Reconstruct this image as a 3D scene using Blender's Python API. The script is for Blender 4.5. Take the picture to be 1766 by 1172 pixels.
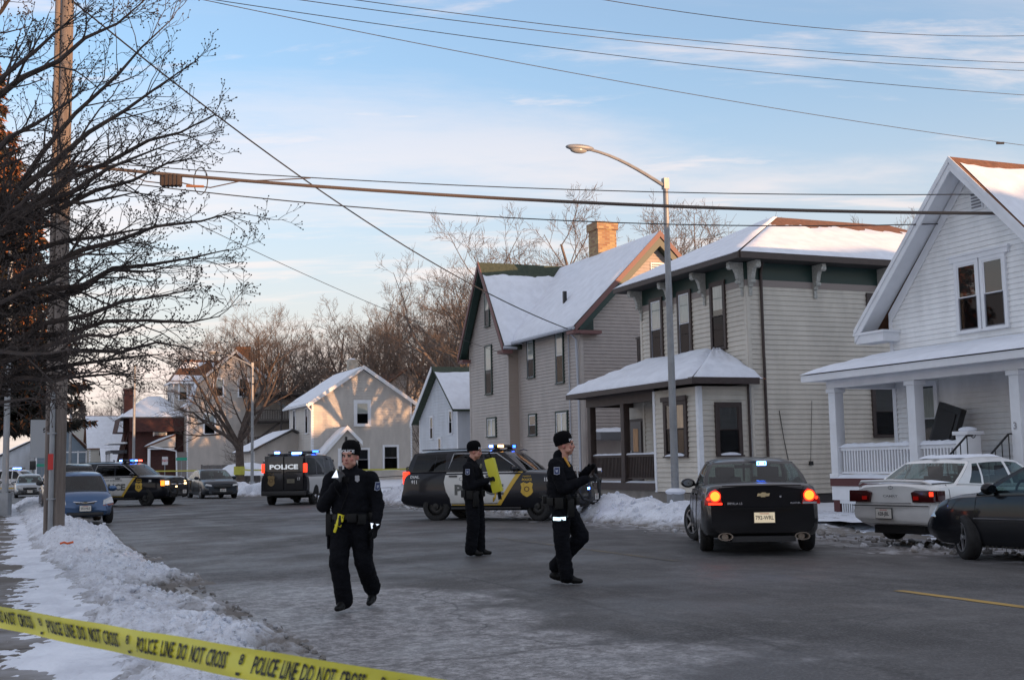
import bpy, bmesh, math, random
from mathutils import Vector, Matrix, noise
C = bpy.context.scene
for o in list(bpy.data.objects): bpy.data.objects.remove(o)
R = math.radians
TH = R(23)                                   # the street runs 23 degrees left of the view
DX, DY, NX, NY = -math.sin(TH), math.cos(TH), math.cos(TH), math.sin(TH)
def SN(s, n, z=0.0): return Vector((s*DX+n*NX, s*DY+n*NY, z))
# ---------------------------------------------------------------- camera
cam = bpy.data.cameras.new('camera'); camo = bpy.data.objects.new('camera', cam)
C.collection.objects.link(camo); C.camera = camo
cam.lens = 36*2070/1766; cam.sensor_width = 36; cam.clip_start = .1; cam.clip_end = 6000
camo.matrix_world = Matrix.Translation((0, 0, 1.55)) @ Matrix.Rotation(R(90)+math.atan(214/2070), 4, 'X') @ Matrix.Rotation(R(-1.1), 4, 'Z')
cam.dof.use_dof = True; cam.dof.focus_distance = 24; cam.dof.aperture_fstop = 8
# ---------------------------------------------------------------- light
SUN_EL, SUN_AZ = 3.9, 125                  # azimuth clockwise from +Y
w = bpy.data.worlds.new('World'); C.world = w; w.use_nodes = True
nt = w.node_tree; nt.nodes.clear()
def wn(t, **k):
    n = nt.nodes.new(t)
    for a, v in k.items(): setattr(n, a, v)
    return n
sky = wn('ShaderNodeTexSky', sky_type='NISHITA'); sky.sun_disc = False
sky.sun_elevation = R(SUN_EL); sky.sun_rotation = R(SUN_AZ); sky.air_density = 1.0; sky.dust_density = .6; sky.ozone_density = 2.6
bg = wn('ShaderNodeBackground'); out = wn('ShaderNodeOutputWorld'); bg.inputs[1].default_value = .15
tc = wn('ShaderNodeTexCoord'); sep = wn('ShaderNodeSeparateXYZ'); nt.links.new(tc.outputs['Generated'], sep.inputs[0])
def wm(op, a, b=None, clamp=False):
    n = wn('ShaderNodeMath', operation=op); n.use_clamp = clamp
    for i, v in enumerate((a, b)):
        if v is None: continue
        if isinstance(v, (int, float)): n.inputs[i].default_value = v
        else: nt.links.new(v, n.inputs[i])
    return n.outputs[0]
zz = wm('ADD', wm('MAXIMUM', sep.outputs[2], 0.0), .10)
comb = wn('ShaderNodeCombineXYZ'); nt.links.new(wm('DIVIDE', sep.outputs[0], zz), comb.inputs[0]); nt.links.new(wm('DIVIDE', sep.outputs[1], zz), comb.inputs[1])
def clouds(scale, sx, sy, lo, hi, rot, det=6, loc=(0, 0, 0)):
    mp = wn('ShaderNodeMapping'); nt.links.new(comb.outputs[0], mp.inputs[0])
    mp.inputs['Scale'].default_value = (sx, sy, 1); mp.inputs['Rotation'].default_value = (0, 0, R(rot)); mp.inputs['Location'].default_value = loc
    nz = wn('ShaderNodeTexNoise'); nz.inputs['Scale'].default_value = scale; nz.inputs['Detail'].default_value = det; nz.inputs['Roughness'].default_value = .62; nz.inputs['Distortion'].default_value = .35
    nt.links.new(mp.outputs[0], nz.inputs[0])
    mr = wn('ShaderNodeMapRange', interpolation_type='SMOOTHSTEP'); nt.links.new(nz.outputs[0], mr.inputs[0])
    mr.inputs[1].default_value = lo; mr.inputs[2].default_value = hi
    return mr.outputs[0]
c1 = clouds(.62, .34, 1.15, .44, .60, -8, 10, (3.1, 1.4, 0))      # long bands
c2 = clouds(2.3, .5, 1.5, .50, .66, 22, 10, (7.0, 2.2, 0))        # wisps
low = wn('ShaderNodeMapRange', interpolation_type='SMOOTHSTEP'); nt.links.new(sep.outputs[2], low.inputs[0])
low.inputs[1].default_value = .34; low.inputs[2].default_value = .10; low.inputs[3].default_value = .28; low.inputs[4].default_value = .85
cm = wm('MAXIMUM', wm('MULTIPLY', c1, low.outputs[0]), wm('MULTIPLY', c2, .5), True)
# veil near the horizon
veil = wn('ShaderNodeMapRange', interpolation_type='SMOOTHSTEP'); nt.links.new(sep.outputs[2], veil.inputs[0])
veil.inputs[1].default_value = .34; veil.inputs[2].default_value = .02; veil.inputs[3].default_value = .18; veil.inputs[4].default_value = .88
mixv = wn('ShaderNodeMix', data_type='RGBA'); nt.links.new(veil.outputs[0], mixv.inputs[0]); nt.links.new(sky.outputs[0], mixv.inputs[6]); mixv.inputs[7].default_value = (1.60, 1.38, 1.33, 1)
mixc = wn('ShaderNodeMix', data_type='RGBA'); nt.links.new(cm, mixc.inputs[0]); nt.links.new(mixv.outputs[2], mixc.inputs[6]); mixc.inputs[7].default_value = (2.15, 1.80, 1.66, 1)
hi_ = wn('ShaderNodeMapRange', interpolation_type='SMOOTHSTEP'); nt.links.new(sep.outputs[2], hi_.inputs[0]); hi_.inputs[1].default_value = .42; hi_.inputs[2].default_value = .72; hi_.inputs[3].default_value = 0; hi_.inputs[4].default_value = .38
mixh = wn('ShaderNodeMix', data_type='RGBA'); nt.links.new(hi_.outputs[0], mixh.inputs[0]); nt.links.new(mixc.outputs[2], mixh.inputs[6]); mixh.inputs[7].default_value = (1.60, 1.45, 1.38, 1)     # overcast added above the view to warm and brighten the light
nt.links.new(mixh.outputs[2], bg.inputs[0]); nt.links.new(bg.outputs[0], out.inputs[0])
sl = bpy.data.lights.new('sun', 'SUN'); slo = bpy.data.objects.new('sun', sl); C.collection.objects.link(slo)
sl.energy = 2.1; sl.angle = R(.5); sl.color = (1, .55, .27)
sv = Vector((math.sin(R(SUN_AZ))*math.cos(R(SUN_EL)), math.cos(R(SUN_AZ))*math.cos(R(SUN_EL)), math.sin(R(SUN_EL))))
slo.rotation_euler = sv.to_track_quat('Z', 'Y').to_euler()
C.view_settings.view_transform = 'Standard'; C.view_settings.look = 'None'; C.view_settings.gamma = 1
C.view_settings.exposure = 1.86
C.render.engine = 'CYCLES'
C.render.resolution_x = 1024; C.render.resolution_y = 679
# ---------------------------------------------------------------- materials
def lin(c): return tuple((x/12.92 if x <= .04045 else ((x+.055)/1.055)**2.4) for x in c)
MATS = {}
def mat(name, col=None, rough=.6, metal=0, var=0, vscale=3, bump=0, bscale=30, spec=.5, emit=None, es=0, col2=None, coat=0, detail=5, stretch=None, lo=.35, hi=.65):
    if name in MATS: return MATS[name]
    m = bpy.data.materials.new(name); MATS[name] = m; m.use_nodes = True
    t = m.node_tree; b = t.nodes['Principled BSDF']
    b.inputs['Base Color'].default_value = (*col, 1); b.inputs['Roughness'].default_value = rough; b.inputs['Metallic'].default_value = metal
    b.inputs['Specular IOR Level'].default_value = spec; b.inputs['Coat Weight'].default_value = coat; b.inputs['Coat Roughness'].default_value = .05
    if emit: b.inputs['Emission Color'].default_value = (*emit, 1); b.inputs['Emission Strength'].default_value = es
    if var or col2 or bump:
        tcn = t.nodes.new('ShaderNodeTexCoord'); src = tcn.outputs['Object']
        if stretch:
            mp = t.nodes.new('ShaderNodeMapping'); mp.inputs['Scale'].default_value = stretch; t.links.new(src, mp.inputs[0]); src = mp.outputs[0]
    if var or col2:
        nz = t.nodes.new('ShaderNodeTexNoise'); nz.inputs['Scale'].default_value = vscale; nz.inputs['Detail'].default_value = detail; nz.inputs['Roughness'].default_value = .6
        t.links.new(src, nz.inputs[0])
        mr = t.nodes.new('ShaderNodeMapRange'); mr.inputs[1].default_value = lo; mr.inputs[2].default_value = hi; t.links.new(nz.outputs[0], mr.inputs[0])
        mx = t.nodes.new('ShaderNodeMix'); mx.data_type = 'RGBA'; t.links.new(mr.outputs[0], mx.inputs[0])
        c2_ = col2 or tuple(min(1, c*(1+var)) for c in col); c1_ = col if col2 else tuple(c*(1-var) for c in col)
        mx.inputs[6].default_value = (*c1_, 1); mx.inputs[7].default_value = (*c2_, 1); t.links.new(mx.outputs[2], b.inputs['Base Color'])
    if bump:
        nb = t.nodes.new('ShaderNodeTexNoise'); nb.inputs['Scale'].default_value = bscale; nb.inputs['Detail'].default_value = 4; t.links.new(src, nb.inputs[0])
        bp = t.nodes.new('ShaderNodeBump'); bp.inputs['Strength'].default_value = min(1, bump); bp.inputs['Distance'].default_value = .02; t.links.new(nb.outputs[0], bp.inputs['Height']); t.links.new(bp.outputs[0], b.inputs['Normal'])
    return m
def glass(name, tint, ior=1.55, rough=.02, trans=True, tr=.8):
    if name in MATS: return MATS[name]
    m = bpy.data.materials.new(name); MATS[name] = m; m.use_nodes = True; t = m.node_tree; t.nodes.clear()
    o = t.nodes.new('ShaderNodeOutputMaterial'); f = t.nodes.new('ShaderNodeFresnel'); ge = t.nodes.new('ShaderNodeNewGeometry'); mi_ = t.nodes.new('ShaderNodeMapRange')
    t.links.new(ge.outputs['Backfacing'], mi_.inputs[0]); mi_.inputs[3].default_value = ior; mi_.inputs[4].default_value = 1/ior; t.links.new(mi_.outputs[0], f.inputs[0])   # same reflectance from either side of the pane
    g = t.nodes.new('ShaderNodeBsdfGlossy'); g.inputs['Roughness'].default_value = rough
    a = t.nodes.new('ShaderNodeBsdfTransparent'); a.inputs[0].default_value = (*tint, 1)
    x = t.nodes.new('ShaderNodeMixShader'); t.links.new(f.outputs[0], x.inputs[0]); t.links.new(a.outputs[0], x.inputs[1]); t.links.new(g.outputs[0], x.inputs[2]); t.links.new(x.outputs[0], o.inputs[0])
    return m
GL_HOUSE = glass('window_glass', (.75, .8, .8), 1.9)
GL_CAR = glass('car_glass', (.42, .52, .50), 1.5)
GL_TINT = glass('tinted_glass', (.05, .055, .06), 1.5)
SNOW = mat('snow', (.76, .80, .87), .75, var=.06, vscale=2.5, bump=.35, bscale=9)
SNOWD = mat('packed_snow', (.40, .41, .43), .8, col2=(.78, .81, .87), vscale=1.6, detail=9, bump=.9, bscale=7, lo=.33, hi=.58)
WHITE = mat('white_paint', (.74, .76, .79), .5, var=.05, vscale=2)
BLACK = mat('black_plastic', (.012, .012, .014), .45)
DARK = mat('dark_interior', (.012, .012, .013), .9)
CHROME = mat('chrome', (.7, .7, .72), .15, metal=1)
STEEL = mat('galvanised_steel', (.26, .27, .28), .5, metal=.3, var=.12, vscale=3)
WOODP = mat('weathered_pole_wood', (.13, .105, .09), .85, col2=(.22, .185, .16), vscale=3, stretch=(6, 6, .35), bump=.7, bscale=30)
# ---------------------------------------------------------------- builders
def link(name, me, parent=None, loc=None, rotz=0):
    o = bpy.data.objects.new(name, me); C.collection.objects.link(o)
    if parent: o.parent = parent
    if loc is not None: o.location = loc
    if rotz: o.rotation_euler = (0, 0, rotz)
    return o
def tag(o, label=None, cat=None, group=None, kind=None):
    if label: o['label'] = label
    if cat: o['category'] = cat
    if group: o['group'] = group
    if kind: o['kind'] = kind
    return o
def thing(name, label, cat, loc=(0, 0, 0), rotz=0, group=None):
    return tag(link(name, None, None, loc, rotz), label, cat, group)
class MB:
    def __init__(s): s.v = []; s.f = []; s.m = []; s.mats = []
    def mi(s, m):
        if m not in s.mats: s.mats.append(m)
        return s.mats.index(m)
    def add(s, vs, fs, m, M=None):
        k = len(s.v); s.v += [tuple(M @ Vector(p)) if M else tuple(p) for p in vs]
        s.f += [tuple(i+k for i in f) for f in fs]; s.m += [s.mi(m)]*len(fs)
    def box(s, x0, x1, y0, y1, z0, z1, m, M=None):
        s.add([(x, y, z) for z in (z0, z1) for y in (y0, y1) for x in (x0, x1)],
              [(0, 2, 3, 1), (4, 5, 7, 6), (0, 1, 5, 4), (1, 3, 7, 5), (3, 2, 6, 7), (2, 0, 4, 6)], m, M)
    def cbox(s, c, d, m, M=None):
        s.box(c[0]-d[0]/2, c[0]+d[0]/2, c[1]-d[1]/2, c[1]+d[1]/2, c[2]-d[2]/2, c[2]+d[2]/2, m, M)
    def poly(s, pts, m, M=None): s.add(pts, [tuple(range(len(pts)))], m, M)
    def slab(s, pts, t, m, M=None):       # extrude polygon by vector t
        n = len(pts); P = [Vector(p) for p in pts]; T = Vector(t)
        nn = (P[1]-P[0]).cross(P[2]-P[0])
        if nn.dot(T) < 0: P.reverse()
        fs = [tuple(range(n-1, -1, -1)), tuple(range(n, 2*n))]+[(i, (i+1) % n, n+(i+1) % n, n+i) for i in range(n)]
        s.add(P+[p+T for p in P], fs, m, M)
    def tube(s, pts, r, m, seg=8, M=None, caps=True):
        P = [Vector(p) for p in pts]; n = len(P); rs = r if isinstance(r, (list, tuple)) else [r]*n
        vs = []; fs = []; up = None
        for i, p in enumerate(P):
            d = (P[min(i+1, n-1)]-P[max(i-1, 0)])
            d = d.normalized() if d.length > 1e-9 else Vector((0, 0, 1))
            if up is None: up = Vector((0, 0, 1)) if abs(d.z) < .9 else Vector((1, 0, 0))
            a = d.cross(up)
            if a.length < 1e-6: a = d.orthogonal()
            a.normalize(); b = a.cross(d).normalized(); up = b
            for k in range(seg):
                t = 2*math.pi*k/seg; vs.append(p+(a*math.cos(t)+b*math.sin(t))*rs[i])
        for i in range(n-1):
            for k in range(seg):
                k2 = (k+1) % seg; fs.append((i*seg+k, i*seg+k2, (i+1)*seg+k2, (i+1)*seg+k))
        if caps: fs += [tuple(range(seg-1, -1, -1)), tuple((n-1)*seg+k for k in range(seg))]
        s.add(vs, fs, m, M)
    def lathe(s, prof, m, seg=24, M=None):    # prof (r, z), about z
        vs = []; fs = []
        for r, z in prof:
            for k in range(seg): t = 2*math.pi*k/seg; vs.append((r*math.cos(t), r*math.sin(t), z))
        for i in range(len(prof)-1):
            for k in range(seg): k2 = (k+1) % seg; fs.append((i*seg+k, i*seg+k2, (i+1)*seg+k2, (i+1)*seg+k))
        s.add(vs, fs, m, M)
    def ball(s, c, r, m, seg=12, rings=8, M=None):
        r = r if isinstance(r, (tuple, list)) else (r, r, r)
        pr = [(math.sin(math.pi*i/rings)+1e-5, -math.cos(math.pi*i/rings)) for i in range(rings+1)]
        T = Matrix.Translation(c) @ Matrix.Diagonal((*r, 1)); s.lathe(pr, m, seg, (M @ T) if M else T)
    def build(s, name, parent=None, smooth=None, loc=None, rotz=0, bevel=0):
        me = bpy.data.meshes.new(name); me.from_pydata(s.v, [], s.f)
        for m in s.mats: me.materials.append(m)
        if len(s.mats) > 1: me.polygons.foreach_set('material_index', s.m)
        me.update()
        if smooth or bevel:
            b = bmesh.new(); b.from_mesh(me)
            bmesh.ops.remove_doubles(b, verts=b.verts, dist=1e-5)
            if bevel:
                es = [e for e in b.edges if len(e.link_faces) == 2 and e.calc_face_angle(0) > .6]
                bmesh.ops.bevel(b, geom=es, offset=bevel, segments=2, affect='EDGES', profile=.6)
            a = R(smooth if smooth else 40)
            for f in b.faces: f.smooth = True
            for e in b.edges: e.smooth = not (len(e.link_faces) == 2 and e.calc_face_angle(0) > a)
            b.to_mesh(me); b.free()
        return link(name, me, parent, loc, rotz)
def text_geo(txt, size, bold=0.0, align='CENTER'):
    cu = bpy.data.curves.new('lettering', 'FONT'); cu.body = txt; cu.size = size; cu.offset = bold*size; cu.align_x = align; cu.align_y = 'CENTER'; cu.resolution_u = 2
    o = bpy.data.objects.new('lettering', cu); C.collection.objects.link(o)
    me = bpy.data.meshes.new_from_object(o.evaluated_get(bpy.context.evaluated_depsgraph_get()))
    vs = [tuple(v.co) for v in me.vertices]; fs = [tuple(p.vertices) for p in me.polygons]
    bpy.data.objects.remove(o); bpy.data.curves.remove(cu); bpy.data.meshes.remove(me)
    return vs, fs
def put_text(b, txt, size, m, M, bold=0.0, sx=1, align='CENTER'):   # M maps (x right, y up, z out)
    vs, fs = text_geo(txt, size, bold, align); b.add([(v[0]*sx, v[1], 0) for v in vs], fs, m, M)
def frame(o, x, y):                           # matrix with columns x, y, x^y at o
    x = Vector(x).normalized(); y = Vector(y).normalized(); z = x.cross(y)
    return Matrix(((x.x, y.x, z.x, o[0]), (x.y, y.y, z.y, o[1]), (x.z, y.z, z.z, o[2]), (0, 0, 0, 1)))
def nz(x, y, z=0.0, sc=1.0, o=4): return noise.fractal(Vector((x*sc, y*sc, z*sc)), .6, 2.0, o)
def sst(a, b, x): t = max(0, min(1, (x-a)/(b-a))); return t*t*(3-2*t)
# ---------------------------------------------------------------- ground
def shift(s): return -.13*max(0, s-50)*sst(50, 75, s) if s < 150 else -13-.13*(s-150)
def road_z(s, n): c = n-9.1-shift(s); return .09*(1-min(1, (c/6.6)**2))
ES = 23                                      # street frame is rotated 23 degrees
def street_obj(name, b, smooth=60):          # meshes laid out in (n, s, z)
    o = b.build(name, None, smooth); o.rotation_euler = (0, 0, TH); return o
def grid(fn, n0, n1, nn, s0, s1, ns, m, spow=1.0):
    b = MB(); vs = []
    for i in range(ns+1):
        s = s0+(s1-s0)*(i/ns)**spow
        for j in range(nn+1):
            n = n0+(n1-n0)*j/nn; vs.append(fn(n, s))
    b.add(vs, [(i*(nn+1)+j, i*(nn+1)+j+1, (i+1)*(nn+1)+j+1, (i+1)*(nn+1)+j) for i in range(ns) for j in range(nn)], m)
    return b
def yard(s): return .25+.4*sst(60, 92, s)
# terrain: one sheet to the horizon, just under everything
gb = MB(); vs = []; xs = [-3000, -900, -300, -150, -80, -45, -30, -20, -12, -6, -2, 1, 15.9, 18, 22, 28, 36, 50, 80, 150, 300, 900, 3000]
ss = [-600, -200, -80, -30, 0, 15, 30, 45, 60, 75, 90, 110, 130, 160, 200, 300, 600, 1500, 3000]
for s_ in ss:
    for n_ in xs:
        z = -.06
        if n_ > 16: z = yard(s_)-.03+.2*nz(n_, s_, 0, .05)*min(1, (n_-16)/30)
        elif n_ < -6: z = .15+.1*nz(n_, s_, 3, .05)
        vs.append((n_, s_, z))
k = len(xs); gb.add(vs, [(i*k+j, i*k+j+1, (i+1)*k+j+1, (i+1)*k+j) for i in range(len(ss)-1) for j in range(k-1)], SNOW)
tag(street_obj('ground', gb), kind='structure')
# road
def road_mat():
    m = bpy.data.materials.new('winter_asphalt'); m.use_nodes = True; t = m.node_tree; b = t.nodes['Principled BSDF']
    tcn = t.nodes.new('ShaderNodeTexCoord'); sp = t.nodes.new('ShaderNodeSeparateXYZ'); t.links.new(tcn.outputs['Object'], sp.inputs[0])
    def N(sc, det=6, st=None, ro=.6):
        n = t.nodes.new('ShaderNodeTexNoise'); n.inputs['Scale'].default_value = sc; n.inputs['Detail'].default_value = det; n.inputs['Roughness'].default_value = ro
        if st: mp = t.nodes.new('ShaderNodeMapping'); mp.inputs['Scale'].default_value = st; t.links.new(tcn.outputs['Object'], mp.inputs[0]); t.links.new(mp.outputs[0], n.inputs[0])
        else: t.links.new(tcn.outputs['Object'], n.inputs[0])
        return n.outputs[0]
    def MR(x, a, b_, c=0, d=1):
        n = t.nodes.new('ShaderNodeMapRange'); n.interpolation_type = 'SMOOTHSTEP'; t.links.new(x, n.inputs[0])
        for i, v in enumerate((a, b_, c, d)): n.inputs[i+1].default_value = v
        return n.outputs[0]
    def MA(op, a, b_):
        n = t.nodes.new('ShaderNodeMath'); n.operation = op
        for i, v in enumerate((a, b_)):
            if isinstance(v, (int, float)): n.inputs[i].default_value = v
            else: t.links.new(v, n.inputs[i])
        return n.outputs[0]
    def MX(f, a, b_):
        n = t.nodes.new('ShaderNodeMix'); n.data_type = 'RGBA'; t.links.new(f, n.inputs[0])
        for i, v in ((6, a), (7, b_)):
            if isinstance(v, tuple): n.inputs[i].default_value = (*v, 1)
            else: t.links.new(v, n.inputs[i])
        return n.outputs[2]
    base = MX(MR(N(.45, 8), .38, .62), (.034, .031, .030), (.064, .060, .057))
    salt = MR(N(2.6, 11, (1, .5, 1), .82), .48, .68)                       # salt film dragged along the lanes
    base = MX(MA('MULTIPLY', salt, .55), base, (.175, .17, .168))
    tracks = MR(MA('ABSOLUTE', MA('SUBTRACT', MA('MODULO', MA('ADD', sp.outputs[0], 20.3), 1.75), .87), 0), .30, .0)
    base = MX(MA('MULTIPLY', tracks, MR(N(.35, 4, (1, .15, 1)), .4, .65, .15, .60)), base, (.034, .032, .031))
    # packed ice on the kerb side, ragged edge
    edge = MA('ADD', MA('SUBTRACT', 5.0, sp.outputs[0]), MA('MULTIPLY', MA('SUBTRACT', N(.55, 8), .5), 6.5))
    near = MR(MA('ADD', sp.outputs[1], MA('MULTIPLY', N(.5, 6), 4)), 21, 15.5)
    ice = MA('MULTIPLY', MR(edge, -.3, .9), MA('MAXIMUM', near, .18))
    icen = MR(N(5.5, 12, (1, .7, 1), .85), .42, .60)
    ice = MA('MULTIPLY', ice, MA('ADD', MA('MULTIPLY', icen, .72), .26))
    base = MX(ice, base, (.44, .43, .435))
    base = MX(MA('MULTIPLY', MR(N(14, 6), .52, .72), MA('MULTIPLY', ice, .8)), base, (.10, .095, .09))
    e2 = MA('MULTIPLY', MR(MA('ADD', sp.outputs[0], MA('MULTIPLY', MA('SUBTRACT', N(.8, 8), .5), 4)), 12.2, 14.0), MR(sp.outputs[1], 60, 30))
    base = MX(MA('MULTIPLY', e2, MR(N(2.2, 9), .36, .6)), base, (.36, .36, .38))
    # cracks and a few tar seams
    vo = t.nodes.new('ShaderNodeTexVoronoi'); vo.feature = 'DISTANCE_TO_EDGE'; vo.inputs['Scale'].default_value = .16
    mpv = t.nodes.new('ShaderNodeMapping'); t.links.new(tcn.outputs['Object'], mpv.inputs[0])
    va = t.nodes.new('ShaderNodeVectorMath'); va.operation = 'MULTIPLY_ADD'; t.links.new(mpv.outputs[0], va.inputs[2])
    nn = t.nodes.new('ShaderNodeTexNoise'); nn.inputs['Scale'].default_value = .8; t.links.new(tcn.outputs['Object'], nn.inputs[0]); t.links.new(nn.outputs['Color'], va.inputs[0]); va.inputs[1].default_value = (1.4, 1.4, 0)
    t.links.new(va.outputs[0], vo.inputs['Vector'])
    base = MX(MA('MULTIPLY', MR(vo.outputs[0], .005, .0), .6), base, (.02, .02, .022))
    wob = MA('MULTIPLY', MA('SUBTRACT', N(.7, 5), .5), .5)
    for nn_, hw_ in ((5.75, .022), (9.0, .02), (12.35, .022)):               # sealed paving joints along the lanes
        base = MX(MR(MA('ABSOLUTE', MA('SUBTRACT', MA('ADD', sp.outputs[0], wob), nn_), 0), hw_*1.6, hw_, 0, .65), base, (.018, .017, .017))
    tr = MA('ABSOLUTE', MA('SUBTRACT', MA('MODULO', MA('ADD', MA('ADD', sp.outputs[1], MA('MULTIPLY', wob, 1.5)), 200), 9.3), 4.6), 0)
    base = MX(MR(tr, .045, .02, 0, .5), base, (.02, .019, .019))
    base = MX(MR(N(38, 6), .42, .70, 0, .45), base, (.20, .20, .20))
    base = MX(MR(N(17, 8, None, .8), .52, .40, 0, .55), base, (.034, .033, .034))
    t.links.new(base, b.inputs['Base Color'])
    t.links.new(MR(N(.5, 5), .35, .65, .5, .8), b.inputs['Roughness'])
    bp = t.nodes.new('ShaderNodeBump'); bp.inputs['Strength'].default_value = .35; bp.inputs['Distance'].default_value = .012
    t.links.new(N(45, 5), bp.inputs['Height']); t.links.new(bp.outputs[0], b.inputs['Normal'])
    return m
RM = road_mat()
rb = grid(lambda n, s: (n+shift(s), s, road_z(s, n+shift(s))), 2.3, 16.0, 28, -25, 230, 90, RM)
tag(street_obj('road', rb), kind='structure')
# cross street going right behind the vans
crs = MB(); crs.add([(14, 68, .30), (90, 68, .6), (90, 79, .6), (14, 79, .34)], [(0, 1, 2, 3)], RM); tag(street_obj('side_street', crs), kind='structure')
# worn centre line
LINE = mat('worn_yellow_line', (.075, .068, .06), .7, col2=(.42, .26, .05), vscale=2.2, detail=9, stretch=(2, .5, 1), lo=.36, hi=.56)
lb = MB()
LINE2 = mat('faded_yellow_line', (.06, .058, .055), .7, col2=(.14, .105, .05), vscale=2.2, detail=9, stretch=(2, .5, 1), lo=.42, hi=.66)
for a, b_, n_ in ((-10, 10.7, 9.08), (15.5, 22.5, 9.15)):
    K = 8
    for i in range(K):
        s0 = a+(b_-a)*i/K; s1 = a+(b_-a)*(i+1)/K
        lb.add([(n_-.07, s0, road_z(s0, n_)+.004), (n_+.07, s0, road_z(s0, n_)+.004), (n_+.07, s1, road_z(s1, n_)+.004), (n_-.07, s1, road_z(s1, n_)+.004)], [(0, 1, 2, 3)], LINE if b_ < 11 else LINE2)
tag(street_obj('centre_line', lb), kind='structure')
# left pavement
PAVE = mat('damp_concrete', (.115, .10, .085), .85, col2=(.30, .30, .31), vscale=.8, detail=9, bump=.4, bscale=25, lo=.45, hi=.66)
pb = MB(); s_ = -10
while s_ < 60:
    pb.box(-1.25, .62, s_, s_+1.49, -.04, .10+.004*math.sin(s_*7), PAVE); s_ += 1.5
o = street_obj('pavement', pb); tag(o, kind='structure')
pb = MB(); s_ = -10
while s_ < 60: pb.box(2.12, 2.28, s_, s_+2.98, -.05, .025, mat('kerb_concrete', (.3, .29, .28), .8, var=.15)); s_ += 3
tag(street_obj('kerb', pb), kind='structure')
# ploughed snow: left bank, right bank, yards
def bankL(n, s):
    ed = 2.45+.55*nz(s*.5, 0, 5, .6)+.3*nz(s, n, 1, 1.4)-.15*sst(14, 8, s)
    w_ = sst(.30+.3*nz(s, n, 0, 1.1, 5), 1.2, n)*(1-sst(ed-1.0, ed, n))
    h = .10+.05*nz(s, n, 2, .7)+.22*sst(16, 30, s)
    lump = .035*nz(n, s, 0, 1.6, 6)+.055*abs(nz(n, s, 8, 4, 5))+.04*nz(n, s, 4, 11, 4)
    return (n, s, -.03+w_*(h+.12)+lump*min(1, w_*3)-(.06 if w_ <= 0 else 0))
SN_NEAR = mat('ploughed_snow', (.56, .59, .66), .8, col2=(.80, .84, .91), vscale=1.3, detail=10, bump=1, bscale=16, lo=.30, hi=.60)
def dirty_snow():
    m = bpy.data.materials.new('kerbside_snow'); m.use_nodes = True; t = m.node_tree; b = t.nodes['Principled BSDF']
    tcn = t.nodes.new('ShaderNodeTexCoord'); sp = t.nodes.new('ShaderNodeSeparateXYZ'); t.links.new(tcn.outputs['Object'], sp.inputs[0])
    def N(sc, det=8):
        n = t.nodes.new('ShaderNodeTexNoise'); n.inputs['Scale'].default_value = sc; n.inputs['Detail'].default_value = det; n.inputs['Roughness'].default_value = .65; t.links.new(tcn.outputs['Object'], n.inputs[0]); return n.outputs[0]
    def MR(x, a, b_, c=0, d=1):
        n = t.nodes.new('ShaderNodeMapRange'); t.links.new(x, n.inputs[0])
        for i, v in enumerate((a, b_, c, d)): n.inputs[i+1].default_value = v
        return n.outputs[0]
    def MX(f, a, b_):
        n = t.nodes.new('ShaderNodeMix'); n.data_type = 'RGBA'; t.links.new(f, n.inputs[0])
        for i, v in ((6, a), (7, b_)):
            if isinstance(v, tuple): n.inputs[i].default_value = (*v, 1)
            else: t.links.new(v, n.inputs[i])
        return n.outputs[2]
    c = MX(MR(N(1.7), .35, .62), (.60, .63, .70), (.82, .86, .93))
    ht = t.nodes.new('ShaderNodeMath'); ht.operation = 'MULTIPLY_ADD'; t.links.new(N(3), ht.inputs[0]); ht.inputs[1].default_value = -.42; t.links.new(sp.outputs[2], ht.inputs[2])
    c = MX(MR(ht.outputs[0], .0, -.17), c, (.20, .185, .17))             # grit thrown on the low edge
    c = MX(MR(N(26, 3), .56, .70, 0, .6), c, (.22, .2, .18))
    t.links.new(c, b.inputs['Base Color']); b.inputs['Roughness'].default_value = .85
    bp = t.nodes.new('ShaderNodeBump'); bp.inputs['Strength'].default_value = .9; bp.inputs['Distance'].default_value = .03; t.links.new(N(22, 5), bp.inputs['Height']); t.links.new(bp.outputs[0], b.inputs['Normal'])
    return m
DS = dirty_snow()
tag(street_obj('snow_bank', grid(bankL, .2, 4.2, 110, 4, 62, 640, DS, 1.5), 70), kind='structure')
def walk_snow(n, s):
    e = .6*nz(n, s, 9, .8, 8)+.3*nz(n, s, 2, 3, 6)
    k = abs(n-.0)*1.7-.22+e
    return (n, s, .088+.05*sst(-.1, .9, k)+.016*nz(n, s, 1, 6, 6))
tag(street_obj('pavement_snow', grid(walk_snow, -1.6, 1.0, 90, 4, 62, 700, SN_NEAR, 1.5), 70), kind='structure')
def lawnL(n, s): return (n, s, .2+.08*nz(n, s, 0, .4)+.03*nz(n, s, 0, 2.5)-.1*sst(-2.2, -1.3, n))
tag(street_obj('lawn_snow', grid(lawnL, -14, -1.25, 40, 2, 80, 120, SNOW), 70), kind='structure')
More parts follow.
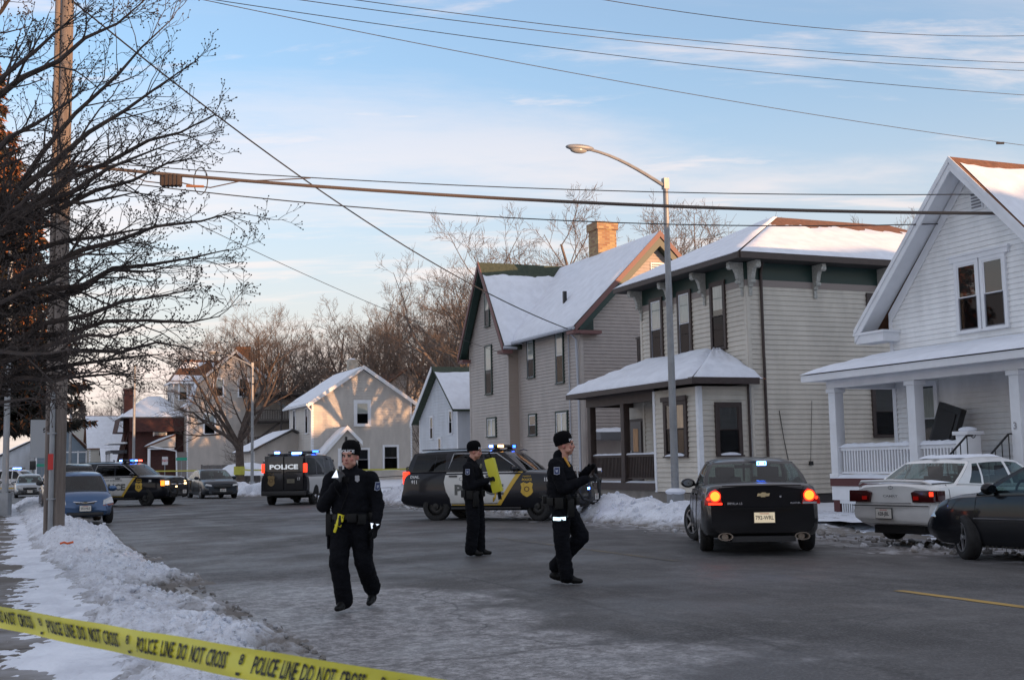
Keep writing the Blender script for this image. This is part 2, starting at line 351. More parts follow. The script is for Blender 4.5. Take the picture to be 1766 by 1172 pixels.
def bankR(n, s):
    m = n+shift(s)*1.0
    sl_ = .9*nz(s*.3, 4, 1, .8)
    ed = 13.7+sl_*.55+.5*sst(24, 38, s)+.4*nz(s, n, 0, 1.2)+2.4*sst(23, 19, s)
    w_ = sst(ed, ed+1.0+.2*sl_, n)
    h = .36*math.exp(-((n-15.4-.3*nz(s, 1, 0, .3))/.85)**2)*(.85+.9*nz(s, 0, 2, .35))+yard(s)
    dv = sst(23.0, 21.0, s)*sst(13.4, 15.6, s)                              # the drive in front of the white house
    h = h*(1-.75*dv*sst(21, 18.5, n))
    return (m, s, -.03+w_*h+.05*nz(n, s, 0, 1.2, 6)*w_+.025*nz(n, s, 6, 6, 4)*w_*(1-.5*sst(30, 60, s))-(.06 if w_ <= 0 else 0))
tag(street_obj('roadside_snow', grid(bankR, 13.0, 19.2, 80, 4, 100, 560, DS, 1.2), 70), kind='structure')
def slush(n, s):                                                             # churned slush where cars park
    e = .5*nz(n, s, 3, .9, 5); k = 1-abs(n-13.6-.3*nz(s, 0, 0, .5))/1.3+e*.9
    return (n, s, road_z(s, n)-.012+.05*sst(.2, 1, k)*(.5+nz(n, s, 0, 4, 5)))
SL = mat('grey_slush', (.11, .10, .095), .6, col2=(.42, .43, .45), vscale=2.0, detail=10, bump=1, bscale=18, lo=.44, hi=.70)
tag(street_obj('slush', grid(slush, 11.9, 16, 60, 6, 38, 260, SL), 70), kind='structure')
def yardR(n, s): return (n, s, yard(s)+.05*nz(n, s, 0, .5)+.02*nz(n, s, 0, 3)-.04)
tag(street_obj('yard_snow', grid(yardR, 16.5, 34, 50, 8, 68, 160, SNOW), 70), kind='structure')

def clods(name, label, seed, n, sfn, hz_):
    rng = random.Random(seed); b = MB()
    for i in range(n):
        s, nn, z, r = sfn(rng); k = len(b.v); vs = []
        ph = (1+5**.5)/2; I = [(-1, ph, 0), (1, ph, 0), (-1, -ph, 0), (1, -ph, 0), (0, -1, ph), (0, 1, ph), (0, -1, -ph), (0, 1, -ph), (ph, 0, -1), (ph, 0, 1), (-ph, 0, -1), (-ph, 0, 1)]
        Rm = Matrix.Rotation(rng.random()*6.28, 3, Vector((rng.random(), rng.random(), rng.random()+.1)).normalized())
        vs = [Vector((nn, s, z))+(Rm @ Vector(p))*(r*.53*rng.uniform(.65, 1.25)) for p in I]
        b.add(vs, [(0, 11, 5), (0, 5, 1), (0, 1, 7), (0, 7, 10), (0, 10, 11), (1, 5, 9), (5, 11, 4), (11, 10, 2), (10, 7, 6), (7, 1, 8), (3, 9, 4), (3, 4, 2), (3, 2, 6), (3, 6, 8), (3, 8, 9), (4, 9, 5), (2, 4, 11), (6, 2, 10), (8, 6, 7), (9, 8, 1)], DS)
    o = b.build(name); o.rotation_euler = (0, 0, TH); tag(o, label, 'snow', None, 'stuff')
def fl(rng): s = 6+rng.random()**1.6*30; n = min(2.45, rng.gauss(1.85, .4)); z = bankL(n, s)[2]; return s, n, max(z, road_z(s, n))+.008, rng.choice((.012, .016, .022, .03, .045))
clods('snow_clods', 'broken lumps of snow and ice scattered along the left snow bank', 3, 1500, fl, 0)
def fr(rng): s = 12+rng.random()*46; n = rng.gauss(14.6, .7); z = bankR(n, s)[2]; return s, n, max(z, road_z(s, n))+.01, rng.choice((.02, .035, .05, .08))
clods('snow_clods', 'broken lumps of snow scattered along the right roadside bank', 5, 1100, fr, 0)
# ================================================================ houses
def clip_z(poly, z0, z1):
    def cl(P, k, keep):
        r = []
        for i in range(len(P)):
            a, b = P[i], P[(i+1) % len(P)]; ia, ib = keep(a[1]), keep(b[1])
            if ia: r.append(a)
            if ia != ib: t = (k-a[1])/(b[1]-a[1]); r.append((a[0]+t*(b[0]-a[0]), k))
        return r
    P = cl(poly, z0, lambda z: z >= z0-1e-9)
    return cl(P, z1, lambda z: z <= z1+1e-9) if P else P
def siding(b, p0, p1, poly, m, ex=.13, out=None):
    out = out or (.03 if ex < .16 else .2*ex)
    p0 = Vector((*p0, 0)); p1 = Vector((*p1, 0)); a = (p1-p0).normalized(); o = Vector((a.y, -a.x, 0))
    zs = [p[1] for p in poly]; z = min(zs); top = max(zs)
    while z < top-.004:
        P = clip_z(poly, z, min(z+ex, top))
        if len(P) >= 3:
            pts = [p0+a*q[0]+Vector((0, 0, q[1]))+o*(out*(1-(q[1]-z)/ex)) for q in P]
            b.poly(pts, m)
            lo = sorted(q[0] for q in P if abs(q[1]-z) < 1e-6)
            if len(lo) >= 2:
                u, v = p0+a*lo[0]+Vector((0, 0, z)), p0+a*lo[-1]+Vector((0, 0, z))
                b.poly([u, v, v+o*out, u+o*out], m)
        z += ex
def wall(name, root, p0, p1, poly, m, ex=.13, corners=None, cw=.11):
    b = MB(); siding(b, p0, p1, poly, m, ex)
    if corners:
        L = (Vector(p1)-Vector(p0)).length; M = wf(p0, p1)
        z0 = min(p[1] for p in poly)
        for x in (0, L):
            h = max(p[1] for p in poly if abs(p[0]-x) < .01)
            xa = x-.021 if x == 0 else x-cw
            b.box(xa, xa+cw+.021, -.034, .0, z0-.01, h, corners, M)
    return b.build(name, root)
def wf(p0, p1):                              # wall frame: x along, -y outward, z up
    a = Vector((p1[0]-p0[0], p1[1]-p0[1], 0)).normalized()
    return Matrix(((a.x, -a.y, 0, p0[0]), (a.y, a.x, 0, p0[1]), (0, 0, 1, 0), (0, 0, 0, 1)))
CURT = mat('net_curtain', (.62, .60, .56), .9, var=.15, vscale=9, stretch=(6, 6, .3))
CURTW = mat('warm_curtain', (.60, .36, .20), .9, var=.3, vscale=5, stretch=(6, 6, .4))
BLIND = mat('window_blind', (.36, .37, .38), .8, var=.1, vscale=12, stretch=(.2, .2, 9))
SCREEN = mat('insect_screen', (.10, .105, .115), .7)
def window(root, M, x, z, w_, h, tm, sash=None, tw=.09, cur=None, mid=True, sill=True, snow=False, screen=True, cols=1, head=None, split=.5):
    """window centred at x, bottom z, outer trim size w_ x h"""
    sash = sash or tm; b = MB(); M = M @ Matrix.Translation((0, -.026, 0)); x0, x1 = x-w_/2, x+w_/2; y = -.055
    b.box(x0, x0+tw, y, .026, z, z+h, tm, M); b.box(x1-tw, x1, y, .026, z, z+h, tm, M)
    b.box(x0+tw, x1-tw, y, .026, z+h-tw, z+h, tm, M); b.box(x0+tw, x1-tw, y, .026, z, z+tw*.8, tm, M)
    if sill: b.box(x0-.03, x1+.03, y-.035, y, z-.002, z+.045, tm, M)
    if head: b.box(x0-.06, x1+.06, y-.05, y-.002, z+h-.05, z+h+.09, head, M)
    f = b.build('window', root)
    gx0, gx1, gz0, gz1 = x0+tw, x1-tw, z+tw*.8, z+h-tw; s = MB(); sw = .038
    cw_ = (gx1-gx0)/cols
    for c in range(cols):
        a, e = gx0+c*cw_, gx0+(c+1)*cw_
        s.box(a, a+sw, -.042, -.018, gz0, gz1, sash, M); s.box(e-sw, e, -.042, -.018, gz0, gz1, sash, M)
        s.box(a+sw, e-sw, -.042, -.018, gz0, gz0+sw, sash, M); s.box(a+sw, e-sw, -.042, -.018, gz1-sw, gz1, sash, M)
        if mid: zm = gz0+(gz1-gz0)*split; s.box(a+sw, e-sw, -.044, -.018, zm-sw*.5, zm+sw*.5, sash, M)
    s.build('sash', f)
    p = MB(); p.poly([(gx0, -.030, gz0), (gx1, -.030, gz0), (gx1, -.030, gz1), (gx0, -.030, gz1)], GL_HOUSE, M); p.build('pane', f)
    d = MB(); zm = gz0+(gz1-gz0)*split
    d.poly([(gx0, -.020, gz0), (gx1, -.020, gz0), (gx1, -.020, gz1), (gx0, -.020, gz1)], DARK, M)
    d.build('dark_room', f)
    if cur:
        cb = MB()
        for cc in (cur if isinstance(cur, list) else [cur]):
            mm, a0, a1, b0, b1 = cc; n = 14
            for i in range(n):
                u0 = gx0+(gx1-gx0)*(a0+(a1-a0)*i/n); u1 = gx0+(gx1-gx0)*(a0+(a1-a0)*(i+1)/n); yy = (-.0215, -.0255)
                cb.poly([(u0, yy[i % 2], gz0+(gz1-gz0)*b0), (u1, yy[(i+1) % 2], gz0+(gz1-gz0)*b0), (u1, yy[(i+1) % 2], gz0+(gz1-gz0)*b1), (u0, yy[i % 2], gz0+(gz1-gz0)*b1)], mm, M)
        cb.build('curtain', f)
    if screen and mid:
        sc = MB(); sc.poly([(gx0+.01, -.046, gz0+.01), (gx1-.01, -.046, gz0+.01), (gx1-.01, -.046, zm), (gx0+.01, -.046, zm)], glass('screen_mesh', (.5, .5, .52), 1.02, .6), M); sc.build('screen', f)
    if snow:
        q = MB(); n = 8; vs = []
        for i in range(n+1):
            u = x0+.12+(w_-.24)*i/n; hh = .10*math.sin(math.pi*min(1, max(0, (i+.3)/(n+.6))))**.5*(1+.3*nz(u, z))
            vs += [(u, -.10, z+.045), (u, -.10, z+.045+hh*.8), (u, -.05, z+.045+hh)]
        q.add(vs, [(i*3+k, (i+1)*3+k, (i+1)*3+k+1, i*3+k+1) for i in range(n) for k in range(2)], SNOW, M); q.build('sill_snow', f, 60)
    return f
def snow_sheet(name, quad, parent, t=.12, nu=24, nv=14, inset=(0, 0, 0, 0), m=None, rag=0, seed=0, lift=.004):
    """quad: eave-left, eave-right, ridge-right, ridge-left. inset: left, right, eave, ridge (0..1)"""
    m = m or SNOW; A, B_, C_, D_ = [Vector(q) for q in quad]; n = (B_-A).cross(D_-A).normalized()
    if n.z < 0: n = -n
    vs = []; fs = []
    for j in range(nv+1):
        for i in range(nu+1):
            u = i/nu; v = j/nv; hi = 1-inset[3]
            if rag: hi -= rag*(.5+.5*nz(u*6+seed, seed, 0, 1, 5))*(1 if rag > 0 else 0)
            uu = inset[0]+(1-inset[0]-inset[1])*u; vv = inset[2]+(hi-inset[2])*v
            p = (A.lerp(B_, uu)).lerp(D_.lerp(C_, uu), vv)
            e = min(u, 1-u)*nu/1.6; e2 = min(v*nv/1.6, (1-v)*nv/(1.6 if not rag else 4)); k = min(1, e)*min(1, e2)
            k = math.sqrt(max(0, k))
            hgt = t*k*(1+.35*nz(u*4, v*4, seed, 1.3, 3))
            over = -.06*(1 if v == 0 else 0)
            vs.append(p+n*(hgt+lift)+(A-D_).normalized()*(-over if j == 1 else 0)*.6)
    for j in range(nv):
        for i in range(nu): k = j*(nu+1)+i; fs.append((k, k+1, k+nu+2, k+nu+1))
    b = MB(); b.add(vs, fs, m); return b.build(name, parent, 80)
def posts_rail(b, p0, p1, z0, z1, m, step=.11, r=.016, top=.07, M=None, bt=.05, sq=True):
    a = Vector(p0); c = Vector(p1); L = (c-a).length; d = (c-a)/L; pr = Vector((-d.y, d.x, 0))
    def bar(u0, u1, w_, zz0, zz1):
        q = [a+d*u0-pr*w_, a+d*u1-pr*w_, a+d*u1+pr*w_, a+d*u0+pr*w_]
        b.slab([(v.x, v.y, zz0) for v in q], (0, 0, zz1-zz0), m, M)
    bar(0, L, .035, z1-top, z1); bar(0, L, .03, z0, z0+bt); n = int(L/step)
    for i in range(1, n): u = L*i/n; bar(u-r, u+r, r, z0+bt, z1-top)
def house(name, label, s0, n0, cat='house', group=None): return thing(name, label, cat, SN(s0, n0, 0), TH-R(90), group)
# local frame: x = s0 - s (towards the camera end), y = n - n0 (away from the street), z up
SH_RED = mat('brown_shingles', (.13, .065, .04), .9, col2=(.22, .10, .055), vscale=7, bump=.5, bscale=25)
SH_GREEN = mat('green_shingles', (.035, .05, .035), .9, col2=(.06, .075, .05), vscale=8, bump=.5, bscale=25)
SH_GREY = mat('grey_shingles', (.09, .085, .08), .9, var=.25, vscale=8, bump=.4)
BROWN = mat('brown_trim', (.045, .030, .026), .55, var=.15, vscale=5)
GREEN = mat('green_frieze', (.009, .032, .026), .5)
TAUPE = mat('taupe_trim', (.26, .22, .20), .6)
def sidemat(name, c, c2=None): return mat(name, c, .6, var=.10, vscale=1.6, detail=8, stretch=(1, 1, .35))
S_B = sidemat('pale_green_siding', (.56, .52, .45)); S_C = sidemat('grey_tan_siding', (.42, .38, .35)); S_A = sidemat('white_siding', (.78, .79, .79))
S_D = sidemat('blue_white_siding', (.55, .58, .62)); S_E = sidemat('cream_siding', (.53, .50, .46)); S_F = sidemat('tan_siding', (.46, .42, .38))
# ---------------------------------------------------------------- beige two-storey house with the brown porch
B = house('hip_roof_house', 'beige two-storey house with bracketed hip roof and brown corner porch', 36.7, 20.5)
GZ = .18; W = 6.5; DP = 12.0; EZ = 7.5
wall('front_wall', B, (0, 0), (W, 0), [(0, .5), (W, .5), (W, 6.75), (0, 6.75)], S_B, .15, S_B)
wall('side_wall', B, (W, 0), (W, DP), [(0, .5), (DP, .5), (DP, 6.75), (0, 6.75)], S_B, .15, S_B)
wall('side_wall', B, (0, DP), (0, 0), [(0, .5), (DP, .5), (DP, 6.75), (0, 6.75)], S_B, .3)
b = MB(); b.box(.02, W-.02, .02, DP, GZ-.4, .5, mat('dark_foundation', (.05, .045, .045), .9)); b.build('foundation', B)
b = MB()
for (x0, x1, y0, y1) in ((-.03, W+.03, -.03, 0), (W, W+.03, 0, DP), (-.03, 0, 0, DP)):
    b.box(x0, x1, y0, y1, 6.75, 6.95, TAUPE)
    b.box(x0+.004, x1-.004, y0+.004, y1, 6.95, EZ, GREEN)
b.build('frieze', B)
def bracket(root, x, y, ang, m):
    M = Matrix.Translation((x, y, 0)) @ Matrix.Rotation(ang, 4, 'Z'); b = MB()
    prof = [(0, EZ-.03), (-.50, EZ-.03), (-.52, EZ-.12), (-.44, EZ-.20), (-.30, EZ-.24), (-.24, EZ-.36), (-.20, EZ-.52), (-.10, EZ-.66), (-.08, EZ-.78), (0, EZ-.80)]
    b.slab([(-.07, p[0], p[1]) for p in prof], (.14, 0, 0), m, M)
    for (yy, zz, r) in ((-.42, EZ-.17, .085), (-.16, EZ-.62, .06)): b.tube([(-.09, yy, zz), (.09, yy, zz)], r, m, 10, M)
    b.box(-.055, .055, -.045, 0, EZ-1.05, EZ-.80, m, M)
    return b.build('bracket', root)
BRK = mat('pale_bracket', (.36, .36, .33), .7, var=.2, vscale=14)
for x in (.12, 2.2, 4.25, 6.38): bracket(B, x, -.03, 0, BRK)
for y in (.12, 2.5, 5.0, 7.6, 10.2): bracket(B, W+.03, y, R(90), BRK)
OV = .62
rid0, rid1, RZ = 3.6, DP-3.6, 9.72; xm = W/2
b = MB(); E0, E1, F0, F1 = -OV, W+OV, -OV, DP+OV
b.box(E0, E1, F0, F1, EZ-.02, EZ+.03, mat('soffit_dark', (.03, .028, .027), .8))
for (x0, x1, y0, y1) in ((E0-.05, E1+.05, F0-.09, F0), (E1, E1+.09, F0, F1), (E0-.09, E0, F0, F1)): b.box(x0, x1, y0, y1, EZ-.02, EZ+.16, BROWN)
b.build('gutter', B)
rz = EZ+.12
roof = MB()
for q in ([(E0, F0, rz), (E1, F0, rz), (xm, rid0, RZ)], [(E1, F0, rz), (E1, F1, rz), (xm, rid1, RZ), (xm, rid0, RZ)], [(E0, F1, rz), (E0, F0, rz), (xm, rid0, RZ), (xm, rid1, RZ)], [(E1, F1, rz), (E0, F1, rz), (xm, rid1, RZ)]): roof.poly(q, SH_RED)
rr = roof.build('roof', B)
snow_sheet('roof_snow', [(E0-.06, F0-.1, rz), (E1+.06, F0-.1, rz), (xm+.02, rid0, RZ), (xm-.02, rid0, RZ)], rr, .10, 30, 16, (0, 0, 0, .01), lift=.02)
snow_sheet('roof_snow', [(E1+.07, F0-.04, rz), (E1+.07, F1, rz), (xm, rid1, RZ), (xm, rid0, RZ)], rr, .08, 60, 18, (.0, 0, .03, .10), rag=.22, seed=3, lift=.015)
snow_sheet('roof_snow', [(E0, F1, rz), (E0, F0, rz), (xm, rid0, RZ), (xm, rid1, RZ)], rr, .1, 20, 8)
M = wf((0, 0), (W, 0))
for i, x in enumerate((1.15, 3.0, 5.0)):
    window(B, M, x, 4.95, .86, 2.15, BROWN, WHITE if i < 2 else BROWN, .11, [(CURT, 0, 1, .52, 1)] if i < 2 else [(CURT, .1, .9, .6, 1)])
M = wf((W, 0), (W, DP))
window(B, M, 4.95, 5.45, 1.0, 1.25, BROWN, None, .11, mid=False, screen=False, sill=True)
window(B, M, 4.95, 2.15, .95, 1.65, BROWN, None, .11)
b = MB(); b.tube([(W+.12, .55, EZ), (W+.08, .5, EZ-.35), (W+.07, .5, 4.6)], .045, BROWN, 8); b.tube([(W+.08, .5, 4.6), (W+.08, .5, .3)], .045, BROWN, 8); b.build('downspout', B)
b = MB(); b.tube([(W+.03, 1.0, 3.0), (W+.05, 1.1, 2.2), (W+.03, 1.35, 1.0)], .012, BLACK, 5); b.box(W+.0, W+.09, 2.0, 2.12, 1.35, 1.47, BLACK); b.tube([(W+.03, 2.06, 1.4), (W+.04, 2.2, 3.3)], .008, BLACK, 4); b.build('cable', B)
# bay
bx0, bx1, by = 3.88, 6.5, -1.8
wall('bay_wall', B, (bx0, by), (bx1, by), [(0, .62), (bx1-bx0, .62), (bx1-bx0, 3.72), (0, 3.72)], S_B, .15, WHITE)
wall('bay_wall', B, (bx1, by), (bx1, 0), [(0, .62), (1.8, .62), (1.8, 3.72), (0, 3.72)], S_B, .15, WHITE)
wall('bay_wall', B, (bx0, 0), (bx0, by), [(0, .62), (1.8, .62), (1.8, 3.72), (0, 3.72)], S_B, .15)
window(B, wf((bx0, by), (bx1, by)), 1.35, 1.65, 1.35, 1.75, BROWN, None, .14, [(CURTW, .62, 1, .0, 1)], snow=True, head=BROWN)
window(B, wf((bx1, by), (bx1, 0)), .98, 1.65, .92, 1.60, BROWN, None, .12, [(CURT, .25, .75, .0, .35)] and None, snow=True, mid=True)
SKIRT = mat('skirt_boards', (.22, .20, .175), .7, var=.15)
b = MB(); x = -.9
while x < bx1: b.box(x, x+.085, by+.02, by+.06, GZ-.5, .66 if x < bx0 else .6, SKIRT); x += .095
b.box(-.9, bx1, by+.07, 0, GZ-.5, .55, DARK); b.build('porch_skirt', B)
b = MB(); b.box(-.95, bx0, by-.05, 0, .66, .88, BROWN); b.build('porch_floor', B)
snow_sheet('floor_snow', [(-.9, by, .88), (bx0, by, .88), (bx0, by+.5, .88), (-.9, by+.5, .88)], B, .06, 20, 4)
for x in (-.74, 1.7):
    b = MB(); b.cbox((x, by+.14, 2.25), (.24, .22, 2.75), BROWN); b.cbox((x, by+.14, .95), (.30, .28, .15), BROWN); b.build('post', B, bevel=.008)
b = MB()
posts_rail(b, (-.62, by+.14, 0), (1.58, by+.14, 0), 1.0, 1.78, BROWN, .1, .02); posts_rail(b, (1.82, by+.14, 0), (bx0, by+.14, 0), 1.0, 1.78, BROWN, .1, .02)
ral = b.build('railing', B)
snow_sheet('rail_snow', [(-.62, by+.08, 1.78), (bx0, by+.08, 1.78), (bx0, by+.2, 1.78), (-.62, by+.2, 1.78)], ral, .05, 30, 4)
b = MB(); b.box(-.9, bx0, by+.02, by+.2, 3.45, 3.8, BROWN); b.box(-.9, -.72, by+.2, 0, 3.45, 3.8, BROWN); b.box(-.88, bx0, by+.2, 0, 3.78, 3.82, BROWN); b.build('porch_beam', B)
# side wing with the door, balcony above
wall('wing_wall', B, (-1.6, .05), (0, .05), [(0, .88), (1.6, .88), (1.6, 3.8), (0, 3.8)], S_B, .15)
b = MB(); b.box(-1.0, -.05, -.02, .04, .88, 3.05, BROWN); b.box(-.9, -.15, -.05, -.02, .92, 2.95, mat('old_door', (.12, .11, .11), .5)); d = b.build('door', B)
b = MB(); b.box(-.7, -.35, -.06, -.051, 1.9, 2.7, CURTW); b.build('door_window', d); b = MB(); b.ball((-.8, -.09, 1.9), .035, CHROME); b.build('handle', d)
b = MB(); b.box(-1.6, -.0, .6, 2.6, 4.72, 4.95, BROWN); b.box(-1.55, -1.45, .65, .75, 3.8, 4.72, BROWN); posts_rail(b, (-1.55, .65, 0), (0, .65, 0), 5.0, 6.05, BROWN, .1, .03); posts_rail(b, (-1.55, .65, 0), (-1.55, 2.6, 0), 5.0, 6.05, BROWN, .1, .03); b.build('balcony', B)
# porch roof
X0, X1, Y0, PZ = -1.35, 6.95, -2.22, 3.86
P = MB(); P.box(X0, X1, Y0, 0, PZ-.05, PZ, BROWN); P.box(X0-.07, X1+.08, Y0-.09, Y0, PZ-.1, PZ+.09, BROWN); P.box(X1, X1+.08, Y0, 0, PZ-.1, PZ+.09, BROWN); P.box(X0-.07, X0, Y0, 0, PZ-.1, PZ+.09, BROWN)
P.poly([(X0, Y0, PZ+.05), (X1, Y0, PZ+.05), (X1-2.3, -.02, 4.95), (X0+1.9, -.02, 4.95)], SH_RED); P.poly([(X1, Y0, PZ+.05), (X1, .3, PZ+.05), (X1-2.3, -.02, 4.95)], SH_RED); P.poly([(X0, .3, PZ+.05), (X0, Y0, PZ+.05), (X0+1.9, -.02, 4.95)], SH_RED)
pr = P.build('porch_roof', B)
snow_sheet('roof_snow', [(X0-.06, Y0-.1, PZ+.06), (X1+.06, Y0-.1, PZ+.06), (X1-2.3, .0, 4.98), (X0+1.9, .0, 4.98)], pr, .17, 40, 16)
snow_sheet('roof_snow', [(X1+.06, Y0-.06, PZ+.06), (X1+.06, .15, PZ+.06), (X1-2.25, .0, 4.98), (X1-2.3, -.05, 4.98)], pr, .17, 16, 16)
snow_sheet('roof_snow', [(X0-.06, .2, PZ+.06), (X0-.06, Y0-.06, PZ+.06), (X0+1.9, -.05, 4.98), (X0+1.85, 0, 4.98)], pr, .12, 12, 8)
b = MB(); b.tube([(bx1+.07, -.1, PZ-.05), (bx1+.07, -.1, .4)], .04, BROWN); b.build('downspout', B)
# ---------------------------------------------------------------- white gabled house on the right
A = house('white_gable_house', 'white gabled house with a pillared porch at the right edge', 24.5, 21)
W = 6.0; DP = 11; EZ = 5.0; xm = 3.0; RZ = 8.45
gpoly = [(0, .9), (W, .9), (W, EZ), (xm, RZ-.35), (0, EZ)]
wall('front_wall', A, (0, 0), (W, 0), gpoly, S_A, .125, WHITE)
for p0, p1 in (((0, DP), (0, 0)), ((W, 0), (W, DP))): wall('side_wall', A, p0, p1, [(0, .9), (DP, .9), (DP, EZ), (0, EZ)], S_A, .25)
b = MB(); b.box(.02, W-.02, .02, DP, .0, .9, mat('grey_foundation', (.25, .25, .26), .9)); b.build('foundation', A)
b = MB(); o = .55; ex, ez = -.72, EZ-.28; rx, rzr = W+.72, EZ-.28
for s in (1, -1):
    x0 = ex if s == 1 else rx
    b.slab([(x0, -o, ez), (xm, -o, RZ), (xm, DP+.4, RZ), (x0, DP+.4, ez)], (0, 0, .12), SH_RED)
rf = b.build('roof', A)
b = MB()
for s in (1, -1):
    x0 = ex if s == 1 else rx; e = .02
    b.slab([(x0, -o-.03, ez-.20), (xm, -o-.03, RZ-.22), (xm, -o-.03, RZ+.10), (x0, -o-.03, ez+.10)], (0, .045, 0), WHITE)
    b.slab([(x0, -o-.055, ez+.0), (xm, -o-.055, RZ-.02), (xm, -o-.055, RZ+.13), (x0, -o-.055, ez+.13)], (0, .022, 0), WHITE)
    b.slab([(x0+.02*s, -o+.015, ez-.03), (xm, -o+.015, RZ-.05), (xm, .0, RZ-.05), (x0+.02*s, .0, ez-.03)], (0, 0, -.03), WHITE)
    b.slab([(0 if s == 1 else W, -.045, EZ-.12), (xm, -.045, RZ-.36), (xm, -.045, RZ-.1), (0 if s == 1 else W, -.045, EZ+.22)], (0, .02, 0), WHITE)
b.box(ex+.02, .35, -o, -.0, EZ-.52, EZ-.30, WHITE); b.box(ex-.04, .40, -o-.05, 0, EZ-.30, EZ-.24, WHITE)      # eave return
b.box(ex+.02, 0, 0, DP, EZ-.45, EZ-.3, WHITE); b.build('rake_board', A)
snow_sheet('roof_snow', [(rx, -o-.02, ez+.12), (rx, DP, ez+.12), (xm+.05, DP, RZ+.1), (xm+.05, -o+.1, RZ+.1)], rf, .07, 60, 30, (0, 0, 0, .01), rag=.07, seed=8)
snow_sheet('roof_snow', [(ex, DP, ez+.12), (ex, -o+.02, ez+.12), (xm-.05, -o+.05, RZ+.1), (xm-.05, DP, RZ+.1)], rf, .08, 20, 10)
M = wf((0, 0), (W, 0))
window(A, M, 2.80, 4.42, .78, 1.72, WHITE, WHITE, .09); window(A, M, 3.62, 4.42, .78, 1.72, WHITE, WHITE, .09)
b = MB(); b.box(2.3, 4.12, -.10, -.0, 6.14, 6.26, WHITE); b.box(2.25, 4.17, -.13, 0, 6.26, 6.31, WHITE); b.build('window_head', A)
b = MB(); b.box(3.05, 3.42, -.05, 0, 7.28, 7.72, WHITE)
for k in range(5): b.box(3.09, 3.38, -.07, -.05, 7.33+k*.075, 7.365+k*.075, mat('vent_grey', (.2, .2, .22), .7))
b.build('gable_vent', A)
# porch
PX0, PX1, PY, FZ = -.15, 9.5, -2.0, 1.05
b = MB(); b.box(PX0, PX1, PY, 0, .86, FZ, mat('maroon_paint', (.09, .022, .022), .6)); b.box(PX0+.03, PX1, PY+.02, PY+.06, .52, .86, WHITE); b.box(PX0+.02, PX0+.06, PY+.06, 0, .52, .86, WHITE); b.build('porch_floor', A)
snow_sheet('floor_snow', [(PX0, PY-.02, FZ), (3.9, PY-.02, FZ), (3.9, PY+.35, FZ), (PX0, PY+.35, FZ)], A, .09, 30, 5)
b = MB(); b.box(PX0+.04, PX0+.28, PY+.05, PY+.25, .1, .52, mat('maroon_paint', None)); b.box(PX0+.3, 3.9, PY+.12, PY+.14, .2, .52, DARK)
x = PX0+.34
while x < 3.9: b.box(x, x+.035, PY+.06, PY+.09, .2, .52, WHITE); x += .085
b.box(PX0+.28, 3.9, PY+.05, PY+.1, .44, .52, WHITE); b.build('porch_skirt', A)
for x in (PX0+.16, 2.85, 5.9):
    b = MB(); b.cbox((x, PY+.16, (FZ+3.3)/2), (.26, .26, 3.3-FZ), WHITE); b.cbox((x, PY+.16, 3.22), (.34, .34, .10), WHITE); b.cbox((x, PY+.16, FZ+.06), (.33, .33, .12), WHITE); pst = b.build('post', A, bevel=.01)
    if x == 5.9:
        t_ = MB(); put_text(t_, '3', .2, mat('number_grey', (.3, .3, .32), .6), frame((x-.02, PY+.02, 2.13), (1, 0, 0), (0, 0, 1)), .03); t_.build('house_number', pst)
b = MB(); posts_rail(b, (PX0+.3, PY+.16, 0), (2.72, PY+.16, 0), 1.16, 1.80, WHITE, .1, .022, .08); posts_rail(b, (2.98, PY+.16, 0), (4.2, PY+.16, 0), 1.16, 1.80, WHITE, .1, .022, .08); posts_rail(b, (PX0+.16, PY+.3, 0), (PX0+.16, 0, 0), 1.16, 1.80, WHITE, .1, .022, .08)
ral = b.build('railing', A)
for xa, xb in ((PX0+.28, 2.74), (2.96, 4.3)): snow_sheet('rail_snow', [(xa, PY+.08, 1.80), (xb, PY+.08, 1.80), (xb, PY+.24, 1.80), (xa, PY+.24, 1.80)], ral, .09, 20, 4)
b = MB(); b.cbox((4.42, PY+.16, 1.5), (.36, .36, 1.0), WHITE); b.cbox((4.42, PY+.16, 2.03), (.46, .46, .08), WHITE); nw = b.build('newel_post', A, bevel=.01)
b = MB(); b.ball((4.42, PY+.16, 2.10), (.2, .2, .07), SNOW); b.build('newel_snow', nw, 80)
b = MB(); b.box(PX0-.0, PX1, PY+.02, PY+.26, 3.28, 3.55, WHITE); b.box(PX0, PX0+.25, PY+.26, 0, 3.28, 3.55, WHITE); b.box(PX0, PX1, PY+.05, 0, 3.53, 3.57, WHITE); b.build('porch_beam', A)
b = MB(); rx0 = PX0-.38; b.slab([(rx0, PY-.42, 3.56), (PX1, PY-.42, 3.56), (PX1, 0, 4.12), (rx0+.5, 0, 4.12), ], (0, 0, .07), SH_GREY)
b.box(rx0-.02, PX1, PY-.46, PY-.42, 3.46, 3.62, WHITE); b.box(rx0, PX1, PY-.42, PY, 3.48, 3.52, WHITE); b.slab([(rx0-.03, PY-.43, 3.46), (rx0+.47, 0, 4.02), (rx0+.47, 0, 4.18), (rx0-.03, PY-.43, 3.62)], (.04, 0, 0), WHITE); b.box(rx0, PX0, PY-.42, 0, 3.47, 3.5, WHITE)
pr = b.build('porch_roof', A)
snow_sheet('roof_snow', [(rx0-.04, PY-.5, 3.64), (PX1, PY-.5, 3.64), (PX1, 0, 4.2), (rx0+.46, 0, 4.2)], pr, .09, 50, 10)
window(A, wf((0, 0), (W, 0)), 1.15, 1.55, .95, 1.85, WHITE, WHITE, .1, [(CURT, .2, 1, 0, .95)])
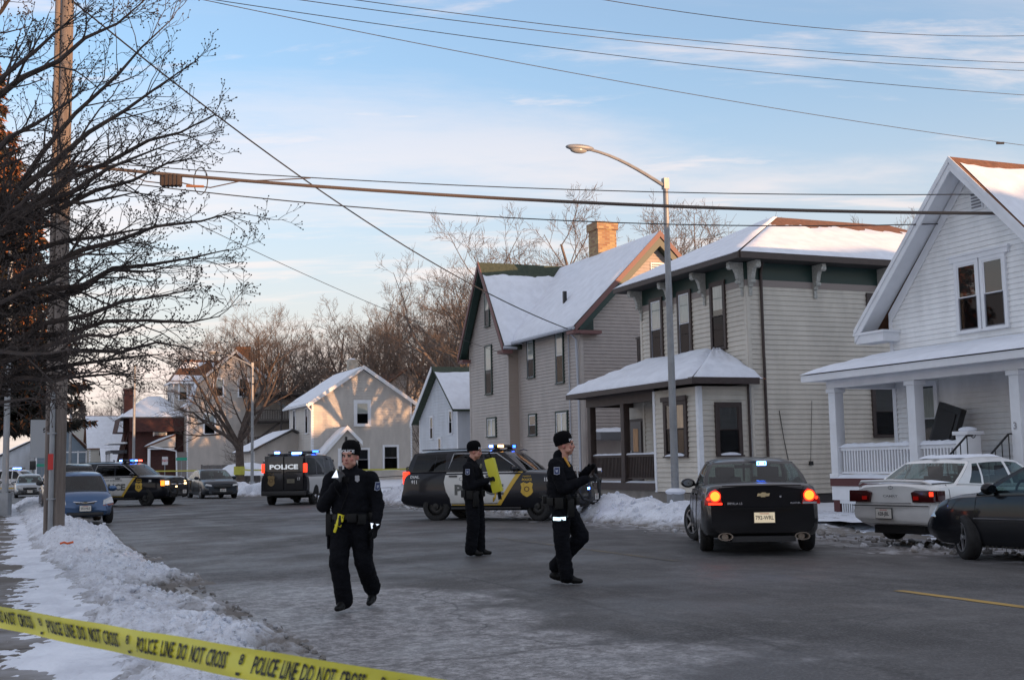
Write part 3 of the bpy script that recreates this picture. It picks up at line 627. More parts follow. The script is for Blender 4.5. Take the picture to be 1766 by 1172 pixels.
b = MB(); b.box(5.15, 6.0, -.05, 0, 1.05, 3.1, mat('brown_door', (.16, .08, .05), .5)); b.box(5.05, 5.15, -.07, 0, 1.05, 3.2, WHITE); d = b.build('door', A); b = MB(); b.box(5.3, 5.85, -.06, -.052, 2.0, 2.9, mat('door_pane', (.05, .05, .06), .1)); b.build('door_window', d)
# steps with iron handrails
b = MB()
for k in range(5): b.box(4.66, 5.72, PY-.30*(k+1), PY-.30*k-.001, .15, FZ-.17*(k+1)+.02, mat('step_concrete', (.3, .3, .3), .8, var=.2))
b.build('steps', A)
IRON = mat('black_iron', (.012, .012, .013), .5)
def handrail(x):
    b = MB(); P0 = (x, PY-.05, FZ+.92); P1 = (x, PY-1.0, FZ+.15)
    b.tube([(x, PY+.12, FZ+.93), P0, P1, (x, PY-1.08, FZ+.05)], .022, IRON, 6)
    for k in range(6): t = k/5; z = P0[2]*(1-t)+P1[2]*t; b.tube([(x, P0[1]*(1-t)+P1[1]*t, z), (x, P0[1]*(1-t)+P1[1]*t, FZ-.85*t)], .012, IRON, 5)
    for k in range(8): t = k/7*2*math.pi; b.tube([(x, PY+.13+.06*math.cos(t), FZ+.93+.06*math.sin(t)), (x, PY+.13+.06*math.cos(t+.9), FZ+.93+.06*math.sin(t+.9))], .01, IRON, 4)
    return b.build('handrail', A)
handrail(4.60); handrail(5.76)
# folded treadmill leaning on the porch wall
T = thing('treadmill', 'folded black treadmill standing on end on the white porch', 'treadmill', A.matrix_basis @ Vector((2.12, -.75, FZ)), TH-R(90))
TB = mat('treadmill_black', (.02, .02, .022), .5, var=.3, vscale=4)
lean = Matrix.Rotation(R(17), 4, 'Y') @ Matrix.Rotation(R(-8), 4, 'X')
b = MB(); b.box(-.37, .37, -.12, .06, .10, 1.75, TB, lean); b.build('deck', T, bevel=.02); b = MB(); b.box(-.27, .27, -.15, -.121, .2, 1.6, mat('tread_belt', (.035, .035, .037), .8), lean); b.build('belt', T)
b = MB(); b.box(-.6, .5, -.40, -.32, .0, .07, TB); b.box(-.6, .5, .32, .40, .0, .07, TB); b.box(-.62, -.55, -.4, .4, 0, .08, TB); b.build('base_frame', T)
b = MB(); b.tube([(-.42, -.36, .05), (-.05, -.36, 1.2)], .028, mat('treadmill_grey', (.25, .25, .27), .4), 8); b.tube([(-.42, .36, .05), (-.05, .36, 1.2)], .028, mat('treadmill_grey', None), 8); b.build('upright', T)
b = MB(); b.box(-.55, -.15, -.42, .42, .62, .72, TB, Matrix.Rotation(R(-12), 4, 'Y')); b.build('handlebar', T)
# ---------------------------------------------------------------- grey-tan house with green trim
Cc = house('grey_gable_house', 'grey-tan house with green trim, snowy L-shaped roof and brick chimney', 54.8, 21)
EZ = 7.35; NE, NB = 0, .5
fw = 4.9; RZ = 10.95; xm = fw/2
GT = S_C
wall('front_wall', Cc, (0, 0), (fw, 0), [(0, .5), (fw, .5), (fw, EZ), (xm, RZ-.25), (0, EZ)], S_C, .14, S_C)
wall('wing_side_wall', Cc, (fw, 0), (fw, .5), [(0, .5), (.5, .5), (.5, EZ), (0, EZ)], mat('tan_siding_side', (.36, .30, .255), .6), .14)
wall('left_wall', Cc, (0, 10), (0, 0), [(0, .5), (10, .5), (10, EZ), (0, EZ)], S_C, .3)
MW = 11.25; D2 = 7.2; ym = .5+D2/2; RZ2 = 11.0
wall('main_wall', Cc, (fw, .5), (MW, .5), [(0, .5), (MW-fw, .5), (MW-fw, EZ), (0, EZ)], S_C, .14, S_C)
wall('gable_wall', Cc, (MW, .5), (MW, .5+D2), [(0, .5), (D2, .5), (D2, EZ), (D2/2, RZ2-.3), (0, EZ)], mat('tan_siding_gable', (.37, .325, .30), .6, var=.06), .14, S_C)
b = MB(); b.box(.05, fw-.05, .05, 9, 0, .5, SKIRT); b.box(fw-.05, MW-.05, .55, .5+D2, 0, .5, SKIRT); b.build('foundation', Cc)
b = MB(); b.box(fw+.02, MW+.02, .44, .5, EZ-.38, EZ, GREEN); b.box(MW, MW+.03, .5, 1.1, EZ-.42, EZ-.0, GREEN); b.box(fw-.0, fw+.04, -.05, .5, EZ-.5, EZ, GREEN); b.build('frieze', Cc)
GUT = mat('grey_gutter', (.42, .45, .50), .5); o = .45
slp = (RZ-EZ)/(xm); e = .45; ez = EZ-slp*e
b = MB()
b.slab([(-e, -o, ez), (xm, -o, RZ), (xm, ym, RZ), (-e, ym+2, ez)], (0, 0, .14), SH_GREEN); b.slab([(fw+e, -o, ez), (xm, -o, RZ), (xm, ym, RZ), (fw+e, ym-.2, ez)], (0, 0, .14), SH_GREEN)
sl2 = (RZ2-EZ)/(D2/2); ez2 = EZ-sl2*e
b.slab([(MW+o, .5-e, ez2), (MW+o, ym, RZ2), (0, ym, RZ2), (0, .5-e, ez2)], (0, 0, .12), SH_GREEN); b.slab([(MW+o, .5+D2+e, ez2), (MW+o, ym, RZ2), (0, ym, RZ2), (0, .5+D2+e, ez2)], (0, 0, .12), SH_GREEN)
rf = b.build('roof', Cc)
# rakes
RAKE = mat('red_brown_rake', (.16, .075, .07), .6)
b = MB(); b2 = MB()
for s in (1, -1):
    x0 = -e if s == 1 else fw+e
    b.slab([(x0, -o-.04, ez-.12), (xm, -o-.04, RZ-.14), (xm, -o-.04, RZ+.17), (x0, -o-.04, ez+.17)], (0, .05, 0), RAKE)
    b.slab([(x0+.15*s, -o+.012, ez-.12), (xm, -o+.012, RZ-.32), (xm, -o+.012, RZ-.05), (x0+.15*s, -o+.012, ez+.12)], (0, .30, 0), GREEN)
    y0 = .5-e if s == 1 else .5+D2+e
    b2.slab([(MW+o, y0, ez2-.10), (MW+o, ym, RZ2-.12), (MW+o, ym, RZ2+.15), (MW+o, y0, ez2+.15)], (.05, 0, 0), RAKE)
    b2.slab([(MW+.06, y0+.2*s, ez2-.20), (MW+.06, ym, RZ2-.50), (MW+.06, ym, RZ2-.05), (MW+.06, y0+.2*s, ez2+.2)], (o-.07, 0, 0), GREEN)
b.box(-e-.05, .15, -o, .0, ez-.18, ez-.03, RAKE); b.box(fw-.2, fw+e+.05, -o-.02, -.0, ez-.18, ez-.03, RAKE); b2.box(MW-.2, MW+o+.02, .5-e-.08, 1.25, ez2-.16, ez2-.03, RAKE); b.build('rake_board', Cc); b2.build('rake_board', Cc)
b = MB(); b.tube([(fw+.5, .5-e-.07, ez2+.06), (MW+o, .5-e-.07, ez2+.06)], .075, GUT, 8); b.tube([(fw+e+.05, -o, ez+.06), (fw+e+.05, .2, ez+.06)], .07, GUT, 8)
b.tube([(MW-.2, .05, ez2), (MW-.12, .36, ez2-.35), (MW-.12, .42, 4.0), (MW-.12, .42, 3.9), (MW-.12, .42, .4)], .05, GUT, 8); b.tube([(MW-1.0, .44, EZ-.4), (MW-1.0, .44, 1.0)], .025, GUT, 6); b.build('gutter', Cc)
rz = ez+.15
snow_sheet('roof_snow', [(fw+e+.05, -o+.05, ez+.15), (fw+e-.02, ym-.2, ez+.5), (xm, ym, RZ+.12), (xm, -o+.05, RZ+.12)], rf, .13, 30, 20, (0, 0, 0, .12), rag=.06)
snow_sheet('roof_snow', [(fw+.45, .5-e-.05, ez2+.14), (MW+o-.02, .5-e-.05, ez2+.14), (MW+o-.02, ym, RZ2+.12), (1.5, ym, RZ2+.12)], rf, .13, 50, 20)
snow_sheet('roof_snow', [(-e, ym, ez+.15), (-e, -o, ez+.15), (xm, -o, RZ+.12), (xm, ym, RZ+.12)], rf, .1, 10, 8)
b = MB(); b.box(8.2, 8.34, 1.2, 1.34, 8.1, 8.95, BLACK); b.build('roof_vent', Cc)
b = MB(); YB = bpy.data.materials.new('yellow_brick'); YB.use_nodes = True
def brickmat(m, c1, c2, mo, sc=1.0):
    t = m.node_tree; bs = t.nodes['Principled BSDF']; bk = t.nodes.new('ShaderNodeTexBrick'); tcn = t.nodes.new('ShaderNodeTexCoord')
    mp = t.nodes.new('ShaderNodeMapping'); mp.inputs['Rotation'].default_value = (R(90), 0, R(0)); sx = t.nodes.new('ShaderNodeSeparateXYZ'); cx = t.nodes.new('ShaderNodeCombineXYZ'); ad = t.nodes.new('ShaderNodeMath')
    t.links.new(tcn.outputs['Object'], sx.inputs[0]); t.links.new(sx.outputs[0], ad.inputs[0]); t.links.new(sx.outputs[1], ad.inputs[1]); t.links.new(ad.outputs[0], cx.inputs[0]); t.links.new(sx.outputs[2], cx.inputs[1]); t.links.new(cx.outputs[0], bk.inputs[0])
    bk.inputs['Scale'].default_value = 1; bk.inputs['Brick Width'].default_value = .22*sc; bk.inputs['Row Height'].default_value = .075*sc; bk.inputs['Mortar Size'].default_value = .008; bk.inputs['Bias'].default_value = -.1
    bk.inputs[1].default_value = (*c1, 1); bk.inputs[2].default_value = (*c2, 1); bk.inputs[3].default_value = (*mo, 1); t.links.new(bk.outputs[0], bs.inputs['Base Color']); bs.inputs['Roughness'].default_value = .9
brickmat(YB, (.42, .30, .15), (.24, .11, .06), (.25, .22, .18), 1.2)
b.box(5.5, 6.45, ym-.2, ym+.75, 9.8, 12.2, YB); b.box(5.43, 6.52, ym-.27, ym+.82, 12.2, 12.55, YB); ch = b.build('chimney', Cc)
M = wf((0, 0), (fw, 0)); MM = wf((fw, .5), (MW, .5))
GS = mat('sash_cream', (.50, .50, .47), .5)
window(Cc, M, 2.5, 8.0, .62, 1.65, GREEN, GS, .07, [(CURT, 0, 1, 0, 1)]); window(Cc, M, 2.55, 4.8, .85, 2.35, GREEN, GS, .07, [(CURT, 0, 1, .42, 1)]); window(Cc, M, 2.8, 2.8, 1.15, .95, GREEN, WHITE, .08, [(CURT, .1, .9, 0, 1)], mid=False, cols=2)
window(Cc, MM, 1.45, 5.3, .78, 1.72, GREEN, WHITE, .07, [(CURT, 0, 1, .5, 1)]); window(Cc, MM, 4.45, 4.85, .78, 2.4, GREEN, WHITE, .07, [(CURTW, 0, 1, 0, .5), (CURT, 0, 1, .5, 1)])
window(Cc, MM, 1.5, 2.75, .85, 1.0, GREEN, WHITE, .07, split=.5); window(Cc, MM, 4.5, 2.75, 1.2, .98, GREEN, WHITE, .08, [(CURT, .1, .9, 0, 1)], mid=False, cols=2)
b = MB(); M2 = wf((MW, .5), (MW, .5+D2)); b.box(3.35, 4.1, -.05, 0, 9.2, 9.85, WHITE, M2)
for k in range(6): b.box(3.4, 4.05, -.07, -.05, 9.26+k*.095, 9.31+k*.095, mat('vent_grey', None), M2)
b.build('gable_vent', Cc); window(Cc, M2, 3.75, 7.3, .9, 1.6, BROWN, None, .09)
b = MB(); b.box(.3, 1.9, -1.0, 0, 2.45, 2.75, mat('awning_grey', (.12, .12, .13), .6), M2); aw = b.build('canopy', Cc)
q = wf((MW, .5), (MW, .5+D2)); snow_sheet('canopy_snow', [q @ Vector(p) for p in ((.3, -1.0, 2.75), (1.9, -1.0, 2.75), (1.9, 0, 2.78), (.3, 0, 2.78))], aw, .16, 8, 6)
# left side porch and upper hood
b = MB(); b.box(-1.8, -.05, 1, 4, 3.55, 3.7, GREEN); b.box(-1.9, -.05, .9, 4.1, 3.7, 3.8, WHITE); b.box(-1.6, -.05, 1.0, 4, 3.1, 3.55, GREEN); pr = b.build('side_porch_roof', Cc); snow_sheet('roof_snow', [(-1.95, .85, 3.8), (-.0, .85, 3.8), (-.0, 4, 4.1), (-1.95, 4, 3.9)], pr, .16, 10, 6)
b = MB(); b.tube([(-1.5, 1.1, .3), (-1.5, 1.1, 3.1)], .14, WHITE, 14); b.build('porch_column', Cc, 40)
b = MB(); b.box(-.95, -.0, 1, 3, 6.75, 7.0, GREEN); h2 = b.build('upper_hood', Cc); snow_sheet('roof_snow', [(-1.0, .9, 7.0), (0, .9, 7.05), (0, 3, 7.2), (-1.0, 3, 7.1)], h2, .16, 8, 5)
# ---------------------------------------------------------------- small white house behind it
Dd = house('small_white_house', 'small pale-blue gabled house with snowy roof behind the grey house', 65.6, 22)
W = 6.3; xm = 3.15; EZ = 4.15; RZ = 6.85
wall('front_wall', Dd, (0, 0), (W, 0), [(0, .4), (W, .4), (W, EZ+.4), (xm+.2, RZ-.2), (0, EZ)], S_D, .16, WHITE); wall('side_wall', Dd, (W, 0), (W, 9), [(0, .4), (9, .4), (9, EZ+.4), (0, EZ+.4)], S_D, .16)
b = MB(); b.slab([(-.5, -.4, EZ-.25), (xm+.2, -.4, RZ), (xm+.2, 9, RZ), (-.5, 9, EZ-.25)], (0, 0, .12), SH_GREEN); b.slab([(W+.3, -.4, EZ+.2), (xm+.2, -.4, RZ), (xm+.2, 9, RZ), (W+.3, 9, EZ+.2)], (0, 0, .12), SH_GREEN)
b.slab([(-.5, -.45, EZ-.4), (xm+.2, -.45, RZ-.15), (xm+.2, -.45, RZ+.12), (-.5, -.45, EZ-.1)], (0, .04, 0), WHITE); rf = b.build('roof', Dd)
snow_sheet('roof_snow', [(W+.35, -.4, EZ+.32), (W+.3, 9, EZ+.32), (xm+.25, 9, RZ+.1), (xm+.25, -.4, RZ+.1)], rf, .14, 24, 12, (0, 0, 0, .1), rag=.05)
M = wf((0, 0), (W, 0))
for x, z, h in ((2.2, 3.0, 1.3), (3.5, 1.9, 1.2), (5.3, 3.2, 1.3), (1.3, .9, 1.3), (4.9, .8, 1.5)): window(Dd, M, x, z, .55, h, WHITE, None, .06)
# ---------------------------------------------------------------- cream house lit by the low sun
Ee = house('cream_gable_house', 'cream gabled house with a small snowy entry gable, facing the camera', 95.5, 21.1)
LE = 7.5; W = 7.75; EZ = 6.45; RZ = 9.05; xm = W/2
wall('left_wall', Ee, (0, 0), (LE, 0), [(0, .5), (LE, .5), (LE, EZ), (0, EZ)], S_E, .20, WHITE)
wall('gable_wall', Ee, (LE, 0), (LE, W), [(0, .5), (W, .5), (W, EZ), (xm, RZ-.15), (0, EZ)], S_E, .20, WHITE)
wall('back_wall', Ee, (LE, W), (0, W), [(0, .5), (LE, .5), (LE, EZ), (0, EZ)], S_E, .3)
slp = (RZ-EZ)/xm; e = .4; ez = EZ-slp*e
b = MB(); b.slab([(-.4, -e, ez), (LE+.4, -e, ez), (LE+.4, xm, RZ), (-.4, xm, RZ)], (0, 0, .12), SH_GREY); b.slab([(-.4, W+e, ez), (LE+.4, W+e, ez), (LE+.4, xm, RZ), (-.4, xm, RZ)], (0, 0, .12), SH_GREY); rf = b.build('roof', Ee)
b = MB()
for y0 in (-e, W+e): b.slab([(LE+.4, y0, ez-.15), (LE+.4, xm, RZ-.15), (LE+.4, xm, RZ+.16), (LE+.4, y0, ez+.16)], (.05, 0, 0), WHITE); b.slab([(LE+.02, y0, ez-.03), (LE+.02, xm, RZ-.03), (LE+.39, xm, RZ-.03), (LE+.39, y0, ez-.03)], (0, 0, -.03), WHITE)
b.tube([(-.4, -e-.06, ez+.03), (LE+.4, -e-.06, ez+.03)], .08, WHITE, 8); b.tube([(LE+.1, -e-.02, ez), (LE+.05, -.06, ez-.4), (LE+.05, -.06, .6)], .05, WHITE, 6); b.build('rake_board', Ee)
snow_sheet('roof_snow', [(-.4, -e-.05, ez+.13), (LE+.36, -e-.05, ez+.13), (LE+.36, xm, RZ+.1), (-.4, xm, RZ+.1)], rf, .12, 16, 12); snow_sheet('roof_snow', [(LE+.36, W+e, ez+.13), (-.4, W+e, ez+.13), (-.4, xm, RZ+.1), (LE+.36, xm, RZ+.1)], rf, .12, 16, 12)
b = MB(); b.box(3, 3.7, xm+.0, xm+.7, 8.6, 10.0, mat('pale_stone', (.40, .36, .30), .9, var=.2)); b.ball((3.35, xm+.35, 10.0), (.3, .3, .12), SNOW); b.build('chimney', Ee)
M = wf((LE, 0), (LE, W))
window(Ee, M, 3.85, 4.6, 1.35, 2.0, WHITE, WHITE, .24, [(CURT, 0, 1, .5, 1)]); window(Ee, M, 3.8, 1.25, 1.2, 1.75, WHITE, WHITE, .12); window(Ee, M, 6.05, 1.25, 1.3, 1.95, WHITE, WHITE, .13)
M = wf((0, 0), (LE, 0))
window(Ee, M, 1.8, 3.95, .9, 2.2, WHITE, BROWN, .1); window(Ee, M, 6.0, 4.1, .9, 2.0, WHITE, BROWN, .1)
ME = wf((LE, 0), (LE, W)); b = MB()
def mp(x, y, z): return ME @ Vector((x, y, z))
EW0, EW1, EO, eh, ep, exm = .55, 3.05, -1.5, 2.6, 4.35, 2.2
siding(b, (ME @ Vector((EW0, EO, 0)))[:2], (ME @ Vector((EW1, EO, 0)))[:2], [(0, .5), (EW1-EW0, .5), (EW1-EW0, 3.55), (exm-EW0, ep), (0, 2.45)], S_E, .20); siding(b, (ME @ Vector((EW1, EO, 0)))[:2], (ME @ Vector((EW1, 0, 0)))[:2], [(0, .5), (1.5, .5), (1.5, 3.5), (0, 3.5)], S_E, .20)
b.build('entry_wall', Ee)
b = MB(); l0 = (-.05, 2.05); l1 = (exm, 4.5); l2 = (3.35, 3.35)
b.slab([mp(l0[0], EO-.3, l0[1]), mp(l1[0], EO-.3, l1[1]), mp(l1[0], 0, l1[1]), mp(l0[0], 0, l0[1])], (0, 0, .1), SH_GREY); b.slab([mp(l2[0], EO-.3, l2[1]), mp(l1[0], EO-.3, l1[1]), mp(l1[0], 0, l1[1]), mp(l2[0], 0, l2[1])], (0, 0, .1), SH_GREY)
for a_, c_ in ((l0, l1), (l2, l1)): b.slab([mp(a_[0], EO-.34, a_[1]-.2), mp(c_[0], EO-.34, c_[1]-.2), mp(c_[0], EO-.34, c_[1]+.12), mp(a_[0], EO-.34, a_[1]+.12)], ME.to_3x3() @ Vector((0, .04, 0)), WHITE)
er = b.build('entry_roof', Ee); snow_sheet('roof_snow', [mp(l0[0], 0, l0[1]+.11), mp(l0[0], EO-.3, l0[1]+.11), mp(l1[0], EO-.3, l1[1]+.08), mp(l1[0], 0, l1[1]+.08)], er, .14, 12, 8)
b = MB(); b.box(1.55, 2.75, EO-.06, EO, .75, 2.95, WHITE, ME); b.box(1.72, 2.58, EO-.09, EO-.06, .8, 2.85, mat('door_white', (.62, .62, .62), .5), ME); d = b.build('door', Ee)
b = MB()
for x in (1.82, 2.2): b.box(x, x+.28, EO-.1, EO-.091, 1.9, 2.7, DARK, ME)
b.build('door_window', d)
b = MB(); b.box(2.1, 2.25, EO-.12, EO-.02, 3.5, 3.8, BLACK, ME); b.box(2.12, 2.23, EO-.16, EO-.12, 3.45, 3.6, BLACK, ME); b.build('wall_lantern', Ee, bevel=.01)
b = MB(); put_text(b, '343', .30, BLACK, ME @ frame((2.15, EO-.03, 3.22), (1, 0, 0), (0, 0, 1)), .03); b.build('house_number', Ee)
b = MB(); b.box(.75, 1.2, EO-.2, EO-.02, 1.95, 2.15, BLACK, ME); b.build('mailbox', Ee, bevel=.02)
# ---------------------------------------------------------------- tall tan house with gambrel gable
F = house('tall_gambrel_house', 'tall tan three-storey house with gambrel gable and brick chimney', 123.5, 16.1)
# x: 0..8 along street; gable side at x=4
LE = 6.0; W = 9.0
wall('front_wall', F, (0, 0), (LE, 0), [(0, .8), (LE, .8), (LE, 8.3), (0, 8.3)], S_F, .22, WHITE)
gam = [(0, .8), (W, .8), (W, 7.6), (W-.9, 9.6), (W/2, 12.6), (.9, 9.6), (0, 7.6)]
wall('gable_wall', F, (LE, 0), (LE, W), gam, S_F, .22, WHITE)
b = MB(); P = [(-.35, 7.4), (.45, 8.0), (1.0, 9.9), (W/2, 12.9), (W-1.0, 9.9), (W-.45, 8.0), (W+.35, 7.4)]
for i in range(6): (ya, za), (yb, zb) = P[i], P[i+1]; b.slab([(-.3, ya, za), (LE+.35, ya, za), (LE+.35, yb, zb), (-.3, yb, zb)], (0, 0, .16), SH_RED)
rf = b.build('roof', F)
b = MB()
for i in range(6): (ya, za), (yb, zb) = P[i], P[i+1]; b.slab([(LE+.35, ya, za-.1), (LE+.35, yb, zb-.1), (LE+.35, yb, zb+.22), (LE+.35, ya, za+.22)], (.06, 0, 0), mat('grey_rake', (.35, .40, .46), .6))
b.build('rake_board', F)
for i in range(2): (ya, za), (yb, zb) = P[i], P[i+1]; snow_sheet('roof_snow', [(-.3, ya, za+.17), (LE+.35, ya, za+.17), (LE+.35, yb, zb+.17), (-.3, yb, zb+.17)], rf, .1, 10, 6)
# street-facing dormer tower
wall('tower_wall', F, (-.4, -1.0), (3.4, -1.0), [(0, .8), (3.8, .8), (3.8, 10.2), (0, 10.2)], S_F, .22, WHITE); wall('tower_wall', F, (3.4, -1.0), (3.4, .8), [(0, .8), (1.8, .8), (1.8, 10.2), (0, 10.2)], S_F, .22, WHITE)
b = MB(); b.poly([(-.7, -1.3, 10.1), (3.8, -1.3, 10.1), (3.3, 2.6, 12.3), (1.5, .6, 12.3)], SH_RED); b.poly([(3.8, -1.3, 10.1), (3.8, 3.2, 10.1), (3.3, 2.6, 12.3)], SH_RED); b.poly([(3.8, -1.3, 10.1), (3.8, 3.4, 10.1), (3.0, 3.4, 12.35), (3.0, .2, 12.35)], SH_RED); b.poly([(-.7, -1.3, 10.1), (3.8, -1.3, 10.1), (3.0, .2, 12.35), (.6, .2, 12.35)], SH_RED); b.box(-.75, 3.85, -1.35, -1.28, 9.95, 10.15, WHITE); b.box(3.8, 3.86, -1.3, 3.4, 9.95, 10.15, WHITE); tr = b.build('tower_roof', F)
snow_sheet('roof_snow', [(3.82, -1.3, 10.18), (3.82, 3.3, 10.18), (3.0, 3.3, 12.4), (3.0, .2, 12.4)], tr, .08, 12, 8, (0, 0, .02, .72)); snow_sheet('roof_snow', [(3.4, -.7, 11.4), (3.4, 3.3, 11.4), (3.0, 3.3, 12.4), (3.0, .2, 12.4)], tr, .08, 12, 5, (.05, .1, .1, .3))
b = MB(); b.box(3.2, 4.4, 4.9, 6.3, 11.5, 13.6, BRK_R := mat('orange_brick', (.30, .13, .06), .9, var=.25, vscale=12)); b.build('chimney', F)
M = wf((-.4, -1.0), (3.4, -1.0)); M3 = wf((3.4, -1.0), (3.4, .8)); M2 = wf((LE, 0), (LE, W))
for z, c in ((8.3, BLIND), (4.9, CURTW)): window(F, M, 1.0, z, .95, 1.7, WHITE, WHITE, .12, [(c, 0, 1, .5, 1)]); window(F, M, 2.8, z, .95, 1.7, WHITE, WHITE, .12)
for z in (8.3, 4.9): window(F, M3, .95, z, .95, 1.8, WHITE, WHITE, .12, [(BLIND, 0, 1, .5, 1)])
window(F, M2, 2.1, 4.9, 1.2, 2.1, WHITE, WHITE, .12, [(BLIND, 0, 1, .45, 1)]); window(F, M2, 2.9, 8.5, 1.1, 1.9, WHITE, WHITE, .12, [(CURT, 0, 1, .55, 1)]); window(F, M2, 5.3, 8.5, 1.1, 1.9, WHITE, WHITE, .12)
b = MB(); b.slab([(-1.2, -3.6, 3.75), (4.8, -3.6, 3.75), (4.8, -.9, 4.9), (-1.2, -.9, 4.9)], (0, 0, .12), SH_RED); b.box(-1.2, 4.8, -3.4, -1.0, 3.6, 3.72, WHITE); b.slab([(4.76, -3.5, 3.8), (4.76, -.9, 3.8), (4.76, -.9, 4.85)], (.05, 0, 0), S_F); pr = b.build('porch_roof', F); snow_sheet('roof_snow', [(-1.2, -3.7, 3.88), (4.85, -3.7, 3.88), (4.85, -.9, 5.03), (-1.2, -.9, 5.03)], pr, .14, 20, 8)
for x in (-1.0, 1.6, 4.6):
    b = MB(); b.tube([(x, -3.3, .9), (x, -3.3, 3.6)], .14, WHITE, 10); b.build('porch_column', F, 40)
b = MB(); posts_rail(b, (-1, -3.3, 0), (4.6, -3.3, 0), 1.0, 1.9, WHITE, .16, .03); b.box(-1.2, 4.8, -3.4, -1, .6, .98, SKIRT); b.build('porch_floor', F)
b = MB(); b.tube([(4.9, -3.2, 3.9), (6.2, -1.0, 3.4), (6.2, -.9, .4)], .07, WHITE, 6); b.box(4.9, 6.1, -.9, -.02, .5, 3.3, mat('side_door_shade', (.2, .18, .17), .8)); b.build('side_porch', F)
# rear balconies and stairs
DW = mat('dark_stair_wood', (.05, .042, .038), .8, var=.2)
b = MB()
for z in (3.4, 6.0, 8.6):
    b.box(LE, LE+2.6, 5.2, 11.5, z, z+.2, DW); posts_rail(b, (LE+2.55, 5.2, 0), (LE+2.55, 11.5, 0), z+.25, z+1.2, DW, .16, .03)
    b.slab([(LE+2.2, 5.4, z-2.4), (LE+2.2, 8.6, z), (LE+2.2, 8.6, z+.25), (LE+2.2, 5.4, z-2.15)], (.08, 0, 0), DW); b.box(LE+.3, LE+2.6, 5.1, 5.2, z+.2, z+.24, SNOW)
for y in (5.25, 8.4, 11.4): b.box(LE+2.45, LE+2.6, y, y+.15, 0, 9.7, DW)
b.build('fire_stairs', F)
wall('rear_wing_wall', F, (LE+.3, W), (LE+.3, W+7.5), [(0, .8), (7.5, .8), (7.5, 8.4), (0, 8.4)], S_F, .22)
b = MB(); b.box(0, LE+.7, W, W+7.8, 8.4, 8.65, SH_GREY); b.box(0, LE+.7, W, W+7.8, 8.66, 8.8, SNOW); b.build('rear_wing_roof', F)
# ---------------------------------------------------------------- brick house, far cottages
def simple_house(name, label, s0, n0, L_, W_, h, rise, m, roofm, axis='x', ov=.4, ex=.2, z0=.4, chim=None, wins=(), group=None, snow=True, trim=WHITE):
    H = house(name, label, s0, n0, group=group); hz = h
    if axis == 'x':                          # ridge along x (parallel to street), gable towards camera
        wall('front_wall', H, (0, 0), (L_, 0), [(0, z0), (L_, z0), (L_, hz), (0, hz)], m, ex, trim); wall('gable_wall', H, (L_, 0), (L_, W_), [(0, z0), (W_, z0), (W_, hz), (W_/2, hz+rise), (0, hz)], m, ex, trim)
        q = [[(-ov, -ov, hz-.1), (L_+ov, -ov, hz-.1), (L_+ov, W_/2, hz+rise+.1), (-ov, W_/2, hz+rise+.1)], [(L_+ov, W_+ov, hz-.1), (-ov, W_+ov, hz-.1), (-ov, W_/2, hz+rise+.1), (L_+ov, W_/2, hz+rise+.1)]]
    elif axis == 'y':
        wall('front_wall', H, (0, 0), (L_, 0), [(0, z0), (L_, z0), (L_, hz), (L_/2, hz+rise), (0, hz)], m, ex, trim); wall('side_wall', H, (L_, 0), (L_, W_), [(0, z0), (W_, z0), (W_, hz), (0, hz)], m, ex, trim)
        q = [[(L_+ov, -ov, hz-.1), (L_+ov, W_+ov, hz-.1), (L_/2, W_+ov, hz+rise+.1), (L_/2, -ov, hz+rise+.1)], [(-ov, W_+ov, hz-.1), (-ov, -ov, hz-.1), (L_/2, -ov, hz+rise+.1), (L_/2, W_+ov, hz+rise+.1)]]
    else:
        wall('front_wall', H, (0, 0), (L_, 0), [(0, z0), (L_, z0), (L_, hz), (0, hz)], m, ex); wall('side_wall', H, (L_, 0), (L_, W_), [(0, z0), (W_, z0), (W_, hz), (0, hz)], m, ex)
        c1, c2 = (L_/2, W_*.4, hz+rise), (L_/2, W_*.6, hz+rise); e = ov
        q = [[(-e, -e, hz), (L_+e, -e, hz), c1, c1], [(L_+e, -e, hz), (L_+e, W_+e, hz), c2, c1], [(-e, W_+e, hz), (-e, -e, hz), c1, c2]]
    wall('back_wall', H, (L_, W_), (0, W_), [(0, z0), (L_, z0), (L_, hz), (0, hz)], m, .6)
    b = MB()
    for p in q: b.slab(p if p[2] != p[3] else p[:3], (0, 0, .1), roofm)
    rf = b.build('roof', H)
    if snow:
        for i, p in enumerate(q): snow_sheet('roof_snow', [(x, y, z+.11) for x, y, z in p], rf, .1, 14, 8, (0, 0, 0, .02), seed=i)
    if chim: b = MB(); b.box(*chim[:6], chim[6]); b.box(chim[0]-.08, chim[1]+.08, chim[2]-.08, chim[3]+.08, chim[5], chim[5]+.2, chim[6]); b.build('chimney', H)
    for side, x, z, w_, hh in wins: window(H, wf((0, 0), (L_, 0)) if side == 'f' else wf((L_, 0), (L_, W_)), x, z, w_, hh, WHITE, WHITE, .1, [(BLIND, 0, 1, .0, 1)])
    return H
BRICKR = bpy.data.materials.new('red_brick'); BRICKR.use_nodes = True; brickmat(BRICKR, (.075, .022, .018), (.045, .016, .014), (.06, .04, .035), 1.3)
G = simple_house('brick_house', 'dark red brick house with a snowy hip roof and tall chimney', 126.0, 11.0, 6.0, 5.4, 6.6, 2.2, BRICKR, SH_GREY, 'hip', .7, 5, .3, (4.3, 5.2, -.35, .5, .3, 9.3, BRICKR), (('s', 2.9, 4.1, 1.3, 1.8), ('s', 2.9, 1.1, 1.3, 1.6), ('f', 2.2, 4, .9, 1.7)))
b = MB(); b.box(-.4, 5.9, -1.6, -.1, 3.3, 3.6, mat('dark_timber', (.05, .05, .06), .7)); b.box(-.4, 5.9, -1.7, -.1, 4.2, 4.35, WHITE)
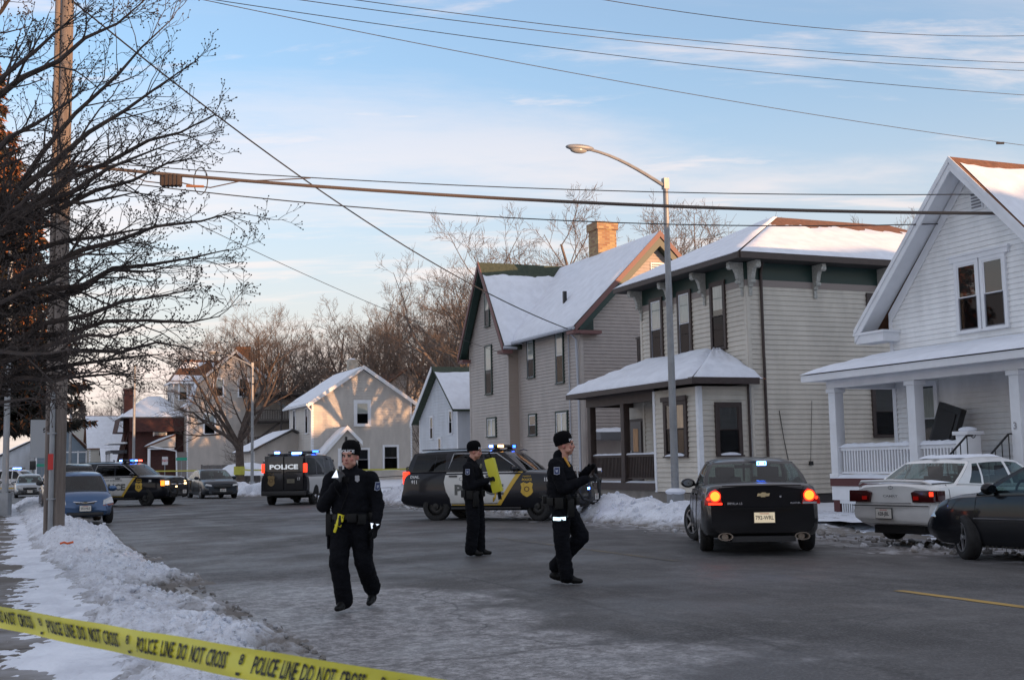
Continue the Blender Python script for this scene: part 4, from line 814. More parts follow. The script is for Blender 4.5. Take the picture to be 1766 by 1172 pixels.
for x in (-.2, 2.8, 5.7): b.box(x, x+.2, -1.6, -1.4, .3, 3.3, WHITE)
b.build('porch', G)
simple_house('far_cottage', 'far cream cottage with a wide snowy roof left of the brick house', 149, 8.9, 7, 7, 4.2, 3.6, mat('far_cream', (.45, .43, .38), .7), SH_RED, 'y', .3, .3, 0, None, (('s', 3, 1.2, 1.0, 1.5),))
simple_house('far_cottage', 'far pale cottage whose snowy roof shows behind the traffic signal', 170, 5.5, 9, 7, 5.0, 2.6, mat('far_cream', None), SH_GREY, 'x', .3, .3, 0, None, ())
AH = simple_house('a_frame_house', 'far grey-blue house with a glazed gable and white chimney', 151, 3.4, 5.5, 5.5, 3.9, 3.0, mat('blue_grey_wall', (.16, .21, .26), .5), SH_RED, 'x', .5, .4, 0, (2.0, 2.6, -.4, .2, 3, 8.0, WHITE), ())
M = wf((5.5, 0), (5.5, 5.5)); b = MB()
for x in (0, 2.6, 4.4, 5.3): b.box(x, x+.16, -.08, 0, 0, 4.0, WHITE, M)
for z in (1.0, 2.3, 3.8): b.box(0, 5.5, -.08, 0, z, z+.14, WHITE, M)
b.build('glazing_bars', AH)
simple_house('far_bungalow', 'far low white bungalow at the end of the street behind the utility pole', 160, -1.0, 8, 8, 3.2, 2.0, S_D, SH_GREY, 'x', .4, .3, 0, None, (('s', 2, 1.2, 1, 1.2), ('s', 5, 1.2, 1, 1.2)))
simple_house('far_shed', 'far low white garage with a snowy roof between the cottages', 143, 10.2, 4, 4, 2.6, 1.4, S_D, SH_GREY, 'y', .3, .3, 0, None, ())
simple_house('low_outbuilding', 'low outbuilding with a snowy lean roof left of the cream house', 99.0, 17.6, 6.5, 6, 2.9, 1.5, mat('tan_siding', None), SH_GREY, 'x', .4, .2, .3, None, ())
# far background roofs left of everything
0 and simple_house('far_house', 'far pale house behind the low branches of the evergreen tree', 175, -12, 10, 9, 5.5, 2.5, mat('far_white', (.6, .62, .66), .7), SH_GREY, 'x', .4, .3, 0, None, (('s', 3, 3.5, 1, 1.5), ('s', 6, 3.5, 1, 1.5)))
simple_house('far_house', 'far brown-roofed house rising behind the cream house', 112, 29, 9, 9, 7.0, 3.2, mat('tan_siding', None), SH_RED, 'x', .5, .25, 0, None, (('s', 3, 4, 1, 1.5),), snow=False)
# unseen houses added behind the camera to throw shade over this street
HC = ('brown', 'grey', 'tan', 'red', 'cream', 'pale grey', 'ochre', 'blue', 'white', 'green', 'dark brown', 'yellow', 'brick-red')
HCV = ((.3, .2, .14), (.3, .3, .3), (.4, .34, .26), (.3, .1, .08), (.5, .46, .38), (.4, .4, .36), (.4, .28, .12), (.2, .25, .35), (.6, .6, .6), (.15, .25, .15), (.12, .08, .05), (.5, .42, .15), (.28, .08, .05))
for i in range(12):
    k = i-4; s0, n0 = -22+5.6*k, 24+10.3*k
    simple_house('shade_house', HC[i]+' three-storey house added to shade the street, outside the picture', s0, n0, 15, 13, (9.4, 9.4, 9.4, 9.4, 9.0, 8.7, 8.7, 10.2, 8.6, 9.2, 11, 11)[i], 2.6, mat('shade_house_siding_%d' % i, HCV[i], .7), SH_GREY, 'x', .4, .5, 0, None, ())
# ================================================================ poles, wires, lamps
def blob(name, label, s0, n0, *a): pass
def street_lamp(label, s, n, z0, h, group='street lamps along the kerb'):
    t = thing('street_lamp', label, 'street lamp', SN(s, n, z0), TH-R(90), group)    # local y = away from the street
    b = MB(); b.tube([(0, 0, .0), (0, 0, h)], [.108, .07], STEEL, 12); b.build('pole', t, 40)
    b = MB(); b.cbox((0, 0, .24), (.34, .34, .48), STEEL); b.build('base', t, bevel=.02)
    b = MB(); ps = []
    for k in range(9):
        u = k/8; ps.append((.0, -2.3*u, h-.2+.86*math.sin(u*1.35)))
    b.tube(ps, [.055-.015*k/8 for k in range(9)], STEEL, 8); b.cbox((0, 0, h-.12), (.155, .155, .30), STEEL); b.build('arm', t, 40)
    b = MB(); z = h-.2+.86*math.sin(1.35)
    b.ball((0, -2.56, z+.02), (.14, .42, .09), STEEL, 14, 8); b.ball((0, -2.6, z-.04), (.11, .26, .10), mat('lamp_lens', (.3, .3, .28), .2), 12, 6); b.build('lamp_head', t, 60)
    return t
STEELL = STEEL
street_lamp('tall steel street lamp with a curved arm in front of the beige house', 27.78, 16.4, .25, 8.9)
street_lamp('smaller-looking steel street lamp by the grey wooden fence near the bare tree', 77, 14.6, .3, 8.0)
b = MB(); b.ball((0, 0, .0), (.28, .28, .1), SNOW, 10, 6); o = b.build('snow_cap', bpy.data.objects['base'], 60); o.location = (0, 0, .5)
t = thing('street_lamp_post', 'grey steel lamp post on a square base behind the left snow bank', 'street lamp', SN(43.7, .1, .2)); 
b = MB(); b.tube([(0, 0, 0), (0, 0, 9)], [.11, .08], STEEL, 12); b.build('pole', t, 40); b = MB(); b.cbox((0, 0, .35), (.34, .34, .75), STEEL); b.build('base', t, bevel=.02)
UP = SN(27.9, 1.1, .1)
t = thing('utility_pole', 'wooden utility pole with a steel conduit at the left snow bank', 'utility pole', UP)
b = MB(); b.tube([(0, 0, -.2), (.02, 0, 4), (.0, 0, 8), (.03, 0, 14.5)], [.165, .155, .145, .13], WOODP, 16); b.build('pole', t, 50)
b = MB(); b.tube([(-.19, -.06, .0), (-.17, -.06, 14)], [.07, .06], WOODP, 10); b.build('guard_board', t, 40)
b = MB(); b.tube([(-.05, -.22, -.1), (-.05, -.20, 3.15)], .055, STEEL, 10); b.tube([(-.05, -.20, 3.15), (-.05, -.18, 3.2)], .062, STEEL, 10)
for z in (.9, 2.3): b.cbox((-.05, -.20, z), (.17, .14, .035), STEEL)
b.build('conduit', t, 40)
b = MB(); b.box(-.105, .01, -.285, -.27, 1.52, 1.86, mat('red_marker', (.45, .02, .015), .5)); b.build('marker', t)
b = MB(); b.tube([(-.0, -.2, 7.9), (.4, -.3, 8.2)], .05, BLACK, 6); b.tube([(.0, -.2, 7.3), (-.15, -.25, 8.1), (.2, -.25, 8.5)], .035, BLACK, 6); b.build('cable_loop', t)
def sign(name, label, s, n, z, w_, h, m, pole=True, cat='sign', txt=None, tm=None, z0=.2, ang=0, size=None, back=False):
    t = thing(name, label, cat, SN(s, n, z0), TH-R(90)+R(90)+ang)     # local x across (+n), faces -y = towards smaller s
    if pole: b = MB(); b.tube([(0, .03, 0), (0, .03, z+h-z0)], .03, STEEL, 6); b.build('post', t)
    b = MB(); b.cbox((0, 0, z-z0+h/2), (w_, .015, h), m); p = b.build('sign_plate', t)
    if txt: b = MB(); put_text(b, txt, size or h*.6, tm or BLACK, frame((0, -.010, z-z0+h/2), (1, 0, 0), (0, 0, 1)), .03); b.build('lettering', p)
    return t
SGW = mat('sign_white', (.55, .55, .57), .5); SGG = mat('sign_green', (.02, .30, .20), .4)
sign('road_sign', 'back of a pale grey rectangular sign behind the utility pole', 34, 1.08, 1.95, .85, 1.0, mat('sign_back', (.30, .31, .32), .5), cat='sign')
t = sign('parking_sign', 'small white sign with red lettering in front of the brick house', 92.5, 11.1, 2.0, .42, .6, SGW, txt='NO', tm=mat('red_paint', (.4, .02, .02), .5), size=.25)
sign('speed_sign', 'small white rectangular sign in front of the glazed gable house', 128, 4.6, 2.9, .6, .8, SGW)
sign('street_name_sign', 'green street name sign near the porch of the tall tan house', 92.5, 12.3, 2.3, .8, .22, SGG)
sign('street_name_sign', 'green street name sign left of the traffic signal', 128, 3.6, 2.2, 1.0, .28, SGG)
t = thing('traffic_signal', 'black traffic signal showing green at the far crossing', 'traffic signal', SN(118, 4.3, 0), TH)
b = MB(); b.tube([(0, .1, 0), (0, .1, 2.2)], .07, STEEL, 8); b.build('post', t); b = MB(); b.cbox((0, 0, 2.75), (.38, .3, 1.15), BLACK); b.build('housing', t, bevel=.03)
b = MB(); b.lathe([(0, .0), (.13, 0), (.13, .02), (0, .02)], mat('green_lamp', (0, .3, .2), .4, emit=(.05, 1, .55), es=6), 14, Matrix.Translation((0, -.16, 2.38)) @ Matrix.Rotation(R(90), 4, 'X')); b.build('green_lamp', t)
b = MB()
for z in (2.73, 3.07): b.lathe([(0, .0), (.13, 0), (.13, .02), (0, .02)], mat('dead_lamp', (.03, .02, .02), .4), 14, Matrix.Translation((0, -.16, z)) @ Matrix.Rotation(R(90), 4, 'X'))
b.build('unlit_lamps', t)
t = thing('traffic_signal', 'black traffic signal turned away, left of the green one', 'traffic signal', SN(121, 2.6, 0), TH); b = MB(); b.tube([(0, .1, 0), (0, .1, 2.0)], .07, STEEL, 8); b.build('post', t); b = MB(); b.cbox((0, 0, 2.3), (.55, .3, .8), BLACK); b.build('housing', t, bevel=.03)
for (s, n, h, r, lb) in ((122, 5.9, 8.2, .16, 'far grey pole beside the glazed gable house'), (146, 12.6, 9.0, .12, 'far thin pole left of the brick house'), (96, 9.2, 9.6, .12, 'slim grey pole in front of the brick house')):
    t = thing('far_pole', lb, 'pole', SN(s, n, 0)); b = MB(); b.tube([(0, 0, 0), (0, 0, h)], [r, r*.75], STEEL, 8); b.build('pole', t); b = MB(); b.cbox((0, 0, h+.05), (r*1.8, r*1.8, .1), BLACK); b.build('cap', t)
# wires
WIRE = mat('black_wire', (.018, .018, .02), .6); CABLE = mat('cable_sheath', (.10, .075, .06), .6)
def wire(name, label, pts, r, m=None, cat='wire', sag=0, group=None):
    b = MB(); P = []
    if len(pts) == 2:
        A_, B_ = Vector(pts[0]), Vector(pts[1])
        for k in range(25): u = k/24; p = A_.lerp(B_, u); p.z -= sag*4*u*(1-u); P.append(p)
    else: P = pts
    b.tube(P, r, m or WIRE, 6); return tag(b.build(name, None, 60), label, cat, group)
def W3(x, y, z): return Vector((x, y, z))
wire('cable_bundle', 'thick bundled cable crossing the whole street from the utility pole', [W3(-10.3, 27, 8.60), W3(24, 27.2, 7.12)], .04, CABLE, 'cable', .66)
wire('overhead_wire', 'thin wire running just above the thick cable bundle', [W3(-10.3, 27.2, 8.75), W3(26, 27.2, 7.9)], .012, None, 'wire', .75)
wire('overhead_wire', 'thin drooping wire just under the cable bundle', [W3(-10.2, 26.8, 8.3), W3(20.5, 30, 7.9)], .014, None, 'wire', .95)
wire('service_drop', 'dark service wire sagging down to the corner of the grey house', [W3(-10.0, 26.3, 12.6)-Vector((.3, 0, 0)), SN(43.8, 21.3, 6.9)], .02, None, 'wire', .9)
wire('service_drop', 'faint lower wire running from the utility pole to the grey house', [W3(-10.0, 26.3, 8.6), SN(50, 21.3, 6.4)], .009, None, 'wire', .35)
for i, (a, c, y0, y1, lb) in enumerate((((470, 0), (1766, 237), 24, 34, 'lowest of the wires crossing the sky, with a dark splice near the right edge'), ((535, 0), (1766, 150), 24, 33, 'second lowest of the wires crossing the upper sky'), ((700, 0), (1766, 108), 24, 33, 'middle one of the closely paired upper wires'), ((790, 0), (1766, 95), 25, 34, 'upper one of the closely paired upper wires'), ((1190, 0), (1766, 48), 26, 33, 'topmost wire near the top right corner'))):
    M_ = camo.matrix_world
    E_ = []
    for (px, py), d in ((a, y0), (c, y1)):
        v = M_.to_3x3() @ Vector(((px-883)/2070, -(py-586)/2070, -1)); E_.append(Vector((0, 0, 1.55))+v*(d/v.y))
    dv = E_[1]-E_[0]; A_ = E_[0]-dv*.35; B_ = E_[1]+dv*.25
    wire('overhead_wire', lb, [A_, B_], .008, None, 'wire', .45)
    if i == 0: b = MB(); u_ = (.35+.955)/1.6; p = A_.lerp(B_, u_); p.z -= .45*4*u_*(1-u_); b.cbox((0, 0, 0), (.22, .05, .06), BLACK); o = b.build('wire_splice'); o.location = p-Vector((0, 0, .03)); tag(o, 'small dark splice clamped on the lowest upper wire', 'splice')
t = thing('splice_box', 'dark ribbed splice box hanging from the cable bundle near the branches', 'splice box', (-7.75, 27, 8.16))
b = MB(); b.cbox((0, 0, 0), (.46, .22, .24), mat('splice_brown', (.05, .035, .028), .7))
for k in range(5): b.cbox((-.18+.09*k, 0, 0), (.03, .25, .27), mat('splice_brown', None))
b.build('case', t, bevel=.008)
b = MB()
for k in range(14):
    t0 = k/13*2*math.pi; t1 = (k+1)/13*2*math.pi; b.tube([(.68+.16*math.cos(t0), 0, -.02+.32*math.sin(t0)), (.68+.16*math.cos(t1), 0, -.02+.32*math.sin(t1))], .012, WIRE, 4)
b.tube([(.23, 0, -.05), (.5, 0, -.12), (.9, 0, -.18), (1.6, 0, -.04), (2.4, 0, -.03), (3.2, .0, -.0)], .015, CABLE, 5); b.tube([(-.23, 0, -.05), (-.6, 0, .0), (-1.0, 0, .2)], .015, CABLE, 5); b.tube([(.35, 0, -.13), (.75, 0, -.15)], .03, mat('copper_tape', (.35, .15, .06), .5), 6); b.build('slack_loop', t)
# ---------------------------------------------------------------- fences
FG = mat('grey_fence_wood', (.10, .095, .09), .85, col2=(.17, .155, .15), vscale=6, stretch=(4, 4, .5))
def board_fence(label, p0, p1, h, snow=True):
    (s0, n0), (s1, n1) = p0, p1; A_, B_ = SN(s0, n0, .35), SN(s1, n1, .35); d = B_-A_; L = d.length; ang = math.atan2(d.y, d.x)
    t = thing('board_fence', label, 'fence', A_, ang); b = MB(); x = 0
    while x < L: b.box(x, x+.135, -.01, .012, 0, h+.03*nz(x, 3, 0, 3), FG); x += .145
    b.box(0, L, .012, .05, .3, .4, FG); b.box(0, L, .012, .05, h-.35, h-.25, FG); b.build('boards', t)
    for k in range(int(L/2.4)+1): b = MB(); b.cbox((k*2.4, .06, h/2), (.1, .1, h+.1), FG); b.build('post', t)
    if snow: b = MB(); vs = []; n = 30; b.box(0, L, -.02, .03, h+.01, h+.07, SNOW); b.build('cap_snow', t)
    return t
board_fence('grey board fence between the bare tree and the street lamp, snow on top', (86.5, 17.2), (84, 21.5), 1.75)
board_fence('lower grey board fence left of the bare tree trunk', (89.5, 13.3), (86.8, 17.0), 1.55, False)
bb = MB(); n = 10; vs = []
for j in range(7):
    for i in range(11):
        u, v = i/10, j/6; vs.append((u*4.6, v*2.2, .95*math.sqrt(max(0, math.sin(math.pi*u)*math.sin(math.pi*v)))*(1+.2*nz(u*3, v*3))))
bb.add(vs, [(j*11+i, j*11+i+1, (j+1)*11+i+1, (j+1)*11+i) for j in range(6) for i in range(10)], SNOW); o = bb.build('snow_pile', None, 70, SN(85.5, 17.5, 1.6), TH-R(90)+R(60)); tag(o, 'heap of snow piled on a trailer behind the grey board fence', 'snow pile')
o.location = SN(87.8, 13.8, 1.1)
t = thing('iron_fence', 'black metal fence section in the snow in front of the cream house', 'fence', SN(55.4, 17.9, .35), TH+R(-3))
b = MB(); b.tube([(0, 0, 0), (0, 0, 1.15)], .035, IRON, 6); b.build('post', t); b = MB(); b.tube([(1.0, 0, 0), (1.0, 0, 1.15)], .022, IRON, 6); b.build('post', t); b = MB(); b.tube([(2.1, 0, 0), (2.1, 0, 1.15)], .03, IRON, 6); b.build('post', t); b = MB(); b.tube([(3.6, 0, 0), (3.6, 0, 1.15)], .03, IRON, 6); b.build('post', t)
b = MB(); b.tube([(-1.6, 0, .70), (0, 0, .75)], .02, IRON, 6); b.tube([(0, 0, 1.15), (4.2, 0, 1.15)], .028, IRON, 6); b.tube([(1.6, 0, .2), (2.6, 0, .2)], .03, IRON, 6); b.build('rail', t)
b = MB()
for i in range(28): b.tube([(.05+i*.07, .01, .3), (.05+i*.07+.0, .01, 1.12)], .004, IRON, 3)
b.build('mesh_panel', t)
# far caution tape
FT = mat('far_tape_yellow', (.42, .40, .05), .6)
def tape_far(label, a, c, h, sag=.05):
    b = MB(); A_, B_ = SN(*a), SN(*c); n = 16; vs = []
    for k in range(n+1): p = A_.lerp(B_, k/n); p.z -= sag*4*(k/n)*(1-k/n); vs += [p, p+Vector((0, 0, h))]
    b.add(vs, [(2*k, 2*k+2, 2*k+3, 2*k+1) for k in range(n)], FT); return tag(b.build('caution_tape'), label, 'caution tape', 'yellow tape strung across the far yards')
tape_far('yellow tape between the bare tree and the street lamp', (80.0, 14.4, 1.55), (77.1, 14.8, 1.45), .10); tape_far('yellow tape from the street lamp past the police van', (77.1, 14.8, 1.45), (68, 22.5, 1.35), .09); tape_far('yellow tape in front of the cream house', (68, 22.5, 1.35), (56, 26.5, 1.5), .08, .12); tape_far('yellow tape low in front of the brick house', (97, 7.0, 1.6), (86, 14.0, 1.5), .09)
b = MB(); b.tube([(0, 0, 1.2), (0, 0, 1.75)], .36, FT, 16, None, False); o = b.build('caution_tape', None, None, SN(80.4, 14.4, 0)); tag(o, 'yellow tape wound round the trunk of the bare tree', 'caution tape', 'yellow tape strung across the far yards')
# small bits
b = MB(); b.tube([(0, 0, 0), (.06, .03, .02), (.12, .02, .0), (.2, .08, .02)], .02, mat('orange_plastic', (.7, .12, .02), .5), 6); o = b.build('orange_scrap', None, 60, SN(22.5, .95, .33)); tag(o, 'small orange plastic scrap lying on the left snow bank', 'litter')
# covered plant by the porch
b = MB(); b.ball((0, 0, .5), (.22, .22, .55), mat('clear_sheet', (.45, .5, .56), .3, bump=1, bscale=8), 14, 10); o = b.build('wrapped_shrub', None, 50, SN(37.6, 17.8, .5)); tag(o, 'plastic-wrapped shrub standing by the brown porch corner', 'wrapped shrub'); o.scale = (1, 1, 1.5)
# ================================================================ trees
BARK = mat('bare_bark', (.09, .072, .062), .9, col2=(.20, .155, .125), vscale=3, bump=.6, bscale=18)
BARKD = mat('dark_bark', (.035, .028, .026), .9, col2=(.075, .055, .045), vscale=5, bump=.5, bscale=25)
def grow(b, rng, p, d, L, r, lev, maxlev, m, up=.12, wig=.16, kids=(4, 6), spread=.75, minr=.006, seg=None, droop=0, ratio=.62, knob=False):
    n = 5 if lev < 2 else 4; P = [p.copy()]; rs = [r]; q = p.copy(); dd = d.copy()
    for i in range(n):
        dd = (dd+Vector((rng.gauss(0, wig), rng.gauss(0, wig), rng.gauss(0, wig)+up-droop))).normalized(); q = q+dd*(L/n); P.append(q.copy()); rs.append(max(minr*.6, r*(1-.62*(i+1)/n)))
    b.tube(P, rs, m, seg or (8 if lev == 0 else 5 if lev < 2 else 3), None, False)
    if knob and lev >= maxlev-1: b.ball(P[-1], .012, m, 4, 3)
    if lev >= maxlev: return
    k = rng.randint(*kids)
    for j in range(k):
        u = .28+.72*(j+rng.random())/k if lev else .3+.7*(j+rng.random())/k
        u = min(.99, u); i = min(n-1, int(u*n)); f = u*n-i; base = P[i].lerp(P[i+1], f); ax = (P[i+1]-P[i]).normalized()
        a = rng.random()*2*math.pi; o = ax.orthogonal().normalized(); o = Matrix.Rotation(a, 3, ax) @ o
        nd = (ax*(1-spread*.55)+o*spread).normalized()
        grow(b, rng, base, nd, L*ratio*(1.15-.5*u)*rng.uniform(.75, 1.2), max(minr, r*(1-.62*u)*.62), lev+1, maxlev, m, up, wig, kids, spread, minr, None, droop, ratio, knob)
def bare_mesh(seed, h, r, levels=5, limbs=6, m=None, spread=.72, minr=.012, tr=.28, kids=(4, 6)):
    rng = random.Random(seed); m = m or BARK; tb = MB(); cb = MB()
    th = h*tr; tb.tube([(0, 0, -.3), (0, 0, .3), (.05, 0, th*.5), (0, .05, th), (.1, .1, th*1.5)], [r*1.35, r*1.05, r*.9, r*.8, r*.5], m, 10)
    for k in range(limbs):
        a = 2*math.pi*k/limbs+rng.uniform(-.4, .4); el = rng.uniform(.5, 1.25)
        d = Vector((math.cos(a)*math.cos(el), math.sin(a)*math.cos(el), math.sin(el)))
        grow(cb, rng, Vector((0, 0, th*rng.uniform(.8, 1.3))), d, h*.52*rng.uniform(.8, 1.1), r*.5, 1, levels, m, .09, .10, kids, spread, minr)
    return tb, cb
PROTO = {}
def bare_tree(label, s, n, h, seed, sc=1.0, key='a', rot=0, m=None, group=None, z=.3, **kw):
    t = thing('bare_tree', label, 'tree', SN(s, n, z), rot, group); t.scale = (sc, sc, sc)
    if key not in PROTO:
        tb, cb = bare_mesh(seed, h, kw.pop('r', .3), m=m, **kw); a = tb.build('trunk', t); c = cb.build('crown', t)
        for me in (a.data, c.data):
            for p in me.polygons: p.use_smooth = True
        PROTO[key] = (a.data, c.data)
    else:
        a, c = PROTO[key]; link('trunk', a, t); link('crown', c, t)
    return t
bare_tree('bare tree with yellow tape round its trunk beside the grey fence', 80.4, 14.4, 11.5, 5, key='front', r=.32, limbs=7, levels=4, tr=.22, spread=.60, kids=(4, 6), minr=.012, m=mat('brown_grey_bark', (.05, .038, .032), .9, col2=(.11, .08, .065), vscale=4, bump=.5))
big = dict(limbs=9, levels=5, minr=.014, kids=(4, 5), tr=.28, r=.42, spread=.66)
bare_tree('big spreading bare tree between the small white house and the grey house', 78, 30.5, 18, 11, .93, 'big', 1.0, **big)
bare_tree('bare tree whose twigs rise behind the grey house chimney', 68, 37, 18, 12, 1.0, 'big2', 2.0, **big)
bare_tree('bare tree behind the ridge of the grey house', 74, 43, 18, 12, 1.02, 'big2', .7, **big)
G_ = 'bare trees massed behind the houses'
for i, (s, n, k, sc, rot, lb) in enumerate(((104, 33, 'big', .86, 2.1, 'bare tree behind the right roof slope of the cream house'), (116, 30, 'big2', .9, 4.1, 'bare tree rising behind the ridge of the cream house'), (122, 24, 'big', .9, 5.2, 'bare tree left of the cream house roof'), (132, 30, 'big2', .95, 3.3, 'bare tree behind the fire stairs of the tall tan house'), (136, 22, 'big', .82, .4, 'bare tree behind the gambrel roof'), (112, 40, 'big', .9, 3.9, 'bare tree right of the cream house'), (97, 36, 'big2', .78, 1.3, 'bare tree at the right end of the cream house'), (128, 42, 'big2', 1.0, 5.5, 'distant bare tree between cream and small white house'), (142, 15, 'big2', .66, 2.6, 'bare tree left behind the tall tan house'), (95, 45, 'big', .95, 2.9, 'bare tree behind the small white house roof'), (88, 52, 'big2', 1.0, 0.3, 'bare tree far behind the grey house'), (165, 12, 'big', .6, .3, 'far bare tree over the cottages'), (120, 36, 'big', 1.0, 1.7, 'bare tree between the tall tan house and the cream house ridge'), (108, 37, 'big2', .95, 2.4, 'bare tree straight behind the cream house chimney'), (102, 41, 'big', 1.0, 4.4, 'bare tree above the right eave of the cream house'), (88, 38, 'big2', .85, 3.5, 'bare tree crowding behind the small white house'), (126, 20, 'big2', .85, 5.0, 'bare tree behind the fire stairs next to the wooden balconies'), (140, 27, 'big', 1.0, 2.2, 'far bare tree over the roof of the tall tan house'))):
    bare_tree(lb, s, n, 18, 11, sc, k, rot, group=G_)
# trees on the sun side whose branches throw dappled shade
for i, (s, n) in enumerate(((70, 40), (56, 47))):
    if i: bare_tree(('tall',)[i-1]+' bare tree of the back gardens, outside the picture on the right', s, n, 18, 11, .75, ('big2', 'big')[i % 2], i)
# shrubs, dark bushy ones right of the cream house
BUSH = mat('bush_twigs', (.05, .035, .03), .9, var=.3)
def bush(label, s, n, h, seed, w_=1.0):
    t = thing('bare_shrub', label, 'shrub', SN(s, n, .4), 0, 'bare shrubs among the houses'); rng = random.Random(seed); b = MB()
    for k in range(16):
        a = rng.random()*6.28; e = rng.uniform(.6, 1.4); grow(b, rng, Vector((rng.gauss(0, .3), rng.gauss(0, .3), 0)), Vector((math.cos(a)*math.cos(e)*w_, math.sin(a)*math.cos(e)*w_, math.sin(e))).normalized(), h*.75, .05, 2, 4, BUSH, .08, .14, (4, 6), .6, .012)
    b.build('twigs', t); return t
bush('dense bare shrub growing right of the cream house', 93, 33, 7.5, 1); bush('dark bare shrub between the cream and the small white house', 86, 33, 6, 2); bush('bare shrub under the fire stairs of the tall house', 108, 24, 5, 3); bush('bare shrub left of the cream house', 104, 20, 4.5, 4)
# dark evergreen far away
def conifer(label, s, n, h, r, seed, m1, m2, z0=.2, low=.08, dens=1.0, leaf=.22):
    t = thing('evergreen_tree', label, 'tree', SN(s, n, z0)); rng = random.Random(seed)
    b = MB(); b.tube([(0, 0, 0), (0, 0, h*.96)], [h*.022, .03], BARKD, 8); b.build('trunk', t, 60)
    b = MB(); br = MB(); z = h*low
    while z < h*.985:
        u = (z-h*low)/(h*(1-low)); rad = r*(1-u)**.85*(.72+.38*rng.random())+.15; k = max(3, int((7 if u < .6 else 5)*dens))
        for j in range(k):
            a = rng.random()*6.28; L = rad*rng.uniform(.75, 1.1); n_ = max(4, int(L/.24)); P = []
            for i in range(n_+1):
                q = i/n_; P.append(Vector((math.cos(a)*L*q, math.sin(a)*L*q, z-.42*L*q+.30*L*q*q)))
            br.tube(P, [max(.01, .035*(1-i/n_)) for i in range(n_+1)], BARKD, 3, None, False)
            side = Vector((-math.sin(a), math.cos(a), 0))
            for i in range(1, n_+1):
                for c in range(int(4*dens)+2):
                    s_ = rng.choice((-1, 1)); ww = leaf*rng.uniform(.6, 1.5)*(1.1-.4*i/n_); base = P[i]+Vector((rng.gauss(0, .05), rng.gauss(0, .05), rng.gauss(0, .05)))
                    dr = (side*s_*rng.uniform(.2, 1)+Vector((math.cos(a), math.sin(a), 0))*rng.uniform(.1, 1)+Vector((0, 0, rng.uniform(-1.3, .1)))).normalized(); o = dr.cross(Vector((rng.gauss(0, 1), rng.gauss(0, 1), rng.gauss(0, 1)))).normalized()*ww*.22
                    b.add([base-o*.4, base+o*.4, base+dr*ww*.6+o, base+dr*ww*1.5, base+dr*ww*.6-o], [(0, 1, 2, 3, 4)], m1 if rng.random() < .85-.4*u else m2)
        z += h*.0125/dens
    br.build('branches', t); b.build('crown', t); return t
NDL = mat('spruce_needles', (.022, .021, .015), .8); NDL2 = mat('spruce_needles_sunlit', (.27, .10, .035), .8)  # orange low sunlight put into the second needle colour, commoner towards the top
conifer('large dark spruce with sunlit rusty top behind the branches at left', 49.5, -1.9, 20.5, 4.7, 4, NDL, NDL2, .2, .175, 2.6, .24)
conifer('small dark fir peeking over the far cottages', 175, 9.5, 11.5, 2.6, 6, mat('fir_needles', (.018, .024, .016), .9), NDL, .2, .1, .5, .5)
